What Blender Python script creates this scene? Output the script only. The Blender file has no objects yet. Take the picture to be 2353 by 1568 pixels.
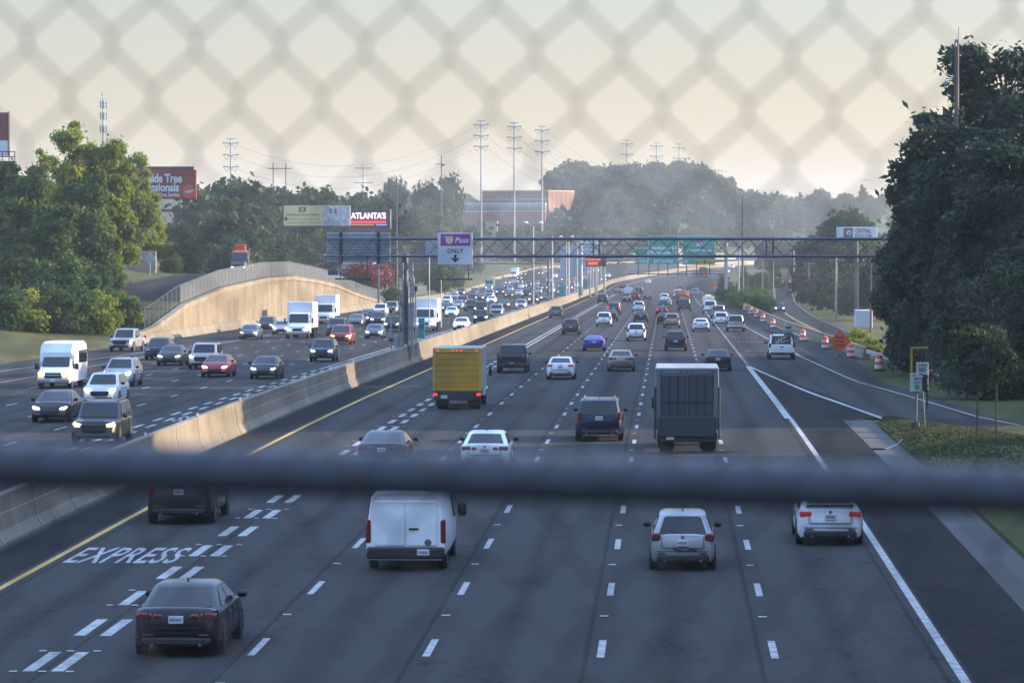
import bpy, math, random
import numpy as np
from mathutils import Vector, Matrix

S = bpy.context.scene
COL = S.collection
rnd = random.Random(7)

# ------------------------------------------------------------------ camera, sky, sun, exposure
F_PX, CX, CY = 8062.0, 1176.0, 784.0            # focal length and centre on a 2352 px wide frame
VPX, VPY = 1533.0, 515.0                        # where the straight road vanishes
PITCH = math.atan((CY - VPY) / F_PX)
YAW = math.atan((VPX - CX) * math.cos(PITCH) / F_PX)
EYE = Vector((0, 0, 9.0))
cam_d = bpy.data.cameras.new('camera')
cam = bpy.data.objects.new('camera', cam_d)
COL.objects.link(cam)
cam.location = EYE
cam.rotation_euler = (math.pi / 2 - PITCH, 0, YAW)
cam_d.sensor_fit = 'HORIZONTAL'
cam_d.sensor_width = 36
cam_d.lens = 36 * F_PX / 2352
cam_d.clip_start, cam_d.clip_end = 0.1, 20000
cam_d.dof.use_dof = True
cam_d.dof.focus_distance = 210
cam_d.dof.aperture_fstop = 6.8
HAZE = 0.00014
S.camera = cam

SUN_EL, SUN_AZ = math.radians(15.5), math.radians(75)   # azimuth clockwise from +Y (the road's direction)
W = bpy.data.worlds.new('World')
S.world = W
W.use_nodes = True
wn = W.node_tree
bg = wn.nodes['Background']
sky = wn.nodes.new('ShaderNodeTexSky')
sky.sky_type = 'NISHITA'
sky.sun_disc = False
sky.sun_elevation = SUN_EL
sky.sun_rotation = SUN_AZ
sky.altitude = 100
sky.air_density, sky.dust_density, sky.ozone_density = 1.3, 1.2, 3.0
# hazy morning: the clear sky plus a pale band that fades upwards from the horizon, the same all the way round
wtc = wn.nodes.new('ShaderNodeTexCoord')
wsep = wn.nodes.new('ShaderNodeSeparateXYZ'); wn.links.new(wtc.outputs['Generated'], wsep.inputs[0])
wmax = wn.nodes.new('ShaderNodeMath'); wmax.operation = 'MAXIMUM'; wmax.inputs[1].default_value = 0; wn.links.new(wsep.outputs['Z'], wmax.inputs[0])
tnt = wn.nodes.new('ShaderNodeVectorMath'); tnt.operation = 'MULTIPLY'; tnt.inputs[1].default_value = (.55, .55, .66); wn.links.new(sky.outputs[0], tnt.inputs[0])
acc = tnt.outputs[0]
# haze scatters forward: the band is brighter on the sun's half of the sky
wdot = wn.nodes.new('ShaderNodeVectorMath'); wdot.operation = 'DOT_PRODUCT'; wdot.inputs[1].default_value = (math.sin(SUN_AZ), math.cos(SUN_AZ), 0); wn.links.new(wtc.outputs['Generated'], wdot.inputs[0])
wph = wn.nodes.new('ShaderNodeMapRange'); wph.inputs['From Min'].default_value = -1; wph.inputs['From Max'].default_value = 1; wph.inputs['To Min'].default_value = .38; wph.inputs['To Max'].default_value = 1.02; wn.links.new(wdot.outputs['Value'], wph.inputs['Value'])
# pale blue of the open dome, gone in the haze at the horizon
f0 = wn.nodes.new('ShaderNodeMath'); f0.operation = 'POWER'; f0.inputs[0].default_value = math.exp(-5.0); wn.links.new(wmax.outputs[0], f0.inputs[1])
f1 = wn.nodes.new('ShaderNodeMath'); f1.operation = 'SUBTRACT'; f1.inputs[0].default_value = 1.0; wn.links.new(f0.outputs[0], f1.inputs[1])
fq = wn.nodes.new('ShaderNodeMath'); fq.operation = 'MULTIPLY'; wn.links.new(f1.outputs[0], fq.inputs[0]); wn.links.new(f1.outputs[0], fq.inputs[1])
f2 = wn.nodes.new('ShaderNodeVectorMath'); f2.operation = 'SCALE'; f2.inputs[0].default_value = (3.3, 5.0, 8.4); wn.links.new(fq.outputs[0], f2.inputs['Scale'])
f3 = wn.nodes.new('ShaderNodeVectorMath'); f3.operation = 'ADD'; wn.links.new(acc, f3.inputs[0]); wn.links.new(f2.outputs[0], f3.inputs[1]); acc = f3.outputs[0]
for k_, col_ in ((12.0, (2.5, 2.12, 1.5)), (32.0, (1.3, .75, .0))):
    m1 = wn.nodes.new('ShaderNodeMath'); m1.operation = 'MULTIPLY'; m1.inputs[1].default_value = -k_; wn.links.new(wmax.outputs[0], m1.inputs[0])
    m2 = wn.nodes.new('ShaderNodeMath'); m2.operation = 'EXPONENT'; wn.links.new(m1.outputs[0], m2.inputs[0])
    sc_ = wn.nodes.new('ShaderNodeVectorMath'); sc_.operation = 'SCALE'; sc_.inputs[0].default_value = col_; m3 = wn.nodes.new('ShaderNodeMath'); m3.operation = 'MULTIPLY'; wn.links.new(m2.outputs[0], m3.inputs[0]); wn.links.new(wph.outputs[0], m3.inputs[1]); wn.links.new(m3.outputs[0], sc_.inputs['Scale'])
    ad_ = wn.nodes.new('ShaderNodeVectorMath'); ad_.operation = 'ADD'; wn.links.new(acc, ad_.inputs[0]); wn.links.new(sc_.outputs[0], ad_.inputs[1])
    acc = ad_.outputs[0]
wn.links.new(acc, bg.inputs[0])
bg.inputs[1].default_value = 0.112

sun_d = bpy.data.lights.new('sun', 'SUN')
sun_d.energy = 5.0
sun_d.angle = math.radians(0.6)
sun_d.color = (1.0, 0.83, 0.6)
sun = bpy.data.objects.new('sun', sun_d)
COL.objects.link(sun)
sdir = Vector((math.sin(SUN_AZ) * math.cos(SUN_EL), math.cos(SUN_AZ) * math.cos(SUN_EL), math.sin(SUN_EL)))
sun.rotation_euler = sdir.to_track_quat('Z', 'Y').to_euler()

S.view_settings.view_transform = 'Standard'
S.view_settings.look = 'None'
S.view_settings.exposure = 1.0
S.view_settings.gamma = 1
S.render.engine = 'CYCLES'
S.cycles.use_denoising = True
S.cycles.max_bounces = 6
S.cycles.diffuse_bounces = 4
S.cycles.glossy_bounces = 3
S.cycles.transparent_max_bounces = 8
S.cycles.volume_bounces = 1
S.cycles.sample_clamp_indirect = 4
S.cycles.caustics_reflective = S.cycles.caustics_refractive = False

# ------------------------------------------------------------------ where things stand
R_ = Vector((math.cos(YAW), math.sin(YAW), 0))
FW = Vector((-math.sin(YAW) * math.cos(PITCH), math.cos(YAW) * math.cos(PITCH), -math.sin(PITCH)))
UP = Vector((-math.sin(YAW) * math.sin(PITCH), math.cos(YAW) * math.sin(PITCH), math.cos(PITCH)))

def at(px, py, Y):
    d = FW * F_PX + R_ * (px - CX) + UP * (CY - py)
    return EYE + d * (Y / d.y)

def _h(y):                                       # road surface below the eye
    if y < 100: return 9.0
    if y < 200: return 9.0 + 0.0113 * (y - 100) ** 2 / 200
    if y < 900: return 9.565 + 0.0113 * (y - 200)
    if y < 1400:
        t = y - 900
        return 17.475 + 0.0113 * t - 0.0153 * t * t / 1000
    return 19.3 - 0.004 * (y - 1400)

def R(y): return 9.0 - _h(y)
def dR(y): return (R(y + 2) - R(y - 2)) / 4
def xc(y): return 0.0 if y < 1080 else (y - 1080) ** 2 / 5000.0
def dxc(y): return (xc(y + 2) - xc(y - 2)) / 4

def interp(x, pts):
    if x <= pts[0][0]: return pts[0][1]
    for (a, b), (c, d) in zip(pts, pts[1:]):
        if x <= c: return b + (d - b) * (x - a) / (c - a)
    return pts[-1][1]

def smooth(x, pts):
    if x <= pts[0][0]: return pts[0][1]
    for (a, b), (c, d) in zip(pts, pts[1:]):
        if x <= c:
            t = (x - a) / (c - a); t = t * t * (3 - 2 * t)
            return b + (d - b) * t
    return pts[-1][1]

def gp(px, py, surf=None):                       # the ray through a picture point meets the road
    surf = surf or (lambda x, y: R(y))
    a, b = 40.0, None
    y = 40.0
    while y < 3000:
        p = at(px, py, y)
        if p.z <= surf(p.x, p.y):
            b = y
            break
        a = y
        y *= 1.02
    if b is None: b = 3000
    for _ in range(30):
        m = (a + b) / 2
        p = at(px, py, m)
        if p.z <= surf(p.x, p.y): b = m
        else: a = m
    return at(px, py, b)

WALLTOP = [(322, 0.9), (332, 1.3), (353, 3.2), (385, 4.7), (427, 5.6), (456, 5.7), (490, 5.0), (515, 4.3), (545, 2.9), (571, 1.9), (602, 0.9), (640, .8)]
def walltop(y): return R(y) + interp(y, WALLTOP)
def hillroad(y):                                 # service road climbing behind the retaining wall
    return R(y) + interp(y, [(200, .1), (320, .2), (335, .5), (353, 3.4), (385, 4.9), (427, 5.9), (456, 6.1), (490, 5.6), (530, 4.4), (571, 2.8), (620, 1.8), (800, 1.5)])
def FR(y):                                       # frontage road on the sunny side
    return interp(y, [(0, 0), (240, -.9), (330, -2.6), (400, -4.3), (470, -5.4), (560, -6.2), (650, -6.6), (880, -6.6), (1000, -6.4), (1400, -8)])
def frx(y): return interp(y, [(300, 21.5), (460, 20.4), (600, 20.4), (700, 21.5), (845, 25.6), (950, 31), (1100, 42), (1300, 60)])
def ledge(y): return interp(y, [(0, -48.5), (620, -48.5), (735, -48.5), (900, -52), (1060, -56), (1230, -61), (1480, -56), (1700, -10), (1900, 50), (2300, 220)])
def redge(y): return interp(y, [(0, 9.3), (150, 9.3), (168, 15.8), (221, 13.2), (277, 14.6), (400, 12.6), (540, 12.2), (1100, 12.3), (1200, 16.5), (1300, 24), (1500, 49.5), (1700, 91), (2000, 184), (2300, 313)])

def hump(x, y, x0, y0, sx, sy, a):
    return a * math.exp(-((x - x0) / sx) ** 2 - ((y - y0) / sy) ** 2)

def G(x, y):                                     # ground
    base = R(min(y, 2300))
    le, re = ledge(y), redge(y)
    if y > 1080: le = max(le, le); 
    u = x
    far = max(0.0, min(1.0, (y - 1350) / 1200.0))
    if le - .85 <= u <= re + .4:
        z = base - 0.06
    elif u < le - 1:
        d = le - .85 - u
        hr = hillroad(y) - .05
        z = hr
        bank = smooth(d, [(0, 0), (13.5, 0), (30, 2.6), (70, 5.5), (300, 12)])
        if y < 345: bank = smooth(d, [(0, 0), (30, 2.5), (80, 6), (300, 12)])
        z += bank * smooth(y, [(0, 1), (900, 1), (1400, .3)])
    else:
        d = u - re - .4
        fz = FR(y) - .06
        if y > 230:
            t = min(1.0, d / 3.5)
            z = base - .06 + (fz - base) * t
            z += smooth(d, [(20, 0), (60, 1.2), (200, 4)])
        else:
            z = base - .04 + smooth(d, [(0, 0.02), (12, .35), (40, 1.0), (200, 5)])
            if y > 180: z += (fz - base) * (y - 180) / 50.0
    out = max(le - u, u - re, 0.0)
    msk = min(1.0, out / 45.0); msk = msk * msk * (3 - 2 * msk)
    if y > 2300: msk = max(msk, min(1, (y - 2300) / 200))
    z += msk * (32 * math.exp(-((x + 24) / 72) ** 4 - ((y - 2080) / 225) ** 2) + hump(x, y, 150, 2350, 130, 330, 19) + hump(x, y, -560, 2600, 500, 500, 15) + hump(x, y, 300, 3300, 900, 600, 9)
                + hump(x, y, -900, 3400, 1000, 700, 14) + hump(x, y, -190, 820, 90, 260, 2.0))
    return z

# ------------------------------------------------------------------ materials
MATS = {}
def mat(name, col, rough=.6, metal=0, var=.0, scale=5, bump=0, bscale=None, coat=0, spec=.5, emit=None, es=0, trans=0):
    if name in MATS: return MATS[name]
    m = bpy.data.materials.new(name)
    m.use_nodes = True
    n, l = m.node_tree.nodes, m.node_tree.links
    b = n['Principled BSDF']
    b.inputs['Base Color'].default_value = (*col, 1)
    b.inputs['Roughness'].default_value = rough
    b.inputs['Metallic'].default_value = metal
    b.inputs['Coat Weight'].default_value = coat
    b.inputs['Coat Roughness'].default_value = .06
    b.inputs['Specular IOR Level'].default_value = spec
    if emit:
        b.inputs['Emission Color'].default_value = (*emit, 1)
        b.inputs['Emission Strength'].default_value = es
        m.cycles.emission_sampling = 'NONE'
    if var or bump:
        tc = n.new('ShaderNodeTexCoord')
        no = n.new('ShaderNodeTexNoise')
        no.inputs['Scale'].default_value = scale
        no.inputs['Detail'].default_value = 6
        no.inputs['Roughness'].default_value = .65
        l.new(tc.outputs['Object'], no.inputs['Vector'])
        if var:
            r = n.new('ShaderNodeValToRGB')
            r.color_ramp.elements[0].position, r.color_ramp.elements[1].position = .3, .7
            r.color_ramp.elements[0].color = (*[c * (1 - var) for c in col], 1)
            r.color_ramp.elements[1].color = (*[min(1, c * (1 + var)) for c in col], 1)
            l.new(no.outputs['Fac'], r.inputs['Fac'])
            l.new(r.outputs['Color'], b.inputs['Base Color'])
        if bump:
            no2 = n.new('ShaderNodeTexNoise')
            no2.inputs['Scale'].default_value = bscale or scale * 4
            no2.inputs['Detail'].default_value = 5
            l.new(tc.outputs['Object'], no2.inputs['Vector'])
            bp = n.new('ShaderNodeBump')
            bp.inputs['Strength'].default_value = bump
            bp.inputs['Distance'].default_value = .05
            l.new(no2.outputs['Fac'], bp.inputs['Height'])
            l.new(bp.outputs['Normal'], b.inputs['Normal'])
    MATS[name] = m
    return m

def node_mat(name):
    m = bpy.data.materials.new(name)
    m.use_nodes = True
    MATS[name] = m
    n, l = m.node_tree.nodes, m.node_tree.links
    return m, n, l, n['Principled BSDF']

def N(n, kind, **kw):
    x = n.new(kind)
    for k, v in kw.items():
        if k in x.inputs: x.inputs[k].default_value = v
        else: setattr(x, k, v)
    return x

def asphalt(name, dark, light, lane0, lanew, lanes=True):
    m, n, l, b = node_mat(name)
    tc = N(n, 'ShaderNodeTexCoord')
    sep = N(n, 'ShaderNodeSeparateXYZ'); l.new(tc.outputs['Object'], sep.inputs[0])
    # patches stretched along the road
    mp = N(n, 'ShaderNodeMapping'); mp.inputs['Scale'].default_value = (.35, .03, .1)
    l.new(tc.outputs['Object'], mp.inputs[0])
    n1 = N(n, 'ShaderNodeTexNoise', Scale=1.0, Detail=6, Roughness=.6); l.new(mp.outputs[0], n1.inputs['Vector'])
    n2 = N(n, 'ShaderNodeTexNoise', Scale=9.0, Detail=8, Roughness=.75); l.new(tc.outputs['Object'], n2.inputs['Vector'])
    n3 = N(n, 'ShaderNodeTexNoise', Scale=.22, Detail=3); l.new(tc.outputs['Object'], n3.inputs['Vector'])
    # lane position 0..1
    a = N(n, 'ShaderNodeMath', operation='SUBTRACT'); l.new(sep.outputs['X'], a.inputs[0]); a.inputs[1].default_value = lane0
    d = N(n, 'ShaderNodeMath', operation='DIVIDE'); l.new(a.outputs[0], d.inputs[0]); d.inputs[1].default_value = lanew
    f = N(n, 'ShaderNodeMath', operation='FRACT'); l.new(d.outputs[0], f.inputs[0])
    rp = N(n, 'ShaderNodeValToRGB'); l.new(f.outputs[0], rp.inputs[0])
    e = rp.color_ramp.elements
    e[0].position, e[0].color = 0.0, (0, 0, 0, 1)
    e[1].position, e[1].color = 1.0, (0, 0, 0, 1)
    for p, v in ((.010, .05), (.020, .5), (.12, .5), (.26, .85), (.38, .5), (.5, .16), (.62, .5), (.74, .88), (.88, .5), (.975, .5)):
        x = e.new(p); x.color = (v, v, v, 1)
    s = N(n, 'ShaderNodeMath', operation='MULTIPLY_ADD'); l.new(n1.outputs['Fac'], s.inputs[0]); s.inputs[1].default_value = .8; s.inputs[2].default_value = -.38
    s2 = N(n, 'ShaderNodeMath', operation='MULTIPLY_ADD'); l.new(n2.outputs['Fac'], s2.inputs[0]); s2.inputs[1].default_value = .5; l.new(s.outputs[0], s2.inputs[2])
    s3 = N(n, 'ShaderNodeMath', operation='MULTIPLY_ADD'); l.new(n3.outputs['Fac'], s3.inputs[0]); s3.inputs[1].default_value = .5; l.new(s2.outputs[0], s3.inputs[2])
    s4 = N(n, 'ShaderNodeMath', operation='MULTIPLY_ADD'); l.new(rp.outputs[0], s4.inputs[0]); s4.inputs[1].default_value = .8 if lanes else 0.0; l.new(s3.outputs[0], s4.inputs[2])
    # fine cracks
    vo = N(n, 'ShaderNodeTexVoronoi', feature='DISTANCE_TO_EDGE', Scale=.17)
    wv = N(n, 'ShaderNodeVectorMath', operation='ADD'); l.new(tc.outputs['Object'], wv.inputs[0])
    n4 = N(n, 'ShaderNodeTexNoise', Scale=.5, Detail=4); l.new(tc.outputs['Object'], n4.inputs['Vector'])
    sc = N(n, 'ShaderNodeVectorMath', operation='SCALE'); sc.inputs['Scale'].default_value = 3.0; l.new(n4.outputs['Color'], sc.inputs[0]); l.new(sc.outputs[0], wv.inputs[1])
    l.new(wv.outputs[0], vo.inputs['Vector'])
    ck = N(n, 'ShaderNodeMath', operation='LESS_THAN'); l.new(vo.outputs['Distance'], ck.inputs[0]); ck.inputs[1].default_value = .006
    cs = N(n, 'ShaderNodeMath', operation='MULTIPLY_ADD'); l.new(ck.outputs[0], cs.inputs[0]); cs.inputs[1].default_value = -.28; l.new(s4.outputs[0], cs.inputs[2])
    mx = N(n, 'ShaderNodeValToRGB'); l.new(cs.outputs[0], mx.inputs[0])
    mx.color_ramp.elements[0].position, mx.color_ramp.elements[0].color = .08, (*dark, 1)
    mx.color_ramp.elements[1].position, mx.color_ramp.elements[1].color = 1.05, (*light, 1)
    l.new(mx.outputs[0], b.inputs['Base Color'])
    b.inputs['Roughness'].default_value = .85
    b.inputs['Specular IOR Level'].default_value = .03
    bp = N(n, 'ShaderNodeBump', Strength=.25, Distance=.02); l.new(n2.outputs['Fac'], bp.inputs['Height']); l.new(bp.outputs[0], b.inputs['Normal'])
    return m

def concrete(name, col, stain=.45, vertical=True, sc=1.0):
    m, n, l, b = node_mat(name)
    tc = N(n, 'ShaderNodeTexCoord')
    geo = N(n, 'ShaderNodeNewGeometry')
    mp = N(n, 'ShaderNodeMapping'); mp.inputs['Scale'].default_value = (1.2 * sc, 1.2 * sc, .12 * sc if vertical else 1.2 * sc)
    l.new(geo.outputs['Position'], mp.inputs[0])
    n1 = N(n, 'ShaderNodeTexNoise', Scale=1.0, Detail=6, Roughness=.7); l.new(mp.outputs[0], n1.inputs['Vector'])
    n2 = N(n, 'ShaderNodeTexNoise', Scale=.25, Detail=5); l.new(geo.outputs['Position'], n2.inputs['Vector'])
    n3 = N(n, 'ShaderNodeTexNoise', Scale=12, Detail=5); l.new(geo.outputs['Position'], n3.inputs['Vector'])
    a = N(n, 'ShaderNodeMath', operation='ADD'); l.new(n1.outputs['Fac'], a.inputs[0]); l.new(n2.outputs['Fac'], a.inputs[1])
    r = N(n, 'ShaderNodeValToRGB'); l.new(a.outputs[0], r.inputs[0])
    r.color_ramp.elements[0].position, r.color_ramp.elements[0].color = .36, (*[c * (1 - stain) for c in col], 1)
    r.color_ramp.elements[1].position, r.color_ramp.elements[1].color = .62, (*col, 1)
    hf = N(n, 'ShaderNodeMath', operation='MULTIPLY'); l.new(a.outputs[0], hf.inputs[0]); hf.inputs[1].default_value = .5
    l.new(hf.outputs[0], r.inputs[0])
    l.new(r.outputs[0], b.inputs['Base Color'])
    b.inputs['Roughness'].default_value = .85
    bp = N(n, 'ShaderNodeBump', Strength=.3, Distance=.03); l.new(n3.outputs['Fac'], bp.inputs['Height']); l.new(bp.outputs[0], b.inputs['Normal'])
    return m

def foliage(name, c1, c2, trans=.35, scale=.5):
    m, n, l, b = node_mat(name)
    out = n['Material Output']
    geo = N(n, 'ShaderNodeNewGeometry')
    oi = N(n, 'ShaderNodeObjectInfo')
    n1 = N(n, 'ShaderNodeTexNoise', Scale=scale, Detail=5, Roughness=.7); l.new(geo.outputs['Position'], n1.inputs['Vector'])
    ad = N(n, 'ShaderNodeMath', operation='MULTIPLY_ADD'); l.new(oi.outputs['Random'], ad.inputs[0]); ad.inputs[1].default_value = .25; l.new(n1.outputs['Fac'], ad.inputs[2])
    wn_ = N(n, 'ShaderNodeMath', operation='MULTIPLY_ADD'); l.new(geo.outputs['Random Per Island'], wn_.inputs[0]); wn_.inputs[1].default_value = .3; l.new(ad.outputs[0], wn_.inputs[2])
    r = N(n, 'ShaderNodeValToRGB'); l.new(wn_.outputs[0], r.inputs[0])
    r.color_ramp.elements[0].position, r.color_ramp.elements[0].color = .45, (*c1, 1)
    r.color_ramp.elements[1].position, r.color_ramp.elements[1].color = 1.0, (*c2, 1)
    l.new(r.outputs[0], b.inputs['Base Color'])
    b.inputs['Roughness'].default_value = .6
    b.inputs['Specular IOR Level'].default_value = .25
    tr = N(n, 'ShaderNodeBsdfTranslucent'); l.new(r.outputs[0], tr.inputs['Color'])
    mx = N(n, 'ShaderNodeMixShader'); mx.inputs[0].default_value = trans
    l.new(b.outputs[0], mx.inputs[1]); l.new(tr.outputs[0], mx.inputs[2]); l.new(mx.outputs[0], out.inputs[0])
    return m

def grassmat(name, c1, c2, c3):
    m, n, l, b = node_mat(name)
    geo = N(n, 'ShaderNodeNewGeometry')
    n1 = N(n, 'ShaderNodeTexNoise', Scale=.09, Detail=6, Roughness=.7); l.new(geo.outputs['Position'], n1.inputs['Vector'])
    n2 = N(n, 'ShaderNodeTexNoise', Scale=3.5, Detail=6, Roughness=.8); l.new(geo.outputs['Position'], n2.inputs['Vector'])
    a = N(n, 'ShaderNodeMath', operation='MULTIPLY_ADD'); l.new(n2.outputs['Fac'], a.inputs[0]); a.inputs[1].default_value = .6; l.new(n1.outputs['Fac'], a.inputs[2])
    r = N(n, 'ShaderNodeValToRGB'); l.new(a.outputs[0], r.inputs[0])
    r.color_ramp.elements[0].position, r.color_ramp.elements[0].color = .55, (*c1, 1)
    r.color_ramp.elements[1].position, r.color_ramp.elements[1].color = 1.05, (*c3, 1)
    x = r.color_ramp.elements.new(.8); x.color = (*c2, 1)
    l.new(r.outputs[0], b.inputs['Base Color'])
    b.inputs['Roughness'].default_value = .9
    b.inputs['Specular IOR Level'].default_value = .15
    bp = N(n, 'ShaderNodeBump', Strength=.8, Distance=.15); l.new(n2.outputs['Fac'], bp.inputs['Height']); l.new(bp.outputs[0], b.inputs['Normal'])
    return m

# ------------------------------------------------------------------ mesh builder
class MB:
    def __init__(s): s.v, s.f = [], []
    def add(s, vs, fs):
        o = len(s.v); s.v.extend([tuple(p) for p in vs]); s.f.extend([tuple(i + o for i in f) for f in fs]); return s
    def box(s, x0, x1, y0, y1, z0, z1):
        return s.add([(x0, y0, z0), (x1, y0, z0), (x1, y1, z0), (x0, y1, z0), (x0, y0, z1), (x1, y0, z1), (x1, y1, z1), (x0, y1, z1)],
                     [(0, 3, 2, 1), (4, 5, 6, 7), (0, 1, 5, 4), (1, 2, 6, 5), (2, 3, 7, 6), (3, 0, 4, 7)])
    def rbox(s, x0, x1, y0, y1, z0, z1, c=.03):  # chamfered all round
        c = min(c, (x1 - x0) * .45, (y1 - y0) * .45, (z1 - z0) * .45)
        rings = []
        for y, k in ((y0, c), (y0 + c, 0), (y1 - c, 0), (y1, c)):
            a0, a1, b0, b1 = x0 + k, x1 - k, z0 + k, z1 - k
            rings.append([(a0 + c, y, b0), (a1 - c, y, b0), (a1, y, b0 + c), (a1, y, b1 - c), (a1 - c, y, b1), (a0 + c, y, b1), (a0, y, b1 - c), (a0, y, b0 + c)])
        return s.loft(rings)
    def loft(s, rings, cap=True, closed=True):
        k = len(rings[0]); vs = [p for r in rings for p in r]; fs = []
        for i in range(len(rings) - 1):
            for j in range(k if closed else k - 1):
                a, b = i * k + j, i * k + (j + 1) % k
                fs.append((a, b, b + k, a + k))
        if cap:
            fs.append(tuple(range(k - 1, -1, -1))); m = (len(rings) - 1) * k
            fs.append(tuple(range(m, m + k)))
        return s.add(vs, fs)
    def tube(s, p, q, r, r2=None, n=8, cap=True):
        p, q = Vector(p), Vector(q); d = (q - p).normalized()
        a = d.orthogonal().normalized(); b = d.cross(a); r2 = r if r2 is None else r2
        ring = lambda c, rr: [c + (a * math.cos(t) + b * math.sin(t)) * rr for t in [2 * math.pi * i / n for i in range(n)]]
        return s.loft([ring(p, r), ring(q, r2)], cap)
    def path(s, pts, r, n=6):
        for p, q in zip(pts, pts[1:]): s.tube(p, q, r, n=n)
        return s
    def prism(s, poly, axis, a, b):              # polygon extruded along an axis
        def P3(u, v, t): return {'x': (t, u, v), 'y': (u, t, v), 'z': (u, v, t)}[axis]
        return s.loft([[P3(u, v, a) for u, v in poly], [P3(u, v, b) for u, v in poly]])
    def disc(s, c, r, axis='y', t=.02, n=20):
        d = {'x': (t, 0, 0), 'y': (0, t, 0), 'z': (0, 0, t)}[axis]
        return s.tube(Vector(c) - Vector(d) / 2, Vector(c) + Vector(d) / 2, r, n=n)
    def lathe(s, prof, axis='z', c=(0, 0, 0), n=14, cap=True):
        rings = []
        for r, h in prof:
            ring = []
            for i in range(n):
                t = 2 * math.pi * i / n; u, v = r * math.cos(t), r * math.sin(t)
                p = {'z': (u, v, h), 'x': (h, u, v), 'y': (u, h, v)}[axis]
                ring.append((p[0] + c[0], p[1] + c[1], p[2] + c[2]))
            rings.append(ring)
        return s.loft(rings, cap)
    def mesh(s, name, m=None, smooth_=None):
        me = bpy.data.meshes.new(name); me.from_pydata(s.v, [], s.f)
        if smooth_ is not None:
            me.polygons.foreach_set('use_smooth', [True] * len(me.polygons))
            me.set_sharp_from_angle(angle=math.radians(smooth_))
        import bmesh
        bm = bmesh.new(); bm.from_mesh(me); bmesh.ops.recalc_face_normals(bm, faces=bm.faces); bm.to_mesh(me); bm.free()
        if m: me.materials.append(m)
        return me
    def obj(s, name, m, parent=None, loc=(0, 0, 0), smooth_=None):
        return place(name, s.mesh(name, m, smooth_), parent, loc)

def place(name, me, parent=None, loc=(0, 0, 0), rot=None, m=None):
    o = bpy.data.objects.new(name, me); COL.objects.link(o); o.location = loc
    if rot: o.rotation_euler = rot
    if parent: o.parent = parent
    if m is not None and me is not None:
        o.material_slots[0].link = 'OBJECT'; o.material_slots[0].material = m
    return o

def tag(o, label=None, cat=None, group=None, kind=None):
    if label: o['label'] = label
    if cat: o['category'] = cat
    if group: o['group'] = group
    if kind: o['kind'] = kind
    return o

def thing(name, label, cat, loc=(0, 0, 0), rz=0, group=None):
    o = bpy.data.objects.new(name, None); COL.objects.link(o); o.location = loc; o.rotation_euler = (0, 0, rz)
    o.empty_display_size = .2
    return tag(o, label, cat, group)

def struct(name, mb, m, **k):
    o = mb.obj(name, m, **k); o['kind'] = 'structure'; return o

def text_mesh(s, w, h, bold=0.0, ext=.004, shear=0, spacing=1.0, wonly=False):  # flat lettering fitted to w x h, centred
    cu = bpy.data.curves.new('lettering', 'FONT'); cu.body = s; cu.extrude = ext; cu.offset = bold; cu.shear = shear
    cu.resolution_u = 3; cu.space_character = spacing; cu.align_x = 'CENTER'
    o = bpy.data.objects.new('lettering', cu)
    me = bpy.data.meshes.new_from_object(o)
    bpy.data.objects.remove(o); bpy.data.curves.remove(cu)
    c = np.empty(len(me.vertices) * 3); me.vertices.foreach_get('co', c); c = c.reshape(-1, 3)
    lo, hi = c.min(0), c.max(0); sc = (w / (hi[0] - lo[0]), h / (hi[1] - lo[1]))
    if wonly: sc = (min(sc), min(sc))
    c[:, 0] = (c[:, 0] - (lo[0] + hi[0]) / 2) * sc[0]; c[:, 1] = (c[:, 1] - (lo[1] + hi[1]) / 2) * sc[1]
    me.vertices.foreach_set('co', c.ravel()); me.update()
    return me

def sign_text(s, w, h, m, parent, loc, rz=0, **k):   # upright, facing -Y
    me = text_mesh(s, w, h, **k); me.materials.append(m)
    return place('lettering', me, parent, loc, (math.pi / 2, 0, rz))

def big_mesh(name, v, f, m):                     # arrays of vertices and quads
    me = bpy.data.meshes.new(name)
    nv, nf, k = len(v), len(f), f.shape[1]
    me.vertices.add(nv); me.vertices.foreach_set('co', np.ascontiguousarray(v, dtype=np.float32).ravel())
    me.loops.add(nf * k); me.loops.foreach_set('vertex_index', np.ascontiguousarray(f, dtype=np.int32).ravel())
    me.polygons.add(nf)
    me.polygons.foreach_set('loop_start', np.arange(0, nf * k, k, dtype=np.int32))
    me.polygons.foreach_set('loop_total', np.full(nf, k, dtype=np.int32))
    me.materials.append(m); me.update(calc_edges=True); me.validate()
    return me

# ------------------------------------------------------------------ palette
M_road = asphalt('highway_asphalt', (.010, .0098, .010), (.064, .061, .059), -12.55, 3.62)
M_road2 = asphalt('oncoming_asphalt', (.016, .0155, .0155), (.062, .059, .056), -23.8, 3.45)
M_road3 = asphalt('service_asphalt', (.024, .023, .023), (.068, .065, .062), 0, 3.6, False)
M_shoulder = asphalt('shoulder_asphalt', (.010, .010, .0105), (.05, .048, .046), 0, 3.6, False)
M_conc = concrete('barrier_concrete', (.27, .222, .158), .42)
M_wallc = concrete('wall_concrete', (.275, .215, .14), .5)
M_gutter = concrete('gutter_concrete', (.075, .071, .065), .4, False)
M_white = mat('road_paint_white', (.36, .352, .34), .7, var=.5, scale=2.2)
M_dotw = mat('reflector_white', (.55, .54, .5), .5)
M_yel = mat('road_paint_yellow', (.55, .33, .05), .7, var=.2, scale=5)
M_faded = mat('road_paint_faded', (.3, .29, .28), .8, var=.4, scale=5)
M_galv = mat('galvanised_steel', (.36, .37, .39), .45, .75, var=.15, scale=3)
M_steel = mat('painted_steel_grey', (.10, .12, .145), .55, .3, var=.15, scale=2)
M_darkm = mat('dark_metal', (.05, .055, .06), .5, .4)
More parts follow.
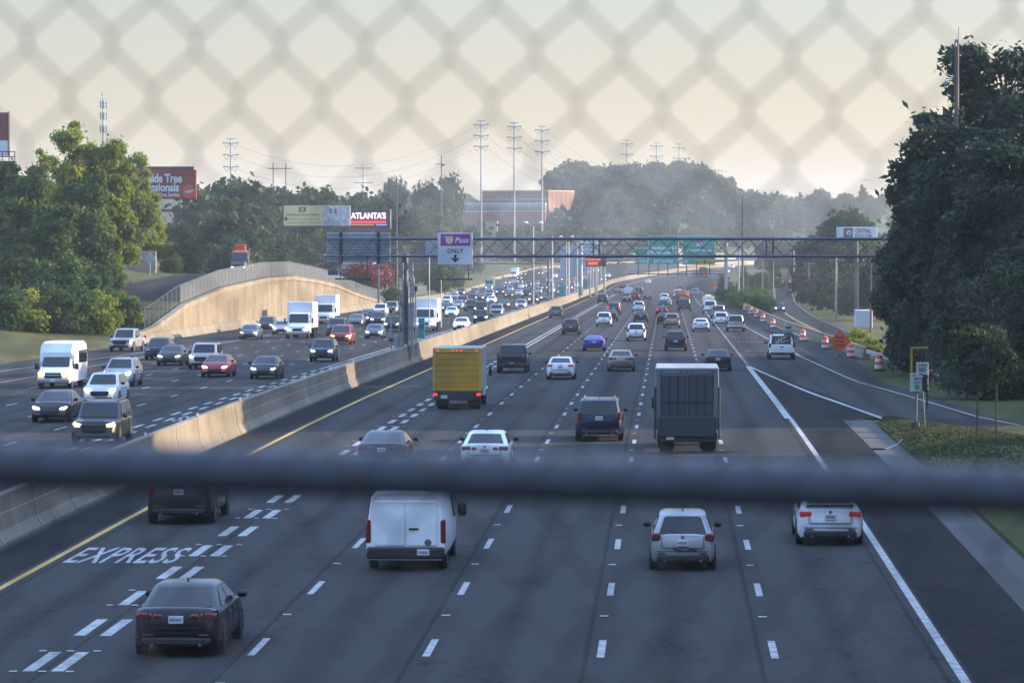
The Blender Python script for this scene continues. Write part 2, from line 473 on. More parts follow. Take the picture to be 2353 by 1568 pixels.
M_wood = mat('pole_wood', (.16, .12, .09), .85, var=.25, scale=3)
M_black = mat('black_plastic', (.018, .018, .02), .55)
M_rub = mat('tyre_rubber', (.02, .02, .021), .8)
M_rim = mat('alloy_rim', (.30, .30, .31), .35, .8)
M_glass = mat('tinted_glass', (.012, .014, .016), .06, 0, spec=.6)
M_glassl = mat('light_glass', (.05, .06, .065), .08, 0, spec=.8)
M_chrome = mat('chrome', (.6, .6, .6), .15, 1)
M_hl_on = mat('headlight_lit', (.8, .8, .8), .2, emit=(1, .93, .8), es=3)
M_hl_blue = mat('headlight_xenon', (.8, .8, .8), .2, emit=(.75, .8, 1), es=2.4)
M_hl_amb = mat('headlight_amber', (.8, .6, .4), .2, emit=(1, .5, .15), es=2.5)
M_hl = mat('headlight_off', (.45, .46, .47), .12)
M_tl = mat('taillight_off', (.16, .012, .012), .2, coat=.5)
M_tl_on = mat('taillight_lit', (.5, .02, .02), .2, emit=(1, .03, .02), es=1.3)
M_tl_dim = mat('taillight_dim', (.35, .02, .02), .2, emit=(1, .03, .02), es=.1)
M_amb = mat('amber_lamp', (.6, .25, .03), .3)
M_plate = mat('licence_plate', (.55, .56, .58), .5, var=.1, scale=30)
M_ink = mat('plate_ink', (.12, .12, .16), .6)
M_orange = mat('safety_orange', (.80, .11, .02), .55)
M_signor = mat('sign_orange', (.92, .13, .02), .5, emit=(.9, .12, .02), es=.0)
M_refw = mat('reflective_white', (.72, .72, .72), .5)
M_blk = mat('sign_black', (.02, .02, .022), .6)
M_signw = mat('sign_white', (.60, .61, .63), .5)
M_purple = mat('sign_purple', (.30, .055, .24), .5)
M_green = mat('sign_green', (.02, .28, .19), .5)
M_teal = mat('sign_teal', (.03, .27, .25), .5)
M_signy = mat('sign_yellow', (.5, .38, .05), .5)
M_alu = mat('sign_back_aluminium', (.36, .39, .43), .5, .3, var=.1, scale=2)
M_brick = mat('red_brick', (.26, .12, .095), .85, var=.2, scale=1)
M_tan = concrete('tan_stucco', (.55, .45, .32), .2)
M_stone = mat('stone', (.40, .32, .23), .9, var=.25, scale=2, bump=.5)
M_bark = mat('bark', (.075, .058, .045), .95, var=.3, scale=3, bump=.5)
M_grass = grassmat('grass_ground', (.036, .05, .016), (.085, .09, .028), (.15, .108, .048))
M_leaf = foliage('leaves_green', (.03, .064, .016), (.085, .145, .028), .45)
M_leafy = foliage('leaves_yellow_green', (.07, .12, .018), (.33, .37, .05), .6)
M_leafd = foliage('leaves_dark', (.018, .033, .018), (.058, .085, .034), .3)
M_leafh = foliage('leaves_hill', (.026, .052, .02), (.065, .098, .034), .45, .08)
M_leafp = foliage('pine_needles', (.022, .04, .02), (.06, .085, .036), .3)
M_pink = foliage('blossom_pink', (.12, .03, .06), (.22, .05, .10), .3)
M_red = foliage('leaves_red', (.16, .03, .025), (.28, .06, .04), .3)

# ------------------------------------------------------------------ setting: ground and roads
xs = np.concatenate([np.linspace(-2600, -200, 25), np.linspace(-180, -66, 20), np.linspace(-62, -50, 7), [-49.6, -49.32], np.linspace(-48.4, 60, 56), np.linspace(66, 200, 20), np.linspace(240, 2600, 25)])
ys = np.concatenate([np.linspace(-150, 60, 12), np.linspace(66, 700, 107), np.linspace(712, 1800, 76), np.linspace(1840, 5200, 60)])
gv = np.array([(x, y, G(x, y)) for y in ys for x in xs])
nx = len(xs)
ii, jj = np.meshgrid(np.arange(len(ys) - 1), np.arange(nx - 1), indexing='ij')
a = (ii * nx + jj).ravel()
gme = big_mesh('ground', gv, np.stack([a, a + 1, a + nx + 1, a + nx], 1), M_grass)
gme.polygons.foreach_set('use_smooth', [True] * len(gme.polygons))
ground = place('ground', gme); ground['kind'] = 'structure'

def ysteps(y0, y1, st=8.0):
    k = max(1, int(math.ceil((y1 - y0) / st)))
    return [y0 + (y1 - y0) * i / k for i in range(k + 1)]

def strip(mb, xl, xr, y0, y1, dz=0.0, st=8.0, surf=None, curve=True):  # sheet between two offsets, following the road
    surf = surf or R
    rows = ysteps(y0, y1, st)
    f = lambda q, y: (q(y) if callable(q) else q) + (xc(y) if curve else 0)
    vs, fs = [], []
    for y in rows: vs += [(f(xl, y), y, surf(y) + dz), (f(xr, y), y, surf(y) + dz)]
    for i in range(len(rows) - 1): fs.append((2 * i, 2 * i + 1, 2 * i + 3, 2 * i + 2))
    return mb.add(vs, fs)

C0 = lambda y: -xc(y)                            # undo the curve for edges given in world x
struct('highway', strip(strip(MB(), -18.6, 9.4, -60, 168, 0), -18.6, lambda y: redge(y) - xc(y) if y < 1100 else 13, 168, 2300, 0), M_road)
struct('oncoming_highway', strip(MB(), lambda y: ledge(y) + .2 - xc(y) if y > 1080 else ledge(y) + .2, -19.3, -60, 2300, 0), M_road2)
struct('service_road', strip(MB(), -60.5, -49.9, 349, 700, .0, surf=hillroad), M_road3)
struct('frontage_road', strip(MB(), lambda y: frx(y) - 4.3, lambda y: frx(y) + 4.4, 250, 1300, .0, surf=lambda y: FR(y), curve=False), M_road3)
struct('shoulder', strip(strip(MB(), 6.05, 9.0, -60, 168, .004), lambda y: interp(y, [(168, 6.1), (250, 5.9)]), lambda y: interp(y, [(168, 10.4), (250, 5.95)]), 168.05, 250, .004), M_shoulder)
struct('median_shoulder', strip(MB(), -18.3, -16.75, -60, 1900, .004), M_shoulder)
# concrete gutter and grassy island beside the ramp
struct('gutter', strip(MB(), 8.3, 9.6, -60, 166, .008), M_gutter)
isl = MB()
ipts = [(166, 10.3, 10.6), (160, 9.7, 12.0), (148, 9.62, 15.0), (135, 9.62, 18.6), (115, 9.62, 25), (90, 9.62, 34), (40, 9.62, 50)]
rows = []
for y, x0, x1 in ipts:
    hgt = min(.5, (x1 - x0) * .06)
    rows.append([(x0, y, R(y)), (x0 + .02, y, R(y) + .13), (x0 + (x1 - x0) * .3, y, R(y) + .15 + hgt), (x0 + (x1 - x0) * .7, y, R(y) + .15 + hgt), (x1 - .02, y, R(y) + .13), (x1, y, R(y))])
isl.loft(rows, cap=False, closed=False)
struct('grass_island', isl, M_grass, smooth_=50)
def rampl(y): return interp(y, [(60, 46), (90, 35.5), (115, 26), (135, 19.2), (148, 15.2), (160, 12.2), (168, 10.4)])
def rampr(y): return interp(y, [(60, 52), (90, 42), (115, 32.5), (135, 25), (148, 20), (160, 17), (168, 15.9)])
struct('entry_ramp', strip(MB(), rampl, rampr, 60, 167.95, .004, 4), M_road3)

# ------------------------------------------------------------------ paint on the road
mk = {k: MB() for k in ('white', 'yellow', 'dot', 'faded')}
EPS = .006
def rect(mb, x0, x1, y0, y1, dz=EPS): strip(mb, x0, x1, y0, y1, dz, 6)
strip(mk['yellow'], -16.58, -16.40, -40, 1900, EPS)
for xl in (-8.69, -5.02, -1.38, 2.25):
    n0 = 60.0 + 14.3
    y = n0 - 12.19 * 3
    k = 0
    while y < 1000:
        rect(mk['white'], xl - .08, xl + .08, y - 1.52, y + 1.52)
        if k % 1 == 0 and y < 300:
            rect(mk['dot'], xl - .16, xl + .04, y + 6.0, y + 6.18, .02)
        y += 12.19; k += 1
y = 59.3
while y < 300:                                   # double broken line of the express lane
    for xo in (-12.86, -12.28): rect(mk['white'], xo - .13, xo + .13, y - 1.6, y + 1.6)
    if int((y - 59.2) / 6.15) % 2 == 0:
        for xo in (-13.15, -12.56, -12.0):
            for yo in (-1.7, 1.7): rect(mk['dot'], xo - .08, xo + .08, y + yo - .07, y + yo + .07, .02)
    y += 6.15
for xo in (-12.78, -12.32):
    strip(mk['white'], xo - .09, xo + .09, 240 + 60, 1900, EPS)
strip(mk['white'], 5.78, 5.98, -40, 168, EPS)
strip(mk['white'], 5.60, 5.95, 168, 252, EPS)
strip(mk['white'], lambda y: interp(y, [(165, 10.35), (200, 7.95), (250, 5.75)]), lambda y: interp(y, [(165, 10.6), (200, 8.2), (250, 5.95)]), 165, 252, EPS + .004)
y = 256.0
while y < 1000:
    rect(mk['white'], 5.72, 5.92, y, y + 2.2); y += 5.2
strip(mk['white'], lambda y: interp(y, [(135, 24.4), (148, 19.5), (160, 16.4), (168, 15.0), (221, 11.6), (277, 10.5), (400, 9.1), (600, 8.9)]),
      lambda y: interp(y, [(135, 24.6), (148, 19.65), (160, 16.55), (168, 15.15), (221, 11.75), (277, 10.63), (400, 9.22), (600, 9.02)]), 130, 1080, EPS + .006)
for y0 in (296, 330, 352):                       # worn bars across the merge lane
    for k in range(6): rect(mk['faded'], 6.6 + k * .42, 6.85 + k * .42, y0, y0 + .8)
# oncoming side
for xo in (-23.55, -24.1):
    y = 60
    while y < 245:
        rect(mk['white'], xo - .11, xo + .11, y, y + 3.0); y += 6.1
    strip(mk['white'], xo - .1, xo + .1, 245, 1500, EPS)
strip(mk['yellow'], -20.15, -20.0, -40, 1700, EPS)
for xl in (-27.3, -30.7, -34.1, -37.4):
    y = 70
    while y < 1000:
        rect(mk['white'], xl - .07, xl + .07, y, y + 3.0); y += 12.19
strip(mk['white'], -41.05, -40.9, -40, 1500, EPS)
strip(mk['white'], lambda y: interp(y, [(150, -47.2), (240, -45.2), (330, -41.2)]), lambda y: interp(y, [(150, -47.05), (240, -45.05), (330, -41.05)]), 150, 329, EPS + .004)
for nm, key, mm in (('lane_markings', 'white', M_white), ('yellow_edge_lines', 'yellow', M_yel), ('road_reflectors', 'dot', M_dotw), ('worn_markings', 'faded', M_faded)):
    o = struct(nm, mk[key], mm)
# frontage road lines
fl = MB()
for xo in (-.22, .08): strip(fl, lambda y: frx(y) + xo, lambda y: frx(y) + xo + .12, 300, 1200, .006, surf=FR, curve=False)
struct('frontage_centre_lines', fl, M_yel)
fl = MB()
for xo in (-3.9, 3.9): strip(fl, lambda y: frx(y) + xo, lambda y: frx(y) + xo + .13, 300, 1200, .006, surf=FR, curve=False)
struct('frontage_edge_lines', fl, M_white)
# the bridge the picture is taken from
ov = MB().box(-70, 70, -9, 3.1, 6.2, 7.5).box(-70, 70, 2.72, 3.1, 7.5, 7.9).box(-70, 70, -9, -8.6, 7.5, 8.4)
for px_ in (-48.2, -18.9, 12.5): ov.box(px_ - .5, px_ + .5, -5, -2, -.3, 6.2)
struct('overpass', ov, M_shoulder)
# EXPRESS on the road, letters proud by a hair
def road_word(s, x, y0, y1, w, flip=False):
    me = text_mesh(s, w, y1 - y0, bold=.012, ext=.001, spacing=1.08); me.materials.append(M_white)
    o = place('road_lettering', me, None, (x, (y0 + y1) / 2, R((y0 + y1) / 2) + .008), (math.atan(dR((y0 + y1) / 2)) * (-1 if flip else 1), 0, math.pi if flip else 0))
    o['kind'] = 'structure'; return o
road_word('EXPRESS', -14.62, 92.5, 97.0, 2.95)
road_word('EXPRESS', -21.85, 190, 195.5, 2.9, True)
road_word('EXPRESS', -21.85, 163.5, 168.5, 2.9, True)

# ------------------------------------------------------------------ median barrier, segment by segment
med = thing('median_barrier', 'long tan concrete barrier running between the two carriageways', 'barrier', (-18.9, 60, 0))
def barrier_seg(y0, y1, x, ht, parent, name='barrier_segment', both=True, gap=.045, m=None, wb=.36, wt=.14, org=(0, 0, 0)):
    mb = MB(); rings = []
    for y in ysteps(y0 + gap, y1 - gap, 14):
        z = R(y) - .02; xx = (x(y) if callable(x) else x) + xc(y)
        pr = [(-wb - .06, 0), (-wb - .06, .10), (-wt - .10, .40), (-wt - .05, ht * .62), (-wt - .015, ht * .64), (-wt, ht - .03), (-wt + .03, ht), (wt - .03, ht), (wt, ht - .03), (wt + .015, ht * .64), (wt + .05, ht * .62), (wt + .10, .40), (wb + .06, .10), (wb + .06, 0)]
        rings.append([(xx + a - org[0], y - org[1], z + b - org[2]) for a, b in pr])
    mb.loft(rings)
    return mb.obj(name, m or M_conc, parent)
y = 30.0
while y < 1800:
    d = 6.1 if y < 420 else (12.2 if y < 800 else 36.6)
    barrier_seg(y, y + d, -18.95, 1.38, med, org=(-18.9, 60, 0)); y += d
for yy in list(range(84, 330, 14)):              # small reflectors on top
    MB().rbox(-.05, .05, -.03, .03, 0, .16, .01).obj('barrier_reflector', M_refw, med, (-.06 + .12, yy - 60, R(yy) + 1.36))

# barrier and retaining wall along the oncoming side
lwall = thing('retaining_wall', 'curved-top tan concrete retaining wall below the service road fence', 'retaining wall', (-48.7, 330, R(330)))
o0 = (-48.7, 330, R(330))
y = 322.0
while y < 618:
    rings = []
    y1 = y + 7.4
    for yy in ysteps(y + .05, y1 - .05, 3.7):
        zt = max(walltop(yy), R(yy) + .95); zb = R(yy) - .2
        rings.append([(-48.95 - o0[0], yy - o0[1], zb - o0[2]), (-48.6 - o0[0], yy - o0[1], zb - o0[2]), (-48.75 - o0[0], yy - o0[1], zt - .45 - o0[2]), (-49.2 - o0[0], yy - o0[1], zt - .45 - o0[2])])
    MB().loft(rings).obj('wall_panel', M_wallc, lwall)
    y = y1
rings = []
for yy in ysteps(321, 620, 4):
    zt = max(walltop(yy), R(yy) + .95)
    rings.append([(-49.25 - o0[0], yy - o0[1], zt - .47 - o0[2]), (-48.62 - o0[0], yy - o0[1], zt - .47 - o0[2]), (-48.62 - o0[0], yy - o0[1], zt - o0[2]), (-49.25 - o0[0], yy - o0[1], zt - o0[2])])
MB().loft(rings).obj('coping', concrete('coping_concrete', (.33, .26, .18), .5), lwall)
y = 318.0
while y < 600:
    rings = []
    for yy in ysteps(y + .03, y + 12.17, 6):
        z = R(yy) - .02
        rings.append([(a + (-48.25) - o0[0], yy - o0[1], z + b - o0[2]) for a, b in ((-.33, 0), (-.33, .85), (-.12, .85), (-.06, .4), (.2, .15), (.2, 0))])
    MB().loft(rings).obj('barrier_segment', M_conc, lwall)
    y += 12.2
lb = thing('roadside_barrier', 'low tan barrier bordering the far side of the distant traffic jam', 'barrier', (-48.6, 620, R(620)))
y = 600.0
while y < 1750:
    barrier_seg(y, y + 24.4, lambda q: ledge(q) + .1 - (xc(q) if q > 1080 else 0), .95, lb, wb=.25, wt=.12, org=(-48.6, 620, R(620))); y += 24.4

# fence of steel posts and vertical slats on the wall
fe = thing('slatted_fence', 'grey chain-link fence with slats along the top of the retaining wall', 'fence', (-49.4, 330, walltop(330)))
fo = (-49.4, 330, walltop(330))
sl = MB(); rails = MB()
y = 330.0; prev = None
pm = MB().tube((0, 0, -.3), (0, 0, 1.95), .05, n=6).mesh('fence_post', M_steel)
while y < 720:
    zt = max(walltop(y), R(y) + .95) if y > 320 else R(y) + .6
    place('post', pm, fe, (-49.4 - fo[0], y - fo[1], zt - fo[2]))
    y2 = y + 3.05; zt2 = max(walltop(y2), R(y2) + .95) if y2 > 320 else R(y2) + .6
    if y > 352:
        for k in range(28):
            t = (k + .5) / 28; yy = y + 3.05 * t; z = zt + (zt2 - zt) * t
            sl.add([(0, yy - .04 - fo[1], z + .08 - fo[2]), (0, yy + .04 - fo[1], z + .08 - fo[2]), (0, yy + .04 - fo[1], z + 1.85 - fo[2]), (0, yy - .04 - fo[1], z + 1.85 - fo[2])], [(0, 1, 2, 3)])
    else:
        for k in range(14):
            t = (k + .5) / 14; yy = y + 3.05 * t; z = zt + (zt2 - zt) * t
            sl.add([(0, yy - .012 - fo[1], z + .08 - fo[2]), (0, yy + .012 - fo[1], z + .08 - fo[2]), (0, yy + .012 - fo[1], z + 1.8 - fo[2]), (0, yy - .012 - fo[1], z + 1.8 - fo[2])], [(0, 1, 2, 3)])
    rails.tube((0, y - fo[1], zt + 1.9 - fo[2]), (0, y2 - fo[1], zt2 + 1.9 - fo[2]), .035, n=5)
    y = y2
so = sl.obj('slats', mat('fence_slat', (.13, .14, .15), .6, .2, var=.2, scale=.6), fe); so['kind'] = 'stuff'
rails.obj('top_rail', M_steel, fe)

# wall on the sunny side, behind the barrels
rw = thing('side_barrier', 'dark concrete barrier behind the row of orange barrels', 'barrier', (15, 250, R(250)))
def sidex(y): return interp(y, [(272, 15.35), (284, 15.2), (400, 13.4), (540, 12.7), (1100, 12.4)])
y = 272.0
while y < 960:
    d = 9.0 if y < 500 else 30.0
    barrier_seg(y, y + d, sidex, .92, rw, wb=.2, wt=.12, org=(15, 250, R(250))); y += d
# guard rail in front of the big trees
gr = thing('guard_rail', 'galvanised steel guard rail below the big dark trees', 'guard rail', (15.5, 245, R(245)))
go = (15.5, 245, R(245))
def grx(y): return interp(y, [(168, 20.5), (200, 17.3), (215, 16.6), (246, 15.9), (272, 15.35)])
rings = []
for yy in ysteps(196, 271.5, 4):
    x, z = grx(yy), R(yy) + .42
    rings.append([(x + a - go[0], yy - go[1], z + b - go[2]) for a, b in ((0, 0), (-.06, .04), (-.06, .10), (0, .15), (-.06, .20), (-.06, .27), (0, .31), (.02, .31), (-.03, .24), (.03, .155), (-.03, .07), (.02, 0))])
MB().loft(rings).obj('rail', M_galv, gr)
pm2 = MB().box(-.05, .05, -.08, .08, -.5, .75).mesh('rail_post', M_galv)
yy = 197.0
while yy < 272:
    place('post', pm2, gr, (grx(yy) + .09 - go[0], yy - go[1], R(yy) - go[2])); yy += 3.8

# ------------------------------------------------------------------ vehicles: each kind is drawn once, then copied part by part
# local frame: tail at y=0, nose at y=L, wheels on z=0
TEMPL = {}
def wheel_parts(P, xs, ysw, r=.335, w=.22, rimf=.62, rim=True, lift=True):
    t = MB().lathe([(r * .62, -w / 2 + .02), (r * .93, -w / 2), (r, -w / 2 + .035), (r, w / 2 - .035), (r * .93, w / 2), (r * .62, w / 2 - .02)], 'x', n=18).mesh('tyre', M_rub, 40)
    d = MB()
    for s in (-1, 1): d.disc((s * (w / 2 - .012), 0, 0), r * .66, 'x', .012, 16)
    rm = d.mesh('rim', M_rim)
    sp = MB()
    for s in (-1, 1):
        for k in range(5):
            a = 2 * math.pi * k / 5 + .5
            sp.box(s * (w / 2 - .001) - .004, s * (w / 2 - .001) + .004, math.cos(a) * r * .4 - .05, math.cos(a) * r * .4 + .05, math.sin(a) * r * .4 - .05, math.sin(a) * r * .4 + .05)
    hub = sp.mesh('rim_opening', M_black)
    for y in ysw:
        for s in (-1, 1):
            i = len(P); P.append(('wheel', t, (s * xs, y, r), None, None))
            if rim:
                P.append(('rim', rm, (0, 0, 0), i, None)); P.append(('rim_opening', hub, (0, 0, 0), i, None))

def quad_patch(c, ins, off, n=5):
    """glass laid on a four-cornered face c (bl, br, tr, tl), inset by fractions (l, r, b, t), proud by off"""
    c = [Vector(p) for p in c]
    nrm = (c[1] - c[0]).cross(c[3] - c[0]).normalized()
    def at_(u, v): return (c[0] * (1 - u) + c[1] * u) * (1 - v) + (c[3] * (1 - u) + c[2] * u) * v
    l, r, b, t = ins
    k = .06
    pts = [(l + k, b), (1 - r - k, b), (1 - r, b + k), (1 - r, 1 - t - k), (1 - r - k, 1 - t), (l + k, 1 - t), (l, 1 - t - k), (l, b + k)]
    mb = MB()
    mb.loft([[at_(u, v) - nrm * .015 for u, v in pts], [at_(u, v) + nrm * off for u, v in pts]])
    return mb

def car(kind, L, W, H, belt, hood, deck, yr0, yr1, yf1, yf0, zb=.22, rake=.10, roofw=.66, nose=.42, plan=.9, wheelr=.335, wb=None, rearz=None, grille=(.5, .46, .2), rails=False, spoiler=False, fin=True, bigtail=False, wiper=False, inner=False, panes=(.47, .53)):
    """belt: sill height of the windows; hood/deck: heights at nose and tail; yr0/yr1: rear glass foot/head; yf1/yf0: windscreen head/foot"""
    P = []; h = W / 2
    st = [(0, deck * .94, plan - .17), (.025, deck * .97, plan - .05), (.09, deck, plan + .02), (.24, deck + .01, .972), (max(.5, yr0 * .8), belt - .01, .99), (max(.9, yr0 + .25), belt, 1), (L * .5, belt + .005, 1), (yf0 - .25, belt, 1), (yf0 + .1, belt - .02, .995),
          (L - (L - yf0) * .5, hood + (belt - hood) * .62, .985), (L - .42, hood + (belt - hood) * .22, .955), (L - .16, hood, .89), (L - .03, hood * .9, .80)]
    st.sort(key=lambda s: s[0])
    rings = []
    for i, (y, zt, k) in enumerate(st):
        w = h * k; b = zb + (.10 if i in (0, len(st) - 1) else .05 if i in (1, 2, len(st) - 2) else 0)
        hf = [(w * .90, b), (w * .985, b + .11), (w, b + .42 * (zt - b)), (w * .985, b + .60 * (zt - b)), (w * .99, zt - .15), (w * .945, zt - .04), (w * .82, zt), (w * .4, zt + .018)]
        rr = []
        for x, z in hf + [(-x, z) for x, z in reversed(hf)]:
            sh = 0
            if y < .3: sh = (1 - y / .3) * (rake * .45 * max(0, (z - .55 * zt) / (zt * .45)) + .09 * max(0, (.55 * zt - z) / (zt * .45)))
            if y > L - .5: sh = -(1 - (L - y) / .5) * .16 * max(0, (z - .5 * zt) / (zt * .5))
            rr.append((x, y + sh, z))
        rings.append(rr)
    body = MB().loft(rings)
    # cabin: plan outline lofted upwards
    def lvl(z, ya, yb, hw, c):
        return [(-hw + c, ya, z), (hw - c, ya, z), (hw, ya + c * 1.3, z), (hw + .012, (ya + yb) / 2, z), (hw, yb - c * 1.3, z), (hw - c, yb, z), (-hw + c, yb, z), (-hw, yb - c * 1.3, z), (-hw - .012, (ya + yb) / 2, z), (-hw, ya + c * 1.3, z)]
    z0, z1 = belt - .03, H - .075
    hb, ht = h * .93, h * roofw + .05
    body.loft([lvl(z0, yr0, yf0, hb, .10), lvl(z1, yr1, yf1, ht, .09), lvl(H - .02, yr1 + .14, yf1 - .16, ht - .10, .08), lvl(H, yr1 + .45, yf1 - .5, ht - .3, .08)], cap=True)
    P.append(('body', body.mesh('body_' + kind, mat('paint_base', (.5, .5, .5)), 32), (0, 0, 0), None, 'paint'))
    f = lambda y, hw, z: (hw, y, z)
    rg = quad_patch([(-hb + .1, yr0, z0), (hb - .1, yr0, z0), (ht - .09, yr1, z1), (-ht + .09, yr1, z1)], (.04, .04, .12 if not bigtail else .06, .06), .012)
    P.append(('rear_window', rg.mesh('rear_window', M_glass, 30), (0, 0, 0), None, None))
    wg = quad_patch([(hb - .1, yf0, z0), (-hb + .1, yf0, z0), (-ht + .09, yf1, z1), (ht - .09, yf1, z1)], (.03, .03, .07, .05), .012)
    P.append(('windscreen', wg.mesh('windscreen', M_glass, 30), (0, 0, 0), None, None))
    for s in (-1, 1):
        c = [(s * (hb + .004), yr0 + .13, z0), (s * (hb + .004), yf0 - .13, z0), (s * (ht + .004), yf1 - .12, z1), (s * (ht + .004), yr1 + .12, z1)]
        if s < 0: c = [c[1], c[0], c[3], c[2]]
        a, b_ = panes
        for u0, u1 in ((.05, 1 - a), (b_, .05)):
            g = quad_patch(c, (u0, u1, .12, .07) if s > 0 else (u1, u0, .12, .07), .014)
            P.append(('side_window', g.mesh('side_window', M_glass, 30), (0, 0, 0), None, None))
        P.append(('mirror', MB().rbox(s * (h + .09) - .10, s * (h + .09) + .10, yf0 - .42, yf0 - .26, belt - .02, belt + .13, .045).mesh('mirror', M_black, 40), (0, 0, 0), None, None))
        # lamps wrap the corners
        tz = deck - .15 if not bigtail else belt - .06
        th = .15 if not bigtail else (.34 if H > 1.6 else .21)
        tw = .34 if not bigtail else (.17 if H > 1.6 else .24)
        tx = h * (plan + .015)
        P.append(('taillight', MB().rbox(*sorted((s * (tx - tw), s * (tx + .012))), .012 if not bigtail else -.005, .22, tz - th * .5, tz + th * .5, .035).mesh('taillight', M_tl, 30), (0, 0, 0), None, 'tail'))
        P.append(('headlight', MB().prism([(s * h * .50, hood * .80), (s * h * .80, hood * .80), (s * h * .885, hood * .92), (s * h * .84, hood * .985), (s * h * .55, hood * .91)], 'y', L - .30, L - .055).mesh('headlight', M_hl, 30), (0, 0, 0), None, 'head'))
    # dark lower valances and grille
    P.append(('rear_valance', MB().rbox(-h * .80, h * .80, -.022, .12, zb + .04, zb + .21, .04).mesh('rear_valance', M_black, 30), (0, 0, 0), None, None))
    gw, gz, gh = grille
    P.append(('grille', MB().prism([(-h * gw * .8, gz - gh * .4), (h * gw * .8, gz - gh * .4), (h * gw, gz + gh * .5), (-h * gw, gz + gh * .5)], 'y', L - .12, L + .012).mesh('grille', M_black, 30), (0, 0, 0), None, None))
    P.append(('lower_intake', MB().rbox(-h * .72, h * .72, L - .12, L + .004, zb + .10, zb + .19, .03).mesh('lower_intake', M_black, 30), (0, 0, 0), None, None))
    pz = rearz or (deck - .22)
    i = len(P)
    P.append(('rear_plate', MB().rbox(-.155, .155, -.03, .03, pz - .08, pz + .08, .01).mesh('rear_plate', M_plate), (0, rake * .1, 0), None, None))
    ch = MB()
    for k in range(6): ch.box(-.115 + k * .04, -.09 + k * .04, -.036, -.028, pz - .03, pz + .03)
    P.append(('plate_characters', ch.mesh('plate_characters', M_ink), (0, 0, 0), i, None))
    P.append(('boot_seam', MB().box(-h * .62, h * .62, -.012, .03, deck * .62 - .008, deck * .62 + .008).mesh('boot_seam', M_black), (0, 0, 0), None, None))
    if fin: P.append(('roof_aerial', MB().prism([(yr1 + .42, H - .02), (yr1 + .62, H - .02), (yr1 + .46, H + .06)], 'x', -.02, .02).mesh('roof_aerial', M_black), (0, 0, 0), None, None))
    if rails:
        for s in (-1, 1): P.append(('roof_rail', MB().rbox(*sorted((s * (ht - .12), s * (ht - .17))), yr1 + .2, yf1 - .25, H - .02, H + .06, .015).mesh('roof_rail', M_chrome if rails == 'c' else M_black), (0, 0, 0), None, None))
    if spoiler: P.append(('spoiler', MB().rbox(-h * .72, h * .72, .10, .34, deck + .06, deck + .13, .03).mesh('spoiler', mat('paint_base', (.5, .5, .5)), 30), (0, 0, 0), None, 'paint'))
    if wiper: P.append(('rear_wiper', MB().tube((0, yr0 + .02, belt + .02), (-.32, yr0 + .06, belt + .10), .012, n=5).mesh('rear_wiper', M_black), (0, 0, 0), None, None))
    wy = (L * .19, L * .80)
    for s in (-1, 1):
        if inner: P.append(('inner_taillight', MB().rbox(*sorted((s * (tx - tw - .20), s * (tx - tw - .015))), .0, .12, deck - .215, deck - .10, .03).mesh('inner_taillight', M_tl, 30), (0, 0, 0), None, 'tail'))
        P.append(('bumper_reflector', MB().rbox(*sorted((s * h * .52, s * h * .76)), -.016, .08, zb + .235, zb + .275, .012).mesh('bumper_reflector', M_tl), (0, 0, 0), None, None))
        P.append(('exhaust_tip', MB().tube((s * h * .55, -.04, zb + .06), (s * h * .55, .2, zb + .06), .035, n=8).mesh('exhaust_tip', M_chrome), (0, 0, 0), None, None))
        P.append(('boot_edge', MB().box(s * h * .64 - .006, s * h * .64 + .006, -.004, .03, deck * .62, deck - .05).mesh('boot_edge', M_black), (0, 0, 0), None, None))
        for yd in (wy[0] + .62, (wy[0] + wy[1]) / 2 + .1, wy[1] - .58):
            P.append(('door_seam', MB().box(*sorted((s * h * .97, s * (h + .002))), yd - .007, yd + .007, zb + .16, belt - .10).mesh('door_seam', M_black), (0, 0, 0), None, None))
        for yd in (wy[0] + .78, (wy[0] + wy[1]) / 2 + .28):
            P.append(('door_handle', MB().rbox(*sorted((s * h * .97, s * (h + .02))), yd, yd + .16, belt - .20, belt - .165, .012).mesh('door_handle', M_black), (0, 0, 0), None, None))
        for yw_ in wy:
            P.append(('wheel_arch', MB().disc((s * (h - .006), yw_, wheelr), wheelr + .055, 'x', .022, 20).mesh('wheel_arch', M_black), (0, 0, 0), None, None))
    P.append(('badge', MB().lathe([(0, -.008), (.045, -.008), (.045, .008), (0, .008)], 'y', (0, rake * .3 if not bigtail else .01, deck - .085), 12).mesh('badge', M_chrome), (0, 0, 0), None, None))
    P.append(('bumper_seam', MB().box(-h * .8, h * .8, -.006, .03, zb + .30, zb + .312).mesh('bumper_seam', M_black), (0, 0, 0), None, None))
    wheel_parts(P, h - .09, wy, wheelr)
    TEMPL[kind] = (P, L)

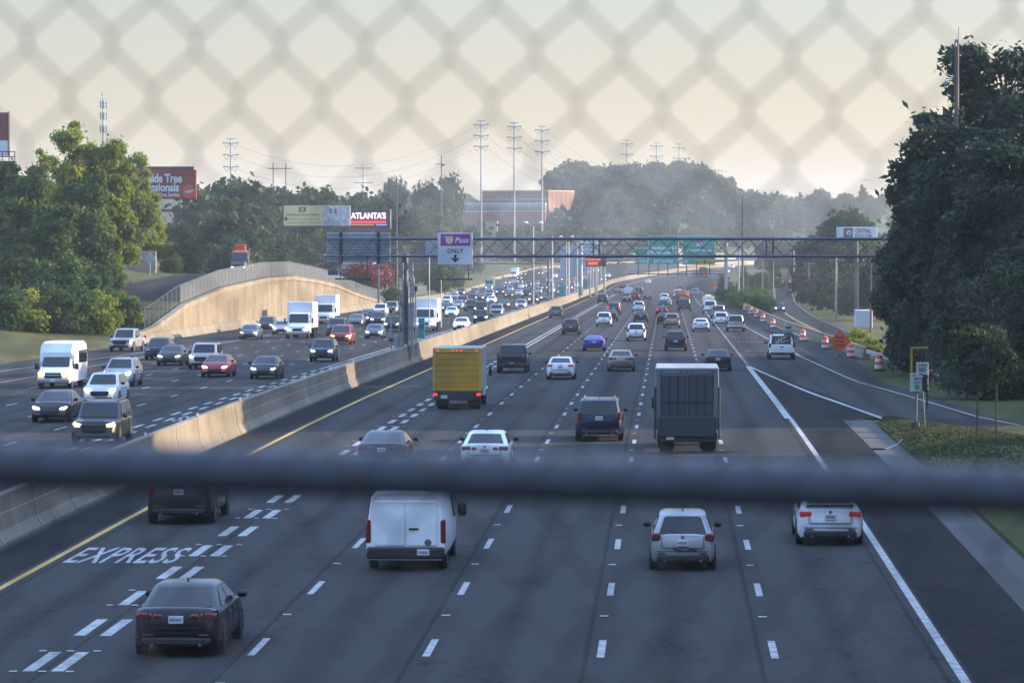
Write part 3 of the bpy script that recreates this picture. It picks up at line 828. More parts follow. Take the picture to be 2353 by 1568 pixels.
car('sedan', 4.75, 1.83, 1.44, .98, .78, 1.03, .55, 1.35, 2.75, 3.70, inner=True)
car('compact', 4.55, 1.79, 1.43, .97, .76, 1.04, .42, 1.25, 2.65, 3.55)
car('fastback', 4.85, 1.86, 1.43, .98, .76, 1.05, .35, 1.55, 2.75, 3.75, inner=True)
car('coupe', 4.40, 1.86, 1.30, .92, .72, .98, .30, 1.45, 2.35, 3.20, roofw=.6)
car('sport_sedan', 4.63, 1.82, 1.43, .96, .77, 1.02, .62, 1.42, 2.70, 3.55, inner=True)
car('spoiler_coupe', 4.80, 1.85, 1.43, .96, .76, 1.04, .40, 1.40, 2.60, 3.60, spoiler=True)
car('hatch', 3.95, 1.70, 1.51, .95, .82, .98, .04, .36, 2.10, 3.05, rake=.05, bigtail=True, wiper=True, rearz=.74, roofw=.63, plan=.93)
car('suv', 4.65, 1.86, 1.68, 1.08, .93, 1.06, .08, .52, 2.75, 3.55, rake=.06, bigtail=True, rearz=.82, roofw=.70, wheelr=.36, grille=(.55, .62, .28), zb=.26, rails='b')
car('suv_plain', 4.60, 1.85, 1.66, 1.07, .92, 1.05, .10, .62, 2.75, 3.55, rake=.06, bigtail=True, rearz=.80, roofw=.69, wheelr=.36, grille=(.55, .62, .26), zb=.26)
car('big_suv', 5.0, 1.98, 1.78, 1.13, 1.0, 1.1, .05, .36, 3.0, 3.8, rake=.05, bigtail=True, rearz=.98, roofw=.74, wheelr=.39, grille=(.6, .70, .34), zb=.28, rails='c')
car('box_suv', 4.85, 1.93, 1.80, 1.14, 1.02, 1.1, .03, .25, 2.85, 3.45, rake=.03, bigtail=True, rearz=.95, roofw=.78, wheelr=.39, grille=(.58, .74, .30), zb=.30, rails='c')
car('minivan', 5.1, 1.98, 1.76, 1.06, .90, 1.05, .04, .38, 3.35, 4.35, rake=.04, bigtail=True, rearz=.85, roofw=.75, grille=(.5, .60, .22))

def pickup(kind, L=5.8, W=2.0, H=1.9, belt=1.16, hood=1.05, rack=False):
    P = []; h = W / 2; zb = .36
    car('_tmp', L, W, H, belt, hood, belt - .02, 1.75, 2.0, 3.5, 4.25, zb=zb, rake=.01, plan=.97, bigtail=True, rearz=.72, roofw=.76, wheelr=.40, grille=(.62, .78, .36), fin=False)
    P = TEMPL.pop('_tmp')[0]
    P.append(('bed_floor', MB().box(-h * .78, h * .78, .10, 1.62, belt - .015, belt + .022).mesh('bed_floor', M_black), (0, 0, 0), None, None))
    P.append(('tailgate', MB().rbox(-h * .74, h * .74, -.03, .06, .70, belt - .01, .03).mesh('tailgate', mat('paint_base', (.5, .5, .5)), 30), (0, 0, 0), None, 'paint'))
    P.append(('rear_bumper', MB().rbox(-h * .92, h * .92, -.14, .06, .48, .66, .04).mesh('rear_bumper', M_chrome, 30), (0, 0, 0), None, 'bumper'))
    P.append(('tailgate_handle', MB().rbox(-.13, .13, -.045, 0, .94, 1.02, .015).mesh('tailgate_handle', M_black), (0, 0, 0), None, None))
    TEMPL[kind] = (P, L)
pickup('pickup'); pickup('small_pickup', 5.3, 1.92, 1.80, 1.1, .98)

def van(kind, L=5.6, W=2.06, H=2.08, cab_only=False):
    """panel van with two blank rear doors"""
    P = []; h = W / 2; zb = .30
    sec = lambda y, wt, zt, zm, k: [(-h * .92 * k, y, zb), (h * .92 * k, y, zb), (h * k, y, zb + .18), (h * k, y, zm), (h * wt, y, zt - .16), (h * (wt - .10), y, zt - .03), (0, y, zt), (-h * (wt - .10), y, zt - .03), (-h * wt, y, zt - .16), (-h * k, y, zm), (-h * k, y, zb + .18)]
    rings = [sec(0, .84, H - .03, 1.05, .97), sec(.06, .87, H, 1.05, 1.0), sec(3.6, .87, H, 1.05, 1.0), sec(3.95, .84, H - .06, 1.08, 1.0), sec(4.75, .80, 1.24, 1.02, .99), sec(5.3, .78, 1.06, .90, .95), sec(L - .05, .70, .92, .8, .86)]
    P.append(('body', MB().loft(rings).mesh('body_' + kind, mat('paint_base', (.5, .5, .5)), 32), (0, 0, 0), None, 'paint'))
    for s in (-1, 1):
        x0, x1 = sorted((s * .012, s * h * .80))
        i = len(P)
        P.append(('rear_door', MB().rbox(x0, x1, -.03, .03, .66, H - .24, .03).mesh('rear_door', mat('paint_base', (.5, .5, .5)), 30), (0, 0, 0), None, 'paint'))
        P.append(('door_panel', MB().rbox(x0 + .08, x1 - .06, -.033, -.01, 1.22, H - .36, .002).mesh('door_panel', mat('paint_base', (.5, .5, .5)), 30), (0, 0, 0), i, 'paint'))
        if s > 0: P.append(('door_handle', MB().rbox(.08, .34, -.075, -.01, 1.09, 1.135, .015).mesh('door_handle', M_black), (0, 0, 0), i, None))
        P.append(('taillight', MB().rbox(*sorted((s * (h * .86), s * (h * 1.005))), -.012, .10, .72, 1.36, .03).mesh('taillight', M_tl, 30), (0, 0, 0), None, 'tail'))
        P.append(('headlight', MB().rbox(*sorted((s * h * .48, s * h * .86)), L - .22, L + .01, .78, .96, .04).mesh('headlight', M_hl, 30), (0, 0, 0), None, 'head'))
        P.append(('mirror', MB().rbox(*sorted((s * (h + .06), s * (h + .30))), 4.25, 4.38, 1.10, 1.46, .05).mesh('mirror', M_black, 40), (0, 0, 0), None, None))
        c = [(s * (h + .004), 3.55, 1.10), (s * (h + .004), 4.55, 1.10), (s * h * .865, 3.98, H - .2), (s * h * .89, 3.55, H - .2)]
        if s < 0: c = [c[1], c[0], c[3], c[2]]
        P.append(('side_window', quad_patch(c, (.05, .05, .06, .06), .02).mesh('side_window', M_glass, 30), (0, 0, 0), None, None))
        P.append(('reversing_lamp', MB().disc((s * h * .93, -.03, .60), .045, 'y', .03, 12).mesh('reversing_lamp', M_hl), (0, 0, 0), None, None))
    P.append(('windscreen', quad_patch([(h * .90, 4.78, 1.24), (-h * .90, 4.78, 1.24), (-h * .80, 3.98, H - .10), (h * .80, 3.98, H - .10)], (.03, .03, .05, .05), .02).mesh('windscreen', M_glass, 30), (0, 0, 0), None, None))
    P.append(('rear_bumper', MB().rbox(-h * .985, h * .985, -.10, .18, .33, .64, .05).mesh('rear_bumper', M_black, 30), (0, 0, 0), None, None))
    i = len(P); P.append(('rear_plate', MB().rbox(.30, .62, -.115, -.08, .43, .59, .01).mesh('rear_plate', M_plate), (0, 0, 0), None, None))
    ch = MB()
    for k in range(6): ch.box(.345 + k * .04, .37 + k * .04, -.121, -.113, .48, .54)
    P.append(('plate_characters', ch.mesh('plate_characters', M_ink), (0, 0, 0), i, None))
    P.append(('grille', MB().rbox(-h * .5, h * .5, L - .1, L + .015, .62, .92, .03).mesh('grille', M_black, 30), (0, 0, 0), None, None))
    P.append(('front_bumper', MB().rbox(-h * .9, h * .9, L - .2, L + .05, .32, .58, .06).mesh('front_bumper', M_black, 30), (0, 0, 0), None, None))
    P.append(('badge', MB().lathe([(.0, -.006), (.09, -.006), (.09, .006), (0, .006)], 'y', (.58, -.035, .76), 14).mesh('badge', M_chrome), (0, 0, 0), None, None))
    wheel_parts(P, h - .12, (1.05, 4.55), .36, .22)
    TEMPL[kind] = (P, L)
van('van')

def cab(P, y0, W=2.3, H=2.5, hz=1.45, hl=1.55, paint='cab', z0=.55):
    """bonneted lorry cab in front of y0"""
    h = W / 2
    yw = y0 + 1.25
    rings = []
    for y, zt, k in ((y0, H - .04, .93), (y0 + .08, H, .95), (y0 + .75, H, .95), (y0 + 1.0, H - .12, .95)):
        rings.append([(-h * k, y, z0), (h * k, y, z0), (h * k, y, hz), (h * k * .90, y, zt - .12), (h * k * .80, y, zt), (-h * k * .80, y, zt), (-h * k * .90, y, zt - .12), (-h * k, y, hz)])
    rings.append([(-h * .95, yw + .15, z0), (h * .95, yw + .15, z0), (h * .95, yw + .15, hz), (h * .90, yw + .15, hz + .05), (h * .80, yw + .15, hz + .08), (-h * .80, yw + .15, hz + .08), (-h * .90, yw + .15, hz + .05), (-h * .95, yw + .15, hz)])
    yn = yw + hl
    for y, zt, k in ((yw + .2, hz, .88), (yn - .3, hz - .12, .80), (yn - .06, hz - .22, .74), (yn, hz - .34, .70)):
        rings.append([(-h * k, y, z0), (h * k, y, z0), (h * k, y, zt - .3), (h * k * .95, y, zt - .1), (h * k * .8, y, zt), (-h * k * .8, y, zt), (-h * k * .95, y, zt - .1), (-h * k, y, zt - .3)])
    P.append(('cab', MB().loft(rings).mesh('cab', mat('paint_base', (.5, .5, .5)), 32), (0, 0, 0), None, paint))
    P.append(('windscreen', quad_patch([(h * .86, yw + .16, hz + .06), (-h * .86, yw + .16, hz + .06), (-h * .80, y0 + .98, H - .14), (h * .80, y0 + .98, H - .14)], (.02, .02, .03, .04), .03).mesh('windscreen', M_glass, 30), (0, 0, 0), None, None))
    P.append(('grille', MB().rbox(-h * .40, h * .40, yn - .1, yn + .02, z0 + .15, hz - .42, .04).mesh('grille', M_black, 30), (0, 0, 0), None, None))
    P.append(('front_bumper', MB().rbox(-h * .92, h * .92, yn - .25, yn + .16, z0 - .15, z0 + .17, .05).mesh('front_bumper', M_chrome, 30), (0, 0, 0), None, 'bumper'))
    for s in (-1, 1):
        P.append(('headlight', MB().rbox(*sorted((s * h * .50, s * h * .80)), yn - .35, yn + .01, z0 + .24, z0 + .44, .04).mesh('headlight', M_hl, 30), (0, 0, 0), None, 'head'))
        c = [(s * (h * .952), y0 + .2, hz + .02), (s * (h * .952), yw + .1, hz + .02), (s * h * .86, y0 + .95, H - .18), (s * h * .86, y0 + .2, H - .18)]
        if s < 0: c = [c[1], c[0], c[3], c[2]]
        P.append(('side_window', quad_patch(c, (.05, .05, .05, .05), .02).mesh('side_window', M_glass, 30), (0, 0, 0), None, None))
        P.append(('mirror', MB().rbox(*sorted((s * (h + .10), s * (h + .26))), yw - .05, yw + .06, hz + .05, hz + .55, .04).mesh('mirror', M_black, 40), (0, 0, 0), None, None))
        P.append(('fender', MB().rbox(*sorted((s * h * .62, s * h * .99)), yn - 1.25, yn - .12, z0 + .1, z0 + .48, .16).mesh('fender', mat('paint_base', (.5, .5, .5)), 40), (0, 0, 0), None, paint))
    return yn

def box_truck(kind, Lb=5.2, W=2.5, H=3.55, zf=1.0, rear='rollup', rearw=None):
    P = []; h = W / 2
    P.append(('box', MB().rbox(-h, h, 0, Lb, zf, H, .04).mesh('box', mat('paint_base', (.5, .5, .5)), 30), (0, 0, 0), None, 'paint'))
    fr = MB()
    for a in ((-h + .005, -h + .16, zf, H - .02), (h - .16, h - .005, zf, H - .02), (-h + .16, h - .16, H - .26, H - .02), (-h + .16, h - .16, zf, zf + .10)): fr.rbox(a[0], a[1], -.06, .03, a[2], a[3], .02)
    P.append(('rear_frame', fr.mesh('rear_frame', mat('paint_base', (.5, .5, .5))), (0, 0, 0), None, 'frame'))
    if rear == 'rollup':
        n = 6
        for k in range(n):
            z0, z1 = zf + .11 + (H - .38 - zf) * k / n, zf + .10 + (H - .38 - zf) * (k + 1) / n
            P.append(('door_panel', MB().rbox(-h + .165, h - .165, -.03, .02, z0, z1 - .012, .012).mesh('door_panel', mat('paint_base', (.5, .5, .5))), (0, 0, 0), None, 'door'))
    else:
        for k in range(2):
            x0, x1 = (-h + .20, -.02) if k == 0 else (.02, h - .20)
            P.append(('rear_door', MB().rbox(x0, x1, -.02, .02, zf + .12, H - .30, .015).mesh('rear_door', M_steel), (0, 0, 0), None, 'door'))
            bars = [x0 + (x1 - x0) * t for t in (.02, .34, .66, .98)]
            for b in bars: P.append(('door_bar', MB().box(b - .02, b + .02, -.055, -.018, zf + .13, H - .31).mesh('door_bar', M_black), (0, 0, 0), None, None))
        P.append(('cross_bar', MB().box(-h + .20, h - .20, -.06, -.02, zf + 1.05, zf + 1.10).mesh('cross_bar', M_black), (0, 0, 0), None, None))
        P.append(('lift_platform', MB().rbox(-h + .12, h - .12, -.20, -.07, zf - .28, zf + .52, .03).mesh('lift_platform', M_darkm), (0, 0, 0), None, None))
        for s in (-1, 1): P.append(('lift_rail', MB().rbox(*sorted((s * (h - .02), s * (h + .06))), -.16, .02, .62, H - .75, .02).mesh('lift_rail', M_darkm), (0, 0, 0), None, None))
    P.append(('chassis', MB().box(-.45, .45, .2, Lb + 1.2, .62, zf - .01).box(-h + .1, h - .1, .15, .3, .5, zf - .01).mesh('chassis', M_black), (0, 0, 0), None, None))
    P.append(('rear_bumper', MB().rbox(-h + .06, h - .06, -.10, .05, .48, .86 if rear != 'rollup' else zf - .02, .03).mesh('rear_bumper', M_black), (0, 0, 0), None, None))
    for s in (-1, 1):
        P.append(('taillight', MB().rbox(*sorted((s * (h - .24), s * (h - .05))), -.13, -.07, .72, .84, .02).mesh('taillight', M_tl), (0, 0, 0), None, 'tail'))
        P.append(('mud_flap', MB().box(*sorted((s * (h - .75), s * (h - .1))), .62, .65, .2, .72).mesh('mud_flap', M_black), (0, 0, 0), None, None))
    for x in (-h + .25, -.22, 0, .22, h - .25):
        P.append(('marker_lamp', MB().rbox(x - .05, x + .05, -.085, -.05, H - .16, H - .11, .012).mesh('marker_lamp', M_tl), (0, 0, 0), None, 'marker'))
    P.append(('rear_plate', MB().rbox(-h + .42, -h + .74, -.14, -.09, .58, .74, .01).mesh('rear_plate', M_plate), (0, 0, 0), None, None))
    yn = cab(P, Lb + .06, W=min(2.35, W), H=2.55)
    wheel_parts(P, h - .42, (1.35,), .46, .52, rim=False)
    wheel_parts(P, h - .26, (yn - .72,), .46, .28)
    TEMPL[kind] = (P, yn + .16)
box_truck('box_truck'); box_truck('yellow_box_truck', 4.9, 2.46, 3.12, .95); box_truck('grey_box_truck', 5.0, 2.50, 3.42, .98, rear='swing')
box_truck('far_box_truck', 5.4, 2.5, 3.7)

def shuttle(kind):
    P = []; W = 2.15; h = W / 2
    van('_v', 5.6, 2.0, 2.05); Q, L = TEMPL.pop('_v')
    keep = [p for p in Q if p[0] in ('headlight', 'windscreen', 'grille', 'mirror', 'side_window') and p[3] is None]
    rings = []
    hb = 1.0
    for y, zt, k in ((0, 2.62, .96), (.15, 2.72, 1), (3.3, 2.72, 1), (3.75, 2.60, .97), (4.15, 2.10, .92)):
        w = 1.12 * k
        rings.append([(-w, y, .42), (w, y, .42), (w, y, 1.9), (w * .96, y, zt - .22), (w * .80, y, zt), (-w * .80, y, zt), (-w * .96, y, zt - .22), (-w, y, 1.9)])
    P.append(('coach_body', MB().loft(rings).mesh('coach_body', mat('paint_base', (.5, .5, .5)), 32), (0, 0, 0), None, 'paint'))
    secv = []
    for y, zt, zm, k in ((3.5, 2.02, 1.05, .97), (3.95, 1.98, 1.05, 1.0), (4.75, 1.24, 1.02, 1.0), (5.3, 1.06, .9, .97), (5.58, .96, .8, .90)):
        w = 1.0 * k; wt = .82 if zt > 1.5 else .93
        secv.append([(-w * .94, y, .34), (w * .94, y, .34), (w, y, .5), (w, y, zm), (w * wt, y, zt - .10), (w * (wt - .1), y, zt), (-w * (wt - .1), y, zt), (-w * wt, y, zt - .10), (-w, y, zm), (-w, y, .5)])
    P.append(('cab', MB().loft(secv).mesh('cab', mat('paint_base', (.5, .5, .5)), 32), (0, 0, 0), None, 'paint'))
    P += keep
    P.append(('front_bumper', MB().rbox(-.96, .96, 5.4, 5.68, .34, .60, .06).mesh('front_bumper', mat('bumper_grey', (.30, .31, .33), .35, .5), 30), (0, 0, 0), None, None))
    P.append(('front_plate', MB().rbox(-.16, .16, 5.66, 5.70, .42, .56, .01).mesh('front_plate', M_plate), (0, 0, 0), None, None))
    P.append(('grille_bar', MB().rbox(-.52, .52, 5.60, 5.64, .76, .81, .015).mesh('grille_bar', M_chrome), (0, 0, 0), None, None))
    for s in (-1, 1):
        P.append(('turn_lamp', MB().rbox(*sorted((s * .55, s * .86)), 5.45, 5.615, .66, .75, .02).mesh('turn_lamp', mat('amber_lit', (.6, .25, .03), .3, emit=(1, .35, .03), es=1.5)), (0, 0, 0), None, None))
        P.append(('coach_window', MB().rbox(*sorted((s * 1.095, s * 1.135)), .3, 3.2, 1.45, 2.2, .02).mesh('coach_window', M_glass), (0, 0, 0), None, None))
    P.append(('roof_marking', MB().box(-.35, .35, 3.92, 3.95, 2.28, 2.33).mesh('roof_marking', mat('faded_red', (.5, .25, .2))), (0, -.04, 0), None, None))
    wheel_parts(P, .86, (1.0, 4.6), .38, .24)
    TEMPL[kind] = (P, 5.68)
shuttle('shuttle')

def big_rig(kind, load='box'):
    P = []
    yn = cab(P, 5.2, 2.45, 3.0, 1.75, 1.7, z0=.6)
    if load == 'debris':
        P.append(('dump_body', MB().rbox(-1.2, 1.2, .1, 5.0, 1.1, 3.0, .08).mesh('dump_body', M_steel), (0, 0, 0), None, 'paint'))
        hp = MB(); r2 = random.Random(3)
        for k in range(40):
            x, y, z, s = r2.uniform(-1, 1), r2.uniform(.4, 4.7), r2.uniform(2.8, 3.5), r2.uniform(.15, .4)
            hp.rbox(x - s, x + s, y - s, y + s, z - s, z + s, s * .3)
        P.append(('load', hp.mesh('load', mat('junk', (.3, .28, .27), .8, var=.5)), (0, 0, 0), None, None))
    if load == 'tow':
        P.append(('flat_bed', MB().rbox(-1.2, 1.2, 0, 5.0, .95, 1.15, .04).mesh('flat_bed', mat('tow_orange', (.55, .2, .08))), (0, 0, 0), None, None))
        P.append(('tool_rack', MB().rbox(.2, 1.0, 3.8, 4.9, 2.2, 3.1, .2).mesh('tool_rack', M_red0), (0, 0, 0), None, None))
        P.append(('boom', MB().tube((.2, 1.0, 1.6), (.2, 4.6, 3.6), .2, n=8).rbox(-.6, .9, 4.3, 4.8, 2.9, 4.0, .1).mesh('boom', M_red0), (0, 0, 0), None, None))
        P.append(('beacon_bar', MB().rbox(-.9, .9, 5.3, 5.6, 3.0, 3.16, .05).mesh('beacon_bar', mat('beacon', (.6, .2, .05), emit=(1, .3, .1), es=.25)), (0, 0, 0), None, None))
    for s in (-1, 1):
        P.append(('exhaust_stack', MB().tube((s * 1.15, 5.1, 1.2), (s * 1.15, 5.1, 3.5), .07, n=8).mesh('exhaust_stack', M_chrome), (0, 0, 0), None, None))
    wheel_parts(P, .95, (1.0, 2.2), .5, .5, rim=False); wheel_parts(P, 1.0, (yn - .75,), .5, .3)
    TEMPL[kind] = (P, yn + .16)
M_red0 = mat('machine_red', (.55, .05, .03), .45)
big_rig('debris_truck', 'debris'); big_rig('tow_truck', 'tow')

def tank(kind):
    P = []
    P.append(('hopper', MB().rbox(-1.25, 1.25, 0, 4.2, .85, 2.55, .45).mesh('hopper', mat('hopper_orange', (.50, .13, .05), .5, var=.2, scale=2), 40), (0, 0, 0), None, None))
    P.append(('chassis', MB().box(-.5, .5, .1, 5.6, .55, .84).mesh('chassis', M_black), (0, 0, 0), None, None))
    yn = cab(P, 4.5, 2.3, 2.5)
    for s in (-1, 1): P.append(('taillight', MB().rbox(*sorted((s * .8, s * 1.1)), -.05, .1, .7, .82, .02).mesh('taillight', M_tl), (0, 0, 0), None, 'tail'))
    P.append(('tail_panel', MB().rbox(-.45, .45, -.04, .05, 1.1, 1.5, .03).mesh('tail_panel', M_alu), (0, 0, 0), None, None))
    wheel_parts(P, .9, (1.3,), .46, .5, rim=False); wheel_parts(P, 1.0, (yn - .75,), .46, .28)
    TEMPL[kind] = (P, yn)
tank('hopper_truck')

PAINT = dict(black=(.008, .008, .009), white=(.78, .79, .80), silver=(.40, .41, .42), grey=(.14, .145, .15), darkgrey=(.045, .047, .05), navy=(.012, .018, .045), blue=(.03, .045, .11), purple=(.085, .055, .42),
             red=(.28, .012, .014), maroon=(.085, .012, .016), beige=(.34, .29, .22), brown=(.10, .08, .065), yellow=(.60, .34, .02), teal=(.12, .26, .24), green=(.04, .055, .045), cream=(.62, .60, .52), steelblue=(.10, .13, .17), orange=(.5, .12, .04), darkbrown=(.026, .022, .019))
def paint(c):
    metal = c in ('silver', 'grey', 'darkgrey', 'navy', 'blue', 'purple', 'steelblue', 'brown', 'beige', 'maroon')
    return mat('car_paint_' + c, PAINT[c], .32, .35 if metal else 0, var=.07, scale=1.5, coat=.35, spec=.4)

TINY = {'bumper_reflector', 'exhaust_tip', 'boot_edge', 'door_seam', 'bumper_seam', 'wheel_arch', 'inner_taillight', 'rim', 'rim_opening', 'plate_characters', 'mirror', 'roof_aerial', 'boot_seam', 'lower_intake', 'door_handle', 'badge', 'rear_wiper', 'reversing_lamp'}
NAMES = dict(sedan='parked', )
def vehicle(kind, c, px, py, d, label, cat=None, name=None, group=None, head=None, tail=None, dx=0, dy=0, surf=None, slope=None, turn=0, over=None, width=None, at_y=None):
    """d: 'R' we see its tail, 'F' we see its nose"""
    P, L = TEMPL[kind]
    p = gp(px, py, surf)
    if at_y: p = at(px, py, at_y); p.z = surf(p.x, at_y)
    far = p.y > 480
    tiny = p.y > 800
    sl = dR(p.y) if slope is None else slope
    hd = -math.atan(dxc(p.y)) + math.radians(turn)
    nm = name or {'sedan': 'sedan', 'compact': 'sedan', 'fastback': 'sedan', 'sport_sedan': 'sedan', 'coupe': 'coupe', 'spoiler_coupe': 'coupe', 'hatch': 'hatchback', 'suv': 'suv_car', 'suv_plain': 'suv_car', 'big_suv': 'suv_car', 'box_suv': 'suv_car', 'minivan': 'minivan', 'pickup': 'pickup_truck', 'small_pickup': 'pickup_truck', 'van': 'panel_van', 'shuttle': 'shuttle_bus'}.get(kind, 'box_truck')
    ct = cat or {'suv_car': 'suv', 'sedan': 'car', 'coupe': 'car', 'hatchback': 'car', 'pickup_truck': 'pickup truck', 'panel_van': 'van', 'shuttle_bus': 'bus', 'box_truck': 'truck', 'minivan': 'minivan'}.get(nm, 'truck')
    o = thing(nm, label, ct, (p.x + dx, p.y + dy, p.z), 0, group or ('cars driving away from the overpass' if d == 'R' else 'cars driving towards the overpass'))
    if d == 'R': o.rotation_euler = (math.atan(sl), 0, hd)
    else:
        o.rotation_euler = (-math.atan(sl), 0, math.pi + hd)
        o.location.y += L * math.cos(hd); o.location.x -= L * math.sin(hd); o.location.z += L * sl
    pm = {'paint': paint(c), 'cab': paint('white' if c in ('yellow', 'grey', 'white') else c), 'frame': paint(c), 'door': None, 'tail': M_tl_on if tail else M_tl, 'head': {None: None, 1: M_hl_on, 'b': M_hl_blue, 'a': M_hl_amb}[head], 'bumper': None, 'marker': M_tl_on if tail else M_tl}
    if over: pm.update(over)
    made = []
    for (n_, me, loc, par, slot) in P:
        if (far and n_ in TINY) or (tiny and n_ in ('grille', 'rear_valance', 'fender', 'mirror')):
            made.append(None); continue
        if par is not None and made[par] is None: made.append(None); continue
        q = place(n_, me, made[par] if par is not None else o, loc)
        if slot and pm.get(slot) is not None:
            q.material_slots[0].link = 'OBJECT'; q.material_slots[0].material = pm[slot]
        made.append(q)
    return o

# ------------------------------------------------------------------ gantry over the road with the toll lane sign
GY = 254.0
def gz(py, Y=GY): return at(CX, py, Y).z
def gx(px, Y=GY): return at(px, VPY, Y).x
zt, zb = gz(548.5), gz(588.5)
def truss(o, org, x0, x1, y, zt, zb, depth, r, rd, bay, m, big=None):
    def L(p): return (p[0] - org[0], p[1] - org[1], p[2] - org[2])
    for yy in (y, y + depth):
        for z in (zt, zb):
            MB().tube(L((x0, yy, z)), L((x1, yy, z)), r, n=10).obj('chord', m, o, smooth_=40)
    n = max(1, int(round((x1 - x0) / bay))); dx = (x1 - x0) / n
    for i in range(n):
        xa, xb = x0 + i * dx, x0 + (i + 1) * dx
        if i % 2: za, zc = zt, zb
        else: za, zc = zb, zt
        MB().tube(L((xa, y, za)), L((xb, y, zc)), rd, n=6).obj('diagonal', m, o)
        MB().tube(L((xa, y + depth, zc)), L((xb, y + depth, za)), rd, n=6).obj('diagonal', m, o)
        MB().tube(L((xa, y, zt)), L((xa, y + depth, zt)), rd * .8, n=6).obj('strut', m, o)
for_ = None
gx0, gx1 = gx(897), 24.0
px_post = gx(929)
gan = thing('sign_gantry', 'long grey steel truss gantry spanning the road, held by a thick post', 'gantry', (px_post, GY + .6, R(GY)))
org = (px_post, GY + .6, R(GY))
truss(gan, org, gx0, gx1, GY, zt, zb, 1.25, .10, .035, 1.28, M_steel)
truss(gan, org, gx(748), gx0, GY + .2, zt - .0, zb + .0, .9, .055, .03, 1.1, M_steel)
for xx in (gx(1363), gx(1378), gx(1776), gx(1760)):
    MB().tube((xx - org[0], GY - org[1], zb - org[2]), (xx - org[0], GY - org[1], zt - org[2]), .06, n=8).obj('upright', M_steel, gan)
for xx in (gx(1363), gx(1776)):
    for z in (zt, zb): MB().disc((xx - org[0], GY - org[1], z - org[2]), .17, 'x', .12, 14).obj('flange', M_steel, gan)
MB().lathe([(.34, 1.0), (.34, 1.3), (.245, 1.32), (.235, gz(590) - org[2] - .05), (.30, gz(590) - org[2] - .02), (.30, gz(588) - org[2] + .12), (.2, gz(588) - org[2] + .2)], 'z', (0, 0, 0), 16).obj('post', M_steel, gan, smooth_=35)
MB().rbox(-.45, .45, -.5, .5, 0, 1.45, .05).obj('foundation', M_conc, gan)
MB().rbox(.42, .72, -.5, -.25, 5.0, 6.3, .05).obj('control_cabinet', M_galv, gan)
for k, (dx, w) in enumerate(((.42, .05), (.58, .06), (-.12, .04))):
    MB().tube((dx, -.45, .9), (dx, -.45, 7.4 if k else 6.4), w, n=8).obj('conduit', M_galv, gan)
for zz in (2.6, 4.2): MB().rbox(-.3, .65, -.5, -.38, zz, zz + .05, .01).obj('conduit_clamp', M_darkm, gan)
# catwalks hanging under the signs
def catwalk(x0, x1, py, y):
    z = gz(py) - org[2]
    MB().rbox(x0 - org[0], x1 - org[0], y - org[1], y + .8 - org[1], z - .05, z + .06, .02).obj('catwalk', M_darkm, gan)
    for xx in (x0 + .35, x1 - .35):
        MB().tube((xx - org[0], GY + .1 - org[1], z), (xx - org[0], GY + .1 - org[1], zb - org[2]), .04, n=6).obj('hanger', M_darkm, gan)
catwalk(gx(770), gx(855), 641, GY - .3); catwalk(gx(1002), gx(1087), 641, GY - 1.0)
ps = thing('toll_lane_sign', 'white sign with purple panel reading Pass ONLY and a down arrow', 'sign', ((gx(1006) + gx(1086)) / 2, GY - .22, gz(608)))
w, h = gx(1086) - gx(1006), gz(535) - gz(608)
MB().rbox(-w / 2, w / 2, 0, .06, 0, h, .02).obj('panel', M_signw, ps)
MB().rbox(-w / 2 + .2, w / 2 - .18, -.02, .0, h - .93, h - .07, .01).obj('purple_panel', M_purple, ps)
sign_text('Pass', 1.0, .40, M_refw, ps, (.48, -.028, h - .52), shear=.2, bold=.02)
mb = MB(); mb.lathe([(0, -.004), (.27, -.004), (.27, .004), (0, .004)], 'y', (-.42, -.027, h - .53), 22)
mb.obj('peach_emblem', mat('peach', (.75, .52, .36), .5), ps)
MB().prism([(-.40, h - .72), (-.33, h - .72), (-.40, h - .5), (-.41, h - .31), (-.46, h - .5)], 'y', -.036, -.031).obj('peach_crease', mat('peach_dark', (.5, .26, .2)), ps)
MB().prism([(-.44, h - .28), (-.62, h - .22), (-.86, h - .30), (-.62, h - .36)], 'y', -.036, -.028).prism([(-.42, h - .28), (-.25, h - .20), (-.12, h - .26), (-.25, h - .32)], 'y', -.036, -.028).obj('leaf_emblem', mat('leaf_emblem', (.35, .5, .3)), ps)
sign_text('ONLY', 1.15, .34, M_blk, ps, (0, -.012, h - 1.3), bold=.02, spacing=1.1)
MB().prism([(-.12, .72), (-.07, .46), (-.34, .50), (0, .16), (.34, .50), (.07, .46), (.12, .72)], 'y', -.012, -.001).obj('arrow', M_blk, ps)
# back of the sign facing the other way
bs = thing('reversed_sign', 'ribbed grey back of a big sign facing the oncoming lanes', 'sign', ((gx(746) + gx(893)) / 2, GY + 1.35, gz(604)))
w, h = gx(893) - gx(746), gz(534) - gz(604)
n = 10
for k in range(n):
    z0 = h * k / n
    MB().rbox(-w / 2, w / 2, 0, .06, z0 + .012, z0 + h / n - .012, .012).obj('sign_plank', M_alu, bs)
    MB().rbox(-w / 2 + .05, w / 2 - .05, -.05, .0, z0 + .02, z0 + .05, .01).obj('rib', M_steel, bs)
for fx in (-.27, .32): MB().rbox(fx * w - .14, fx * w + .10, -.16, -.05, -.1, h + .08, .02).obj('hanger_beam', M_darkm, bs)
MB().rbox(-w * .5 + .1, -w * .5 + .9, -.1, .05, -.9, -.5, .03).obj('light_box', M_steel, bs)
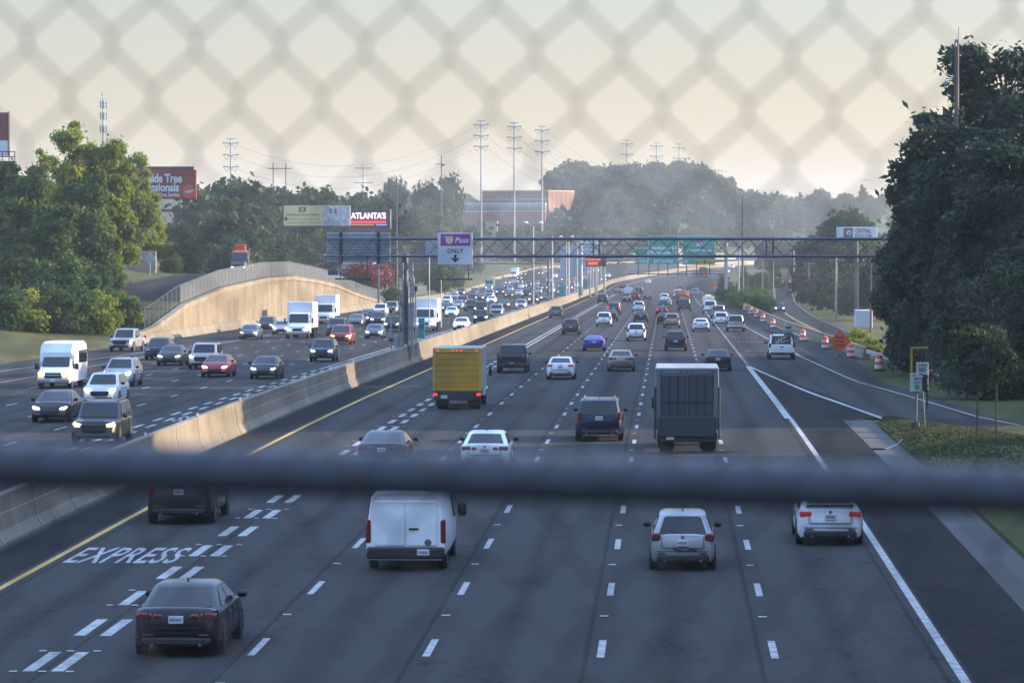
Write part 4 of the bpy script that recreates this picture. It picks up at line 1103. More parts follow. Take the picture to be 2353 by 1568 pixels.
# second, smaller sign back just beyond, right of the first
bs2 = thing('reversed_sign', 'small pale ribbed sign back between the post and the larger sign back', 'sign', ((gx(896) + gx(935)) / 2, GY + 40, gz(588, GY + 40)))
w, h = 1.6, 1.5
for k in range(8): MB().rbox(-w / 2, w / 2, 0, .06, h * k / 8 + .008, h * (k + 1) / 8 - .008, .01).obj('sign_plank', M_alu, bs2)
for x in (-.5, .5): MB().tube((x, .12, -4.5 - h), (x, .12, h), .05, n=6).obj('leg', M_galv, bs2)

# instruments along the barrier by the post
def small_pole(px, Y, ztop, label, kind):
    x = gx(px, Y); z = R(Y) + 1.36
    o = thing('sensor_pole', label, 'pole', (x, Y, z), 0, 'thin instrument poles on the median')
    MB().tube((0, 0, 0), (0, 0, ztop), .05, n=8).obj('pole', M_galv, o)
    if kind == 'cam': MB().rbox(-.16, .12, -.2, .2, ztop, ztop + .4, .06).obj('sensor_head', M_darkm, o)
    if kind == 'box': MB().rbox(-.16, .16, -.12, .12, .5, .75, .04).rbox(-.1, .1, -.1, .1, ztop - .5, ztop - .3, .03).obj('sensor_box', M_darkm, o)
    if kind == 'cab': MB().rbox(-.3, -.06, -.14, .14, -.1, .9, .03).obj('cabinet', M_galv, o)
    MB().tube((.02, -.1, 0), (.06, -.3, -.9), .02, n=5).obj('cable', M_black, o)
small_pole(898, 246, 3.0, 'thin pole with sensor boxes nearest the overpass side of the gantry post', 'box')
small_pole(917, 248, 3.3, 'thin pole with a grey cabinet hugging the gantry post', 'cab')
small_pole(955, 262, 3.9, 'thin pole with a dark sensor head between the gantry post and the teal marker', 'cam')
tm = []
for px, Y, hgt, lab in ((968, 268, 1.55, 'tall teal route marker with a shield, nearest one on the median'), (1291, 612, 1.9, 'teal route marker among the light poles, second along the median'), (1374, 800, 2.2, 'faint teal route marker farthest along the median')):
    x = gx(px, Y) if Y < 700 else -18.7
    o = thing('route_marker', lab, 'sign', (x, Y, R(Y) + 1.36), 0, 'teal route markers on the median')
    wm = .25 if Y < 400 else .55
    MB().rbox(-wm, wm, -.02, .02, .25, .25 + hgt, .015).obj('panel', M_teal, o)
    MB().tube((0, .05, -.1), (0, .05, .6), .05, n=6).obj('post', M_galv, o)
    MB().prism([(-.14, 1.28), (0, 1.32), (.14, 1.28), (.16, 1.14), (.1, .98), (0, .90), (-.1, .98), (-.16, 1.14)], 'y', -.03, -.021).obj('shield', mat('shield_blue', (.04, .08, .35)), o)
    MB().prism([(-.14, 1.29), (0, 1.33), (.14, 1.29), (.15, 1.2), (-.15, 1.2)], 'y', -.036, -.030).obj('shield_top', mat('shield_red', (.4, .03, .04)), o)

# light poles on the median
for i, (Y, hg, arms) in enumerate(((495, 11.3, 1), (576, 10.6, 0), (657, 10.6, 1), (672, 10.2, 0), (735, 10.6, 1), (821, 10.6, 1), (893, 10.6, 1), (1000, 11, 1))):
    nth = ('first', 'second', 'third', 'fourth', 'fifth', 'sixth', 'seventh', 'eighth')[i]
    o = thing('light_pole', nth + ' pale steel light pole along the median, counted from the overpass', 'light pole', (-18.9 + xc(Y), Y, R(Y) + 1.36), 0, 'steel light poles along the median')
    rr = .13 if arms else .19
    MB().tube((0, 0, 0), (0, 0, hg), rr, rr * .7, n=10).obj('pole', M_galv, o, smooth_=40)
    MB().rbox(-.25, .25, -.25, .25, -.02, .25, .04).obj('base', M_galv, o)
    if arms:
        for s in (-1, 1):
            MB().tube((0, 0, hg - .1), (s * .9, 0, hg + .35), .05, n=6).obj('arm', M_galv, o)
            MB().lathe([(.05, -.12), (.33, -.1), (.36, .0), (.25, .18), (.08, .25)], 'z', (s * 1.05, 0, hg + .42), 12).obj('lamp_head', mat('lamp_head', (.6, .62, .64), .35), o, smooth_=40)

# ------------------------------------------------------------------ distant green signs
SY = 750.0
def sgx(px): return at(px, VPY, SY).x
def sgz(py): return at(CX, py, SY).z
sg = thing('green_sign_gantry', 'distant sign gantry with catwalk carrying the green exit signs', 'gantry', (sgx(1668), SY, R(SY)))
oo = (sgx(1668), SY, R(SY))
truss(sg, oo, -18.5, oo[0], SY + .3, sgz(562), sgz(598), 1.2, .12, .05, 2.6, M_steel)
MB().tube((0, 1, -.5), (0, 1, sgz(556) - oo[2]), .42, .36, n=12).obj('post', M_galv, sg)
MB().tube((-18.5 - oo[0], 1, .5), (-18.5 - oo[0], 1, sgz(556) - oo[2]), .42, .36, n=12).obj('post', M_galv, sg)
MB().rbox(sgx(1440) - oo[0], sgx(1662) - oo[0], -1.4, -.7, sgz(629.5) - oo[2], sgz(627.5) - oo[2], .03).obj('catwalk', M_darkm, sg)
MB().rbox(sgx(1440) - oo[0], sgx(1662) - oo[0], -1.45, -1.38, sgz(622.5) - oo[2], sgz(621.8) - oo[2], .02).obj('catwalk_rail', M_darkm, sg)
for px in (1466, 1491, 1512, 1534, 1557, 1577, 1600, 1630):
    MB().box(sgx(px) - .09 - oo[0], sgx(px) + .09 - oo[0], -.9, -.72, sgz(633) - oo[2], sgz(600) - oo[2]).obj('hanger', M_darkm, sg)
def gsign(label, px0, px1, py0, py1, lines, m=M_green):
    x0, x1, z0, z1 = sgx(px0), sgx(px1), sgz(py1), sgz(py0)
    o = thing('exit_sign', label, 'sign', ((x0 + x1) / 2, SY - .35, z0), 0, 'green signs on the distant gantry')
    w, h = x1 - x0, z1 - z0
    MB().rbox(-w / 2, w / 2, 0, .12, 0, h, .04).obj('panel', m, o)
    b = .09
    fr = MB()
    for q in ((-w / 2 + .05, -w / 2 + .05 + b, .05, h - .05), (w / 2 - .05 - b, w / 2 - .05, .05, h - .05), (-w / 2 + .05 + b, w / 2 - .05 - b, .05, .05 + b), (-w / 2 + .05 + b, w / 2 - .05 - b, h - .05 - b, h - .05)): fr.box(q[0], q[1], -.014, -.001, q[2], q[3])
    fr.obj('border', M_refw, o)
    for t, cx_, cz, tw, th in lines:
        sign_text(t, tw, th, M_refw, o, (cx_ * w, -.018, cz * h), bold=.015)
    return o, w, h
gsign('small green sign lowest and first of the distant green signs', 1458, 1489, 569, 608, [('FREEWAY', 0, .42, 2.2, .5), ('ENTRANCE', 0, .2, 2.2, .45)])
gsign('green exit sign for Northcrest Rd with EXIT 3/4 MILE', 1489, 1559, 541, 608, [('EXIT 103', 0, .88, 2.6, .55), ('Northcrest Rd', 0, .585, 5.6, .80), ('Pleasantdale Rd', 0, .42, 5.6, .80), ('EXIT 3/4 MILE', 0, .12, 4.0, .58)])
o, w, h = gsign('green sign with a 285 shield for Chattanooga and Augusta', 1567, 1643, 541, 608, [('EAST', .02, .89, 1.9, .5), ('Chattanooga', .02, .49, 5.4, .8), ('Augusta', 0.02, .31, 3.6, .8)])
MB().rbox(-.13 * w, .5 * w - .05, -.03, .0, .05, .19 * h, .02).obj('exit_only_panel', M_signy, o)
sign_text('EXIT', 1.5, .5, M_blk, o, (.02 * w, -.036, .10 * h)); sign_text('ONLY', 1.5, .5, M_blk, o, (.37 * w, -.036, .10 * h))
for ax, mm in ((-.38, M_refw), (.19, M_blk)):
    MB().prism([(ax * w - .18, 1.05), (ax * w - .12, .65), (ax * w - .55, .75), (ax * w, .18), (ax * w + .55, .75), (ax * w + .12, .65), (ax * w + .18, 1.05)], 'y', -.042, -.028).obj('arrow', mm, o)
MB().prism([(-.85 + .1, .84 * h), (.1, .88 * h), (.95, .84 * h), (1.0, .74 * h), (.7, .62 * h), (.1, .575 * h), (-.5, .62 * h), (-.8, .74 * h)], 'y', -.03, -.014).obj('shield', mat('shield_blue', (.04, .08, .35)), o)
MB().prism([(-.83 + .1, .845 * h), (.1, .885 * h), (.93, .845 * h), (.97, .80 * h), (-.78, .80 * h)], 'y', -.036, -.0305).obj('shield_top', mat('shield_red', (.4, .03, .04)), o)
sign_text('285', 1.35, .75, M_refw, o, (.1, -.038, .70 * h), bold=.02)
# white sign, orange message board and grey sign back over the far median
def board(label, name, px0, px1, py0, py1, Y, m, cat='sign', legs=()):
    x0, x1 = at(px0, VPY, Y).x, at(px1, VPY, Y).x; z0, z1 = at(CX, py1, Y).z, at(CX, py0, Y).z
    o = thing(name, label, cat, ((x0 + x1) / 2, Y, R(Y)))
    w, h, b = x1 - x0, z1 - z0, z0 - R(Y)
    MB().rbox(-w / 2, w / 2, 0, .2, b, b + h, .04).obj('panel', m, o)
    for lx in legs: MB().tube((lx * w, .4, 0), (lx * w, .4, b + h), .2, n=8).obj('post', M_galv, o)
    return o, w, h, b
o, w, h, b = board('white sign with faint dark lettering above the orange message board', 'white_sign', 1329, 1373, 553, 593, 790, M_signw, legs=(-.38, .38))
sign_text('TRUCKS', 2.6, .5, M_blk, o, (0, -.012, b + h * .62)); sign_text('ALL LANES', 3.2, .45, M_blk, o, (0, -.012, b + h * .40))
o, w, h, b = board('black message board with glowing orange letters', 'message_board', 1346, 1393, 590, 612, 780, M_blk, 'message board', legs=(-.3, .05, .4))
led = mat('led_orange', (.3, .05, .02), emit=(1, .10, .03), es=1.2)
for i, (t, cx_, cz, tw) in enumerate((('ROADWORK', -.12, .68, 3.2), ('AHEAD', -.16, .33, 2.3))): sign_text(t, tw, .6, led, o, (cx_ * w, -.012, b + h * cz), bold=.03)
o, w, h, b = board('big plain grey sign back above the far jam', 'reversed_sign', 1287, 1351, 565, 634, 810, M_alu, legs=(-.3, .0, .3))
for k in range(1, 4): MB().box(-w / 2 + w * k / 4 - .05, -w / 2 + w * k / 4 + .05, -.08, -.001, b, b + h).obj('rib', M_steel, o)
# thin gantry behind the jam (only its pipes)
fg = thing('far_gantry', 'thin grey pipe gantry over the oncoming lanes beyond the toll sign', 'gantry', (-19, 560, R(560)))
truss(fg, (-19, 560, R(560)), -46, -19, 560, at(CX, 588, 560).z, at(CX, 606, 560).z, 1.0, .07, .04, 2.5, M_steel)
for x in (-46.2, -19): MB().tube((x + 19, .5, 0), (x + 19, .5, at(CX, 586, 560).z - R(560)), .16, n=8).obj('post', M_steel, fg)

# ------------------------------------------------------------------ billboards
def pole_sign(label, name, px, Y, py_b, r, cat='billboard'):
    p = at(px, py_b, Y); gz_ = G(p.x, Y)
    o = thing(name, label, cat, (p.x, Y, gz_))
    MB().tube((0, 1.2, -1), (0, 1.2, p.z - gz_), r, n=12).obj('pole', M_wood if r < .3 else M_steel, o, smooth_=40)
    return o, p.z - gz_, p.x
BY = 745.0
o, b, bx = pole_sign('yellow billboard with a grey photo panel on a single dark pole', 'yellow_billboard', 727, BY, 521, .45)
k = BY / F_PX
X = lambda px: (px - 727) * k
h = 49 * k
MB().rbox(X(651), X(781.5), 0, .5, b + .2, b + h, .06).obj('yellow_panel', mat('billboard_yellow', (.62, .53, .24), .6), o)
MB().rbox(X(782), X(805), 0, .5, b + .2, b + h, .06).obj('photo_panel', mat('billboard_photo', (.42, .46, .52), .5, var=.5, scale=.7), o)
MB().rbox(X(742), X(781), -.05, 0, b + .25, b + h - .05, .02).obj('photo_print', mat('billboard_photo2', (.38, .42, .48), .5, var=.55, scale=1.1), o)
ink = mat('billboard_ink', (.14, .13, .10), .6)
MB().rbox(X(686), X(703), -.05, 0, b + h - 1.35, b + h - .25, .1).obj('logo_plate', ink, o)
sign_text('S', .7, .6, mat('billboard_yellow', ()), o, (X(694.5), -.056, b + h - .8), bold=.03)
sign_text('Cabinets & Stone Gallery', 7.4, .72, ink, o, (X(696), -.012, b + h * .56), bold=.025)
sign_text('6400 Oakbrook Pkwy Norcross', 7.2, .42, ink, o, (X(696), -.012, b + h * .35), bold=.01)
sign_text('CabinetsGallery  770-000', 7.0, .36, ink, o, (X(696), -.012, b + h * .18), bold=.005)
MB().box(X(655), X(800), .1, .4, b - .25, b + .2).obj('walkway', M_darkm, o)
for px in (757, 768): MB().rbox(X(px), X(px + 6), -.09, -.051, b + h * .62, b + h * .85, .02).obj('printed_cabinet', ink, o)
MB().rbox(X(748), X(779), -.09, -.051, b + .45, b + 1.5, .05).obj('printed_worktop', mat('print_grey', (.3, .33, .37), .6, var=.5, scale=2), o)
o, b, bx = pole_sign('dark LED billboard reading ATLANTA\'S in pink white above a red band', 'led_billboard', 851, BY + 4, 525, .4)
X = lambda px: (px - 851) * k
h = 44 * k
MB().rbox(X(804), X(896), 0, .6, b + .1, b + h, .06).obj('screen', mat('led_screen', (.03, .02, .03), .4), o)
MB().rbox(X(896), X(898.5), -.03, .62, b - .2, b + h + .05, .04).obj('side_frame', M_galv, o)
sign_text("ATLANTA'S", X(888) - X(806), 1.42, mat('led_pink', (.5, .4, .5), emit=(1, .68, .86), es=.75), o, (X(846), -.012, b + h * .68), bold=.05)
MB().box(X(805), X(887), -.03, -.004, b + h * .28, b + h * .40).obj('red_band', mat('led_red', (.5, .02, .03), emit=(1, .03, .05), es=.8), o)
MB().box(X(806), X(860), -.03, -.004, b + h * .19, b + h * .225).obj('orange_line', mat('led_amber', (.5, .2, .05), emit=(1, .4, .1), es=.5), o)
MB().box(X(864), X(889), -.03, -.004, b + h * .17, b + h * .23).obj('blue_line', mat('led_blue', (.1, .1, .4), emit=(.3, .35, 1), es=.6), o)
MB().box(X(804), X(895), .1, .5, b - .55, b + .05).obj('skirt', mat('skirt_brown', (.11, .07, .06)), o)
MB().box(X(802), X(899), -.4, .3, b - .7, b - .6).obj('walkway', M_darkm, o)
RY = 520.0
o, b, bx = pole_sign('red tree service billboard half hidden behind the big sunlit tree', 'red_billboard', 345, RY, 457, .45)
k2 = RY / F_PX
X = lambda px: (px - 345) * k2
h = 67 * k2
MB().rbox(X(228), X(452), 0, .5, b, b + h, .06).obj('panel', mat('billboard_red', (.24, .03, .035), .5), o)
MB().rbox(X(230), X(446), .1, .45, b + h, b + h + .5, .03).obj('top_board', mat('board_dark', (.06, .045, .05)), o)
MB().box(X(235), X(453), -.6, .2, b - .55, b - .1).obj('walkway', M_darkm, o)
sign_text('Northside Tree', X(419) - X(291), 1.35, M_signw, o, (X(355), -.012, b + h * .71), bold=.04)
sign_text('Professionals', X(412) - X(303), 1.35, M_signw, o, (X(357.5), -.012, b + h * .405), bold=.04)
sign_text('Licensed and Insured Tree Service', X(413) - X(285), .62, M_signw, o, (X(349), -.012, b + h * .15), bold=.02)
MB().lathe([(0, -.03), (1.0, -.03), (1.0, -.005), (0, -.005)], 'y', (0, 0, 0), 24).obj('logo_disc', mat('logo_red', (.5, .05, .06)), o, (X(435), 0, b + h * .25))
o.children[-1].scale = (1.25, 1, .85)
MB().prism([(-.8, -.1), (.1, -.25), (.85, .2), (.2, .3), (-.3, .15)], 'y', -.06, -.035).obj('logo_leaf', mat('logo_green', (.2, .45, .22)), o, (X(435), 0, b + h * .25))
LY = 360.0
o, b, bx = pole_sign('red and white billboard cut by the picture edge above the dark trees', 'edge_billboard', -40, LY, 358, .45)
k3 = LY / F_PX
X = lambda px: (px + 40) * k3
h = 100 * k3
MB().rbox(X(-140), X(20), 0, .5, b, b + h * .35, .05).obj('white_panel', mat('bill_white', (.6, .62, .66), .5), o)
MB().rbox(X(-140), X(20), 0, .5, b + h * .35 + .01, b + h, .05).obj('red_panel', mat('bill_red', (.22, .06, .06), .5), o)
MB().rbox(X(18.5), X(21.5), -.03, .55, b, b + h + .1, .03).obj('side_frame', mat('board_dark', ()), o)
f = MB()
for px in (-10, 8, 24, 37):
    f.tube((X(px), -.5, b - .6), (X(px), -.5, b + .45), .05, n=5)
for zz in (-.6, -.1, .42): f.tube((X(-140), -.5, b + zz), (X(38), -.5, b + zz), .05, n=5)
f.box(X(-140), X(38), -.6, .4, b - .75, b - .6)
f.obj('walkway', M_darkm, o)
# gym sign beyond the gantry
CYY = 520.0
o, b, bx = pole_sign('white gym billboard reading CENTRAL ROCK GYM above the gantry pipe', 'gym_billboard', 1968, CYY, 549, .3)
k4 = CYY / F_PX
w, h = 93 * k4, 27.5 * k4
MB().rbox(-w / 2, w / 2, 0, .4, b, b + h, .05).obj('panel', mat('bill_white', ()), o)
sign_text('CENTRAL', 2.35, .68, ink, o, (.95, -.012, b + h * .68), bold=.03); sign_text('ROCK GYM', 2.35, .62, ink, o, (.95, -.012, b + h * .24), bold=.03)
MB().rbox(-1.95, -.6, -.02, -.002, b + .12, b + h - .12, .25).obj('logo_plate', ink, o)
MB().lathe([(0, -.005), (.36, -.005), (.36, .005), (0, .005)], 'y', (-1.15, -.027, b + h * .52), 18).obj('logo_ring', mat('bill_white', ()), o)
MB().lathe([(0, -.005), (.2, -.005), (.2, .005), (0, .005)], 'y', (-1.1, -.036, b + h * .50), 18).obj('logo_core', ink, o)

# ------------------------------------------------------------------ pylons, towers, poles and wires
def pylon(px, pt, pb, Y, nl, arm, label, group):
    top = at(px, pt, Y); zg = G(top.x, Y)
    o = thing('transmission_pylon', label, 'pylon', (top.x, Y, zg), 0, group)
    H = top.z - zg
    MB().tube((0, 0, 0), (0, 0, H), .5, .3, n=8).obj('mast', M_galv, o, smooth_=40)
    MB().tube((-arm * .55, 0, H), (arm * .55, 0, H), .2, n=5).obj('top_arm', M_galv, o)
    dz = nl
    z = H - dz * .42
    for i in range(3):
        for s in (-1, 1):
            mb = MB().path([(0, 0, z), (s * arm * .5, 0, z + .35), (s * arm, 0, z + .5)], .27, 5)
            mb.path([(s * arm, 0, z + .5), (s * arm * .55, 0, z - dz * .36), (s * arm * .1, 0, z)], .13, 4)
            mb.obj('cross_arm', M_galv, o)
        z -= dz
    return o
gpy = 'steel transmission pylons on the skyline'
pyl = []
for px, pt, Y, d, arm, lab in ((1105, 278, 1500, 4.6, 3.3, 'first and tallest of the three pylons above the brick building'), (1181, 282, 1530, 4.7, 3.3, 'middle one of the three tall pylons above the brick building'), (1245, 290, 1570, 4.8, 3.4, 'third of the tall pylons, beside the wooded hill'),
                               (530, 319, 1450, 4.9, 3.3, 'lone pylon above the trees behind the red billboard'), (1440, 322, 2050, 6.0, 3.8, 'first pylon poking out of the wooded hilltop'), (1508, 327, 2080, 6.0, 3.8, 'second pylon poking out of the wooded hilltop'), (1560, 331, 2120, 6.2, 3.9, 'third pylon poking out of the wooded hilltop')):
    pyl.append(pylon(px, pt, 0, Y, d, arm, lab, gpy))
for px, pt, Y, lab in ((835, 377, 1700, 'small pylon on the skyline above the yellow billboard'), (1660, 388, 2900, 'tiny pylon right of the wooded hill'), (1990, 408, 2900, 'tiny pylon on the hazy skyline near the big dark trees')):
    top = at(px, pt, Y); zg = G(top.x, Y); H = top.z - zg
    o = thing('transmission_pylon', lab, 'pylon', (top.x, Y, zg), 0, gpy)
    MB().tube((0, 0, 0), (0, 0, H), .8, .4, n=6).obj('mast', M_galv, o)
    for z in (H - 2, H - 9): MB().tube((-4.5, 0, z), (4.5, 0, z), .3, n=4).obj('cross_arm', M_galv, o)
o = thing('h_frame_pylon', 'two-legged wooden power pylon on the skyline above the yellow billboard', 'pylon', (at(642, 400, 1600).x, 1600, G(at(642, 400, 1600).x, 1600)))
zz = at(642, 374, 1600).z - G(at(642, 400, 1600).x, 1600)
for s in (-1, 1): MB().tube((s * 2.9, 0, 0), (s * 2.9, 0, zz), .28, n=6).obj('leg', M_wood, o)
MB().tube((-5.6, 0, zz - 2.6), (5.6, 0, zz - 2.6), .25, n=5).obj('cross_arm', M_wood, o)
def wires(name, label, pairs, r, m):
    for A, B, sag in pairs:
        mb = MB(); pts = []
        for i in range(13):
            t = i / 12; p = A.lerp(B, t); p.z -= sag * 4 * t * (1 - t); pts.append(p - A)
        mb.path([tuple(p) for p in pts], r, 4)
        o = mb.obj(name, m, None, A); tag(o, label, 'power line', 'power lines strung between pylons')
hz = lambda o: Vector(o.location) + Vector((0, 0, 0))
def ptop(o, s, lev, arm, d): 
    H = max(v.co.z for v in o.children[0].data.vertices)
    return Vector(o.location) + Vector((s * arm, 0, H - d * .42 - lev * d + .3))
prs = []
for a_, b_, d, a1 in ((0, 4, 4.6, 3.3), (1, 5, 4.7, 3.3), (2, 6, 4.8, 3.4)):
    for lev in (0, 1, 2): prs.append((ptop(pyl[a_], 1, lev, a1, d), ptop(pyl[b_], -1, lev, 3.8, 6.0), 14))
for lev in (0, 1, 2):
    prs.append((ptop(pyl[3], 1, lev, 3.3, 4.9), ptop(pyl[0], -1, lev, 3.3, 4.6), 12))
wires('power_line', 'thin sagging wire strung between skyline pylons', prs, .05, M_darkm)
# cell tower
cx_ = at(237, 300, 800).x; zg = G(cx_, 800); H = at(237, 212, 800).z - zg
o = thing('cell_tower', 'slim cell phone tower with four antenna rings behind the sunlit tree', 'tower', (cx_, 800, zg))
MB().tube((0, 0, 0), (0, 0, H), .42, .16, n=8).obj('mast', M_galv, o)
for z, full in ((H - .6, 0), (H - 2.6, 1), (H - 5.2, 1), (H - 8.2, 1)):
    mb = MB()
    for i in range(3):
        a0, a1 = 2 * math.pi * i / 3, 2 * math.pi * (i + 1) / 3
        p, q = Vector((math.cos(a0), math.sin(a0), 0)), Vector((math.cos(a1), math.sin(a1), 0))
        mb.tube(p + Vector((0, 0, z)), q + Vector((0, 0, z)), .05, n=4); mb.tube(p + Vector((0, 0, z - .9)), q + Vector((0, 0, z - .9)), .05, n=4)
        if full:
            for t in (.1, .5, .9):
                c = p.lerp(q, t); mb.rbox(c.x - .14, c.x + .14, c.y - .12, c.y + .12, z - 1.0, z + .6, .03)
    mb.obj('antenna_ring', M_alu, o)
# camera mast in the big tree
cy_ = 240.0
cxx = at(2197, 300, cy_).x; H = at(2197, 94, cy_).z - G(cxx, cy_)
o = thing('camera_mast', 'tall dark mast with traffic camera rising out of the big trees', 'mast', (cxx, cy_, G(cxx, cy_)))
MB().tube((0, 0, 0), (0, 0, H), .22, .15, n=10).obj('pole', mat('mast_brown', (.13, .105, .085), .7), o, smooth_=40)
MB().tube((.08, 0, H), (.12, 0, H + .95), .018, n=5).obj('whip_aerial', M_darkm, o)
MB().rbox(-.14, .14, -.14, .14, H - .02, H + .1, .03).rbox(-.20, -.02, -.2, .05, H - .45, H - .1, .04).obj('radio_unit', M_alu, o)
MB().tube((0, 0, H - 2.55), (-.72, 0, H - 2.55), .035, n=6).tube((-.72, 0, H - 2.55), (-.72, 0, H - 2.75), .03, n=6).obj('bracket', M_galv, o)
MB().lathe([(.06, .22), (.13, .18), (.15, .05), (.13, -.08), (.06, -.16)], 'z', (-.74, 0, H - 2.92), 12).obj('camera_dome', M_alu, o, smooth_=50)
f = MB(); pts = [(-.2 - .1 * math.cos(t), -.05, H - 1.0 + .2 * math.sin(t)) for t in [2 * math.pi * i / 12 for i in range(13)]]
f.path(pts, .02, 4); f.path([(-.2, -.05, H - 1.2), (-.17, -.05, H - 2.5)], .015, 4); f.obj('cable_loop', M_black, o)
# plain poles
def plain_pole(name, label, px, pyt, Y, r, m, cat='pole', arm=None, group=None):
    x = at(px, 500, Y).x; zg = G(x, Y); H = at(px, pyt, Y).z - zg
    o = thing(name, label, cat, (x, Y, zg), 0, group)
    MB().tube((0, 0, -.3), (0, 0, H), r, r * .65, n=8).obj('shaft', m, o, smooth_=40)
    if arm: arm(o, H)
    return o
def crossarm(o, H):
    MB().box(-1.2, 1.2, -.06, .06, H - .7, H - .55).obj('crossarm', M_wood, o)
    for x in (-1.0, -.5, .5, 1.0): MB().lathe([(.04, 0), (.07, .08), (.04, .18)], 'z', (x, 0, H - .55), 8).obj('insulator', M_alu, o)
def tlamp(o, H): MB().rbox(-.5, .5, -.3, .3, H - .1, H + .15, .05).obj('lamp_head', M_galv, o)
plain_pole('tall_pole', 'tall thin dark pole above the toll lane sign', 911, 405, 620, .20, M_steel)
plain_pole('utility_pole', 'weathered pole with short arm on the skyline above the far trees', 1014, 358, 1300, .3, M_wood, arm=lambda o, H: MB().box(-2.2, .5, -.1, .1, H - 3.2, H - 2.9).obj('crossarm', M_wood, o))
plain_pole('tall_pole', 'tall dark pole rising through the gantry near the green signs', 1706, 449, 610, .24, M_steel)
plain_pole('sign_post', 'pale steel post standing in the median shrubs', 1697, 575, 600, .18, M_galv, arm=tlamp)
plain_pole('sign_post', 'thin pale post among the dark shrubs past the tall pole', 1752, 590, 760, .16, M_galv, arm=tlamp)
plain_pole('sign_post', 'thinnest pale post beside the far cone shrub', 1777, 600, 820, .14, M_galv)
ups = []
for px, pyt, Y, r, lab in ((1921, 590, 560, .22, 'pale utility pole at the road verge under the gantry pipe'), (1970, 600, 505, .17, 'leaning brown utility pole before the white trailer'), (2001, 590, 470, .17, 'brown utility pole closest to the big dark trees'), (1824, 565, 900, .22, 'far utility pole at the bend of the frontage road'), (1858, 600, 720, .2, 'dark utility pole half lost in the roadside trees')):
    ups.append(plain_pole('utility_pole', lab, px, pyt, Y, r, M_wood if r < .22 else M_galv, arm=crossarm, group='utility poles by the frontage road'))
def utop(o, dx): return Vector(o.location) + Vector((dx, 0, max(v.co.z for v in o.children[0].data.vertices) - .5))
pr2 = []
for a_, b_ in ((3, 4), (4, 0), (0, 1), (1, 2)):
    for dx in (-1.0, 1.0): pr2.append((utop(ups[a_], dx), utop(ups[b_], dx), 1.6))
for A, B, sg_ in pr2:
    mb = MB(); mb.path([tuple(A.lerp(B, i / 8) - A - Vector((0, 0, sg_ * 4 * (i / 8) * (1 - i / 8)))) for i in range(9)], .035, 4)
    tag(mb.obj('roadside_wire', M_darkm, None, A), 'sagging wire between the utility poles of the frontage road', 'power line', 'wires between the roadside utility poles')

# ------------------------------------------------------------------ roadworks: barrels and the diamond sign
def barrel_mesh():
    out = []
    prof = [(.30, .0), (.30, .16), (.285, .17), (.285, .36), (.27, .37), (.27, .56), (.255, .57), (.255, .76), (.235, .77), (.235, .94), (.19, 1.0), (.1, 1.02)]
    bands = [(0, 2, M_orange), (2, 4, M_refw), (4, 6, M_orange), (6, 8, M_refw), (8, 12, M_orange)]
    for a_, b_, m in bands:
        out.append((MB().lathe(prof[a_:b_], 'z', (0, 0, 0), 14).mesh('band', m, 40), 'band'))
    out.append((MB().lathe([(.42, -.02), (.42, .06), (.33, .09)], 'z', (0, 0, 0), 12).mesh('rubber_base', M_rub), 'rubber_base'))
    out.append((MB().rbox(-.08, .08, -.02, .02, 1.0, 1.10, .015).mesh('handle', M_orange), 'handle'))
    return out
BM = barrel_mesh()
bl = [(2019, 851, 'orange and white traffic barrel standing before the guard rail'), (1954, 822, 'orange and white barrel half behind the diamond sign'), (1895, 802, 'orange and white barrel just before the diamond sign'), (1844, 784, 'orange and white barrel beside the ladder pickup'),
      (1775, 754, 'orange and white barrel between the ladder pickup and the silver pickup'), (1752, 740, 'sixth orange and white barrel counted from the guard rail'), (1737, 729, 'seventh orange barrel counted from the guard rail'), (1724, 722, 'eighth orange barrel counted from the guard rail'), (1711, 713, 'ninth orange barrel counted from the guard rail')]
for px, py, lab in bl:
    p = gp(px, py)
    o = thing('traffic_barrel', lab, 'traffic barrel', p, rnd.uniform(0, 6), 'orange barrels along the side barrier')
    o.scale = (1.08,) * 3
    for me, nm in BM: place(nm, me, o)
for i, (px, py) in enumerate(((1699, 704), (1691, 700), (1683, 695), (1676, 691), (1670, 687), (1664, 683), (1658, 679), (1653, 675), (1648, 671), (1644, 667))):
    p = gp(px, py)
    o = thing('traffic_barrel', 'small far traffic barrel in the tight row at the merge', 'traffic barrel', p, rnd.uniform(0, 6), 'tight row of far traffic barrels')
    o.scale = (1.1,) * 3
    for me, nm in BM: place(nm, me, o)
def diamond(px, py, s, label, words, leg=.5):
    p = gp(px, py)
    o = thing('roadwork_sign', label, 'road sign', p)
    c = leg + s * .707
    MB().prism([(0, c - s * .707), (s * .707, c), (0, c + s * .707), (-s * .707, c)], 'y', -.02, .02).obj('panel', M_signor, o)
    q = s * .707 - .06
    e = MB()
    for a_, b_ in (((0, c - q), (q, c)), ((q, c), (0, c + q)), ((0, c + q), (-q, c)), ((-q, c), (0, c - q))): e.tube((a_[0], -.024, a_[1]), (b_[0], -.024, b_[1]), .012, n=4)
    e.obj('border', M_blk, o)
    for t, dz, w in words: sign_text(t, w * s, .155 * s, M_blk, o, (0, -.028, c + dz * s), bold=.02)
    for sx in (-.28, .28): MB().tube((0, .05, leg * .8), (sx, .25, 0), .025, n=6).obj('leg', M_darkm, o)
    MB().tube((0, .05, leg * .3), (0, .05, c + s * .8), .025, n=6).obj('mast', M_darkm, o)
diamond(1929, 826, 1.2, 'orange diamond sign reading ROAD WORK AHEAD beside the barrels', (('ROAD', .25, .5), ('WORK', 0, .56), ('AHEAD', -.25, .6)), .55)
diamond(1635.5, 672, 1.15, 'tiny far orange diamond sign at the end of the barrels', (('ROAD', .25, .5), ('WORK', 0, .56)), .9)

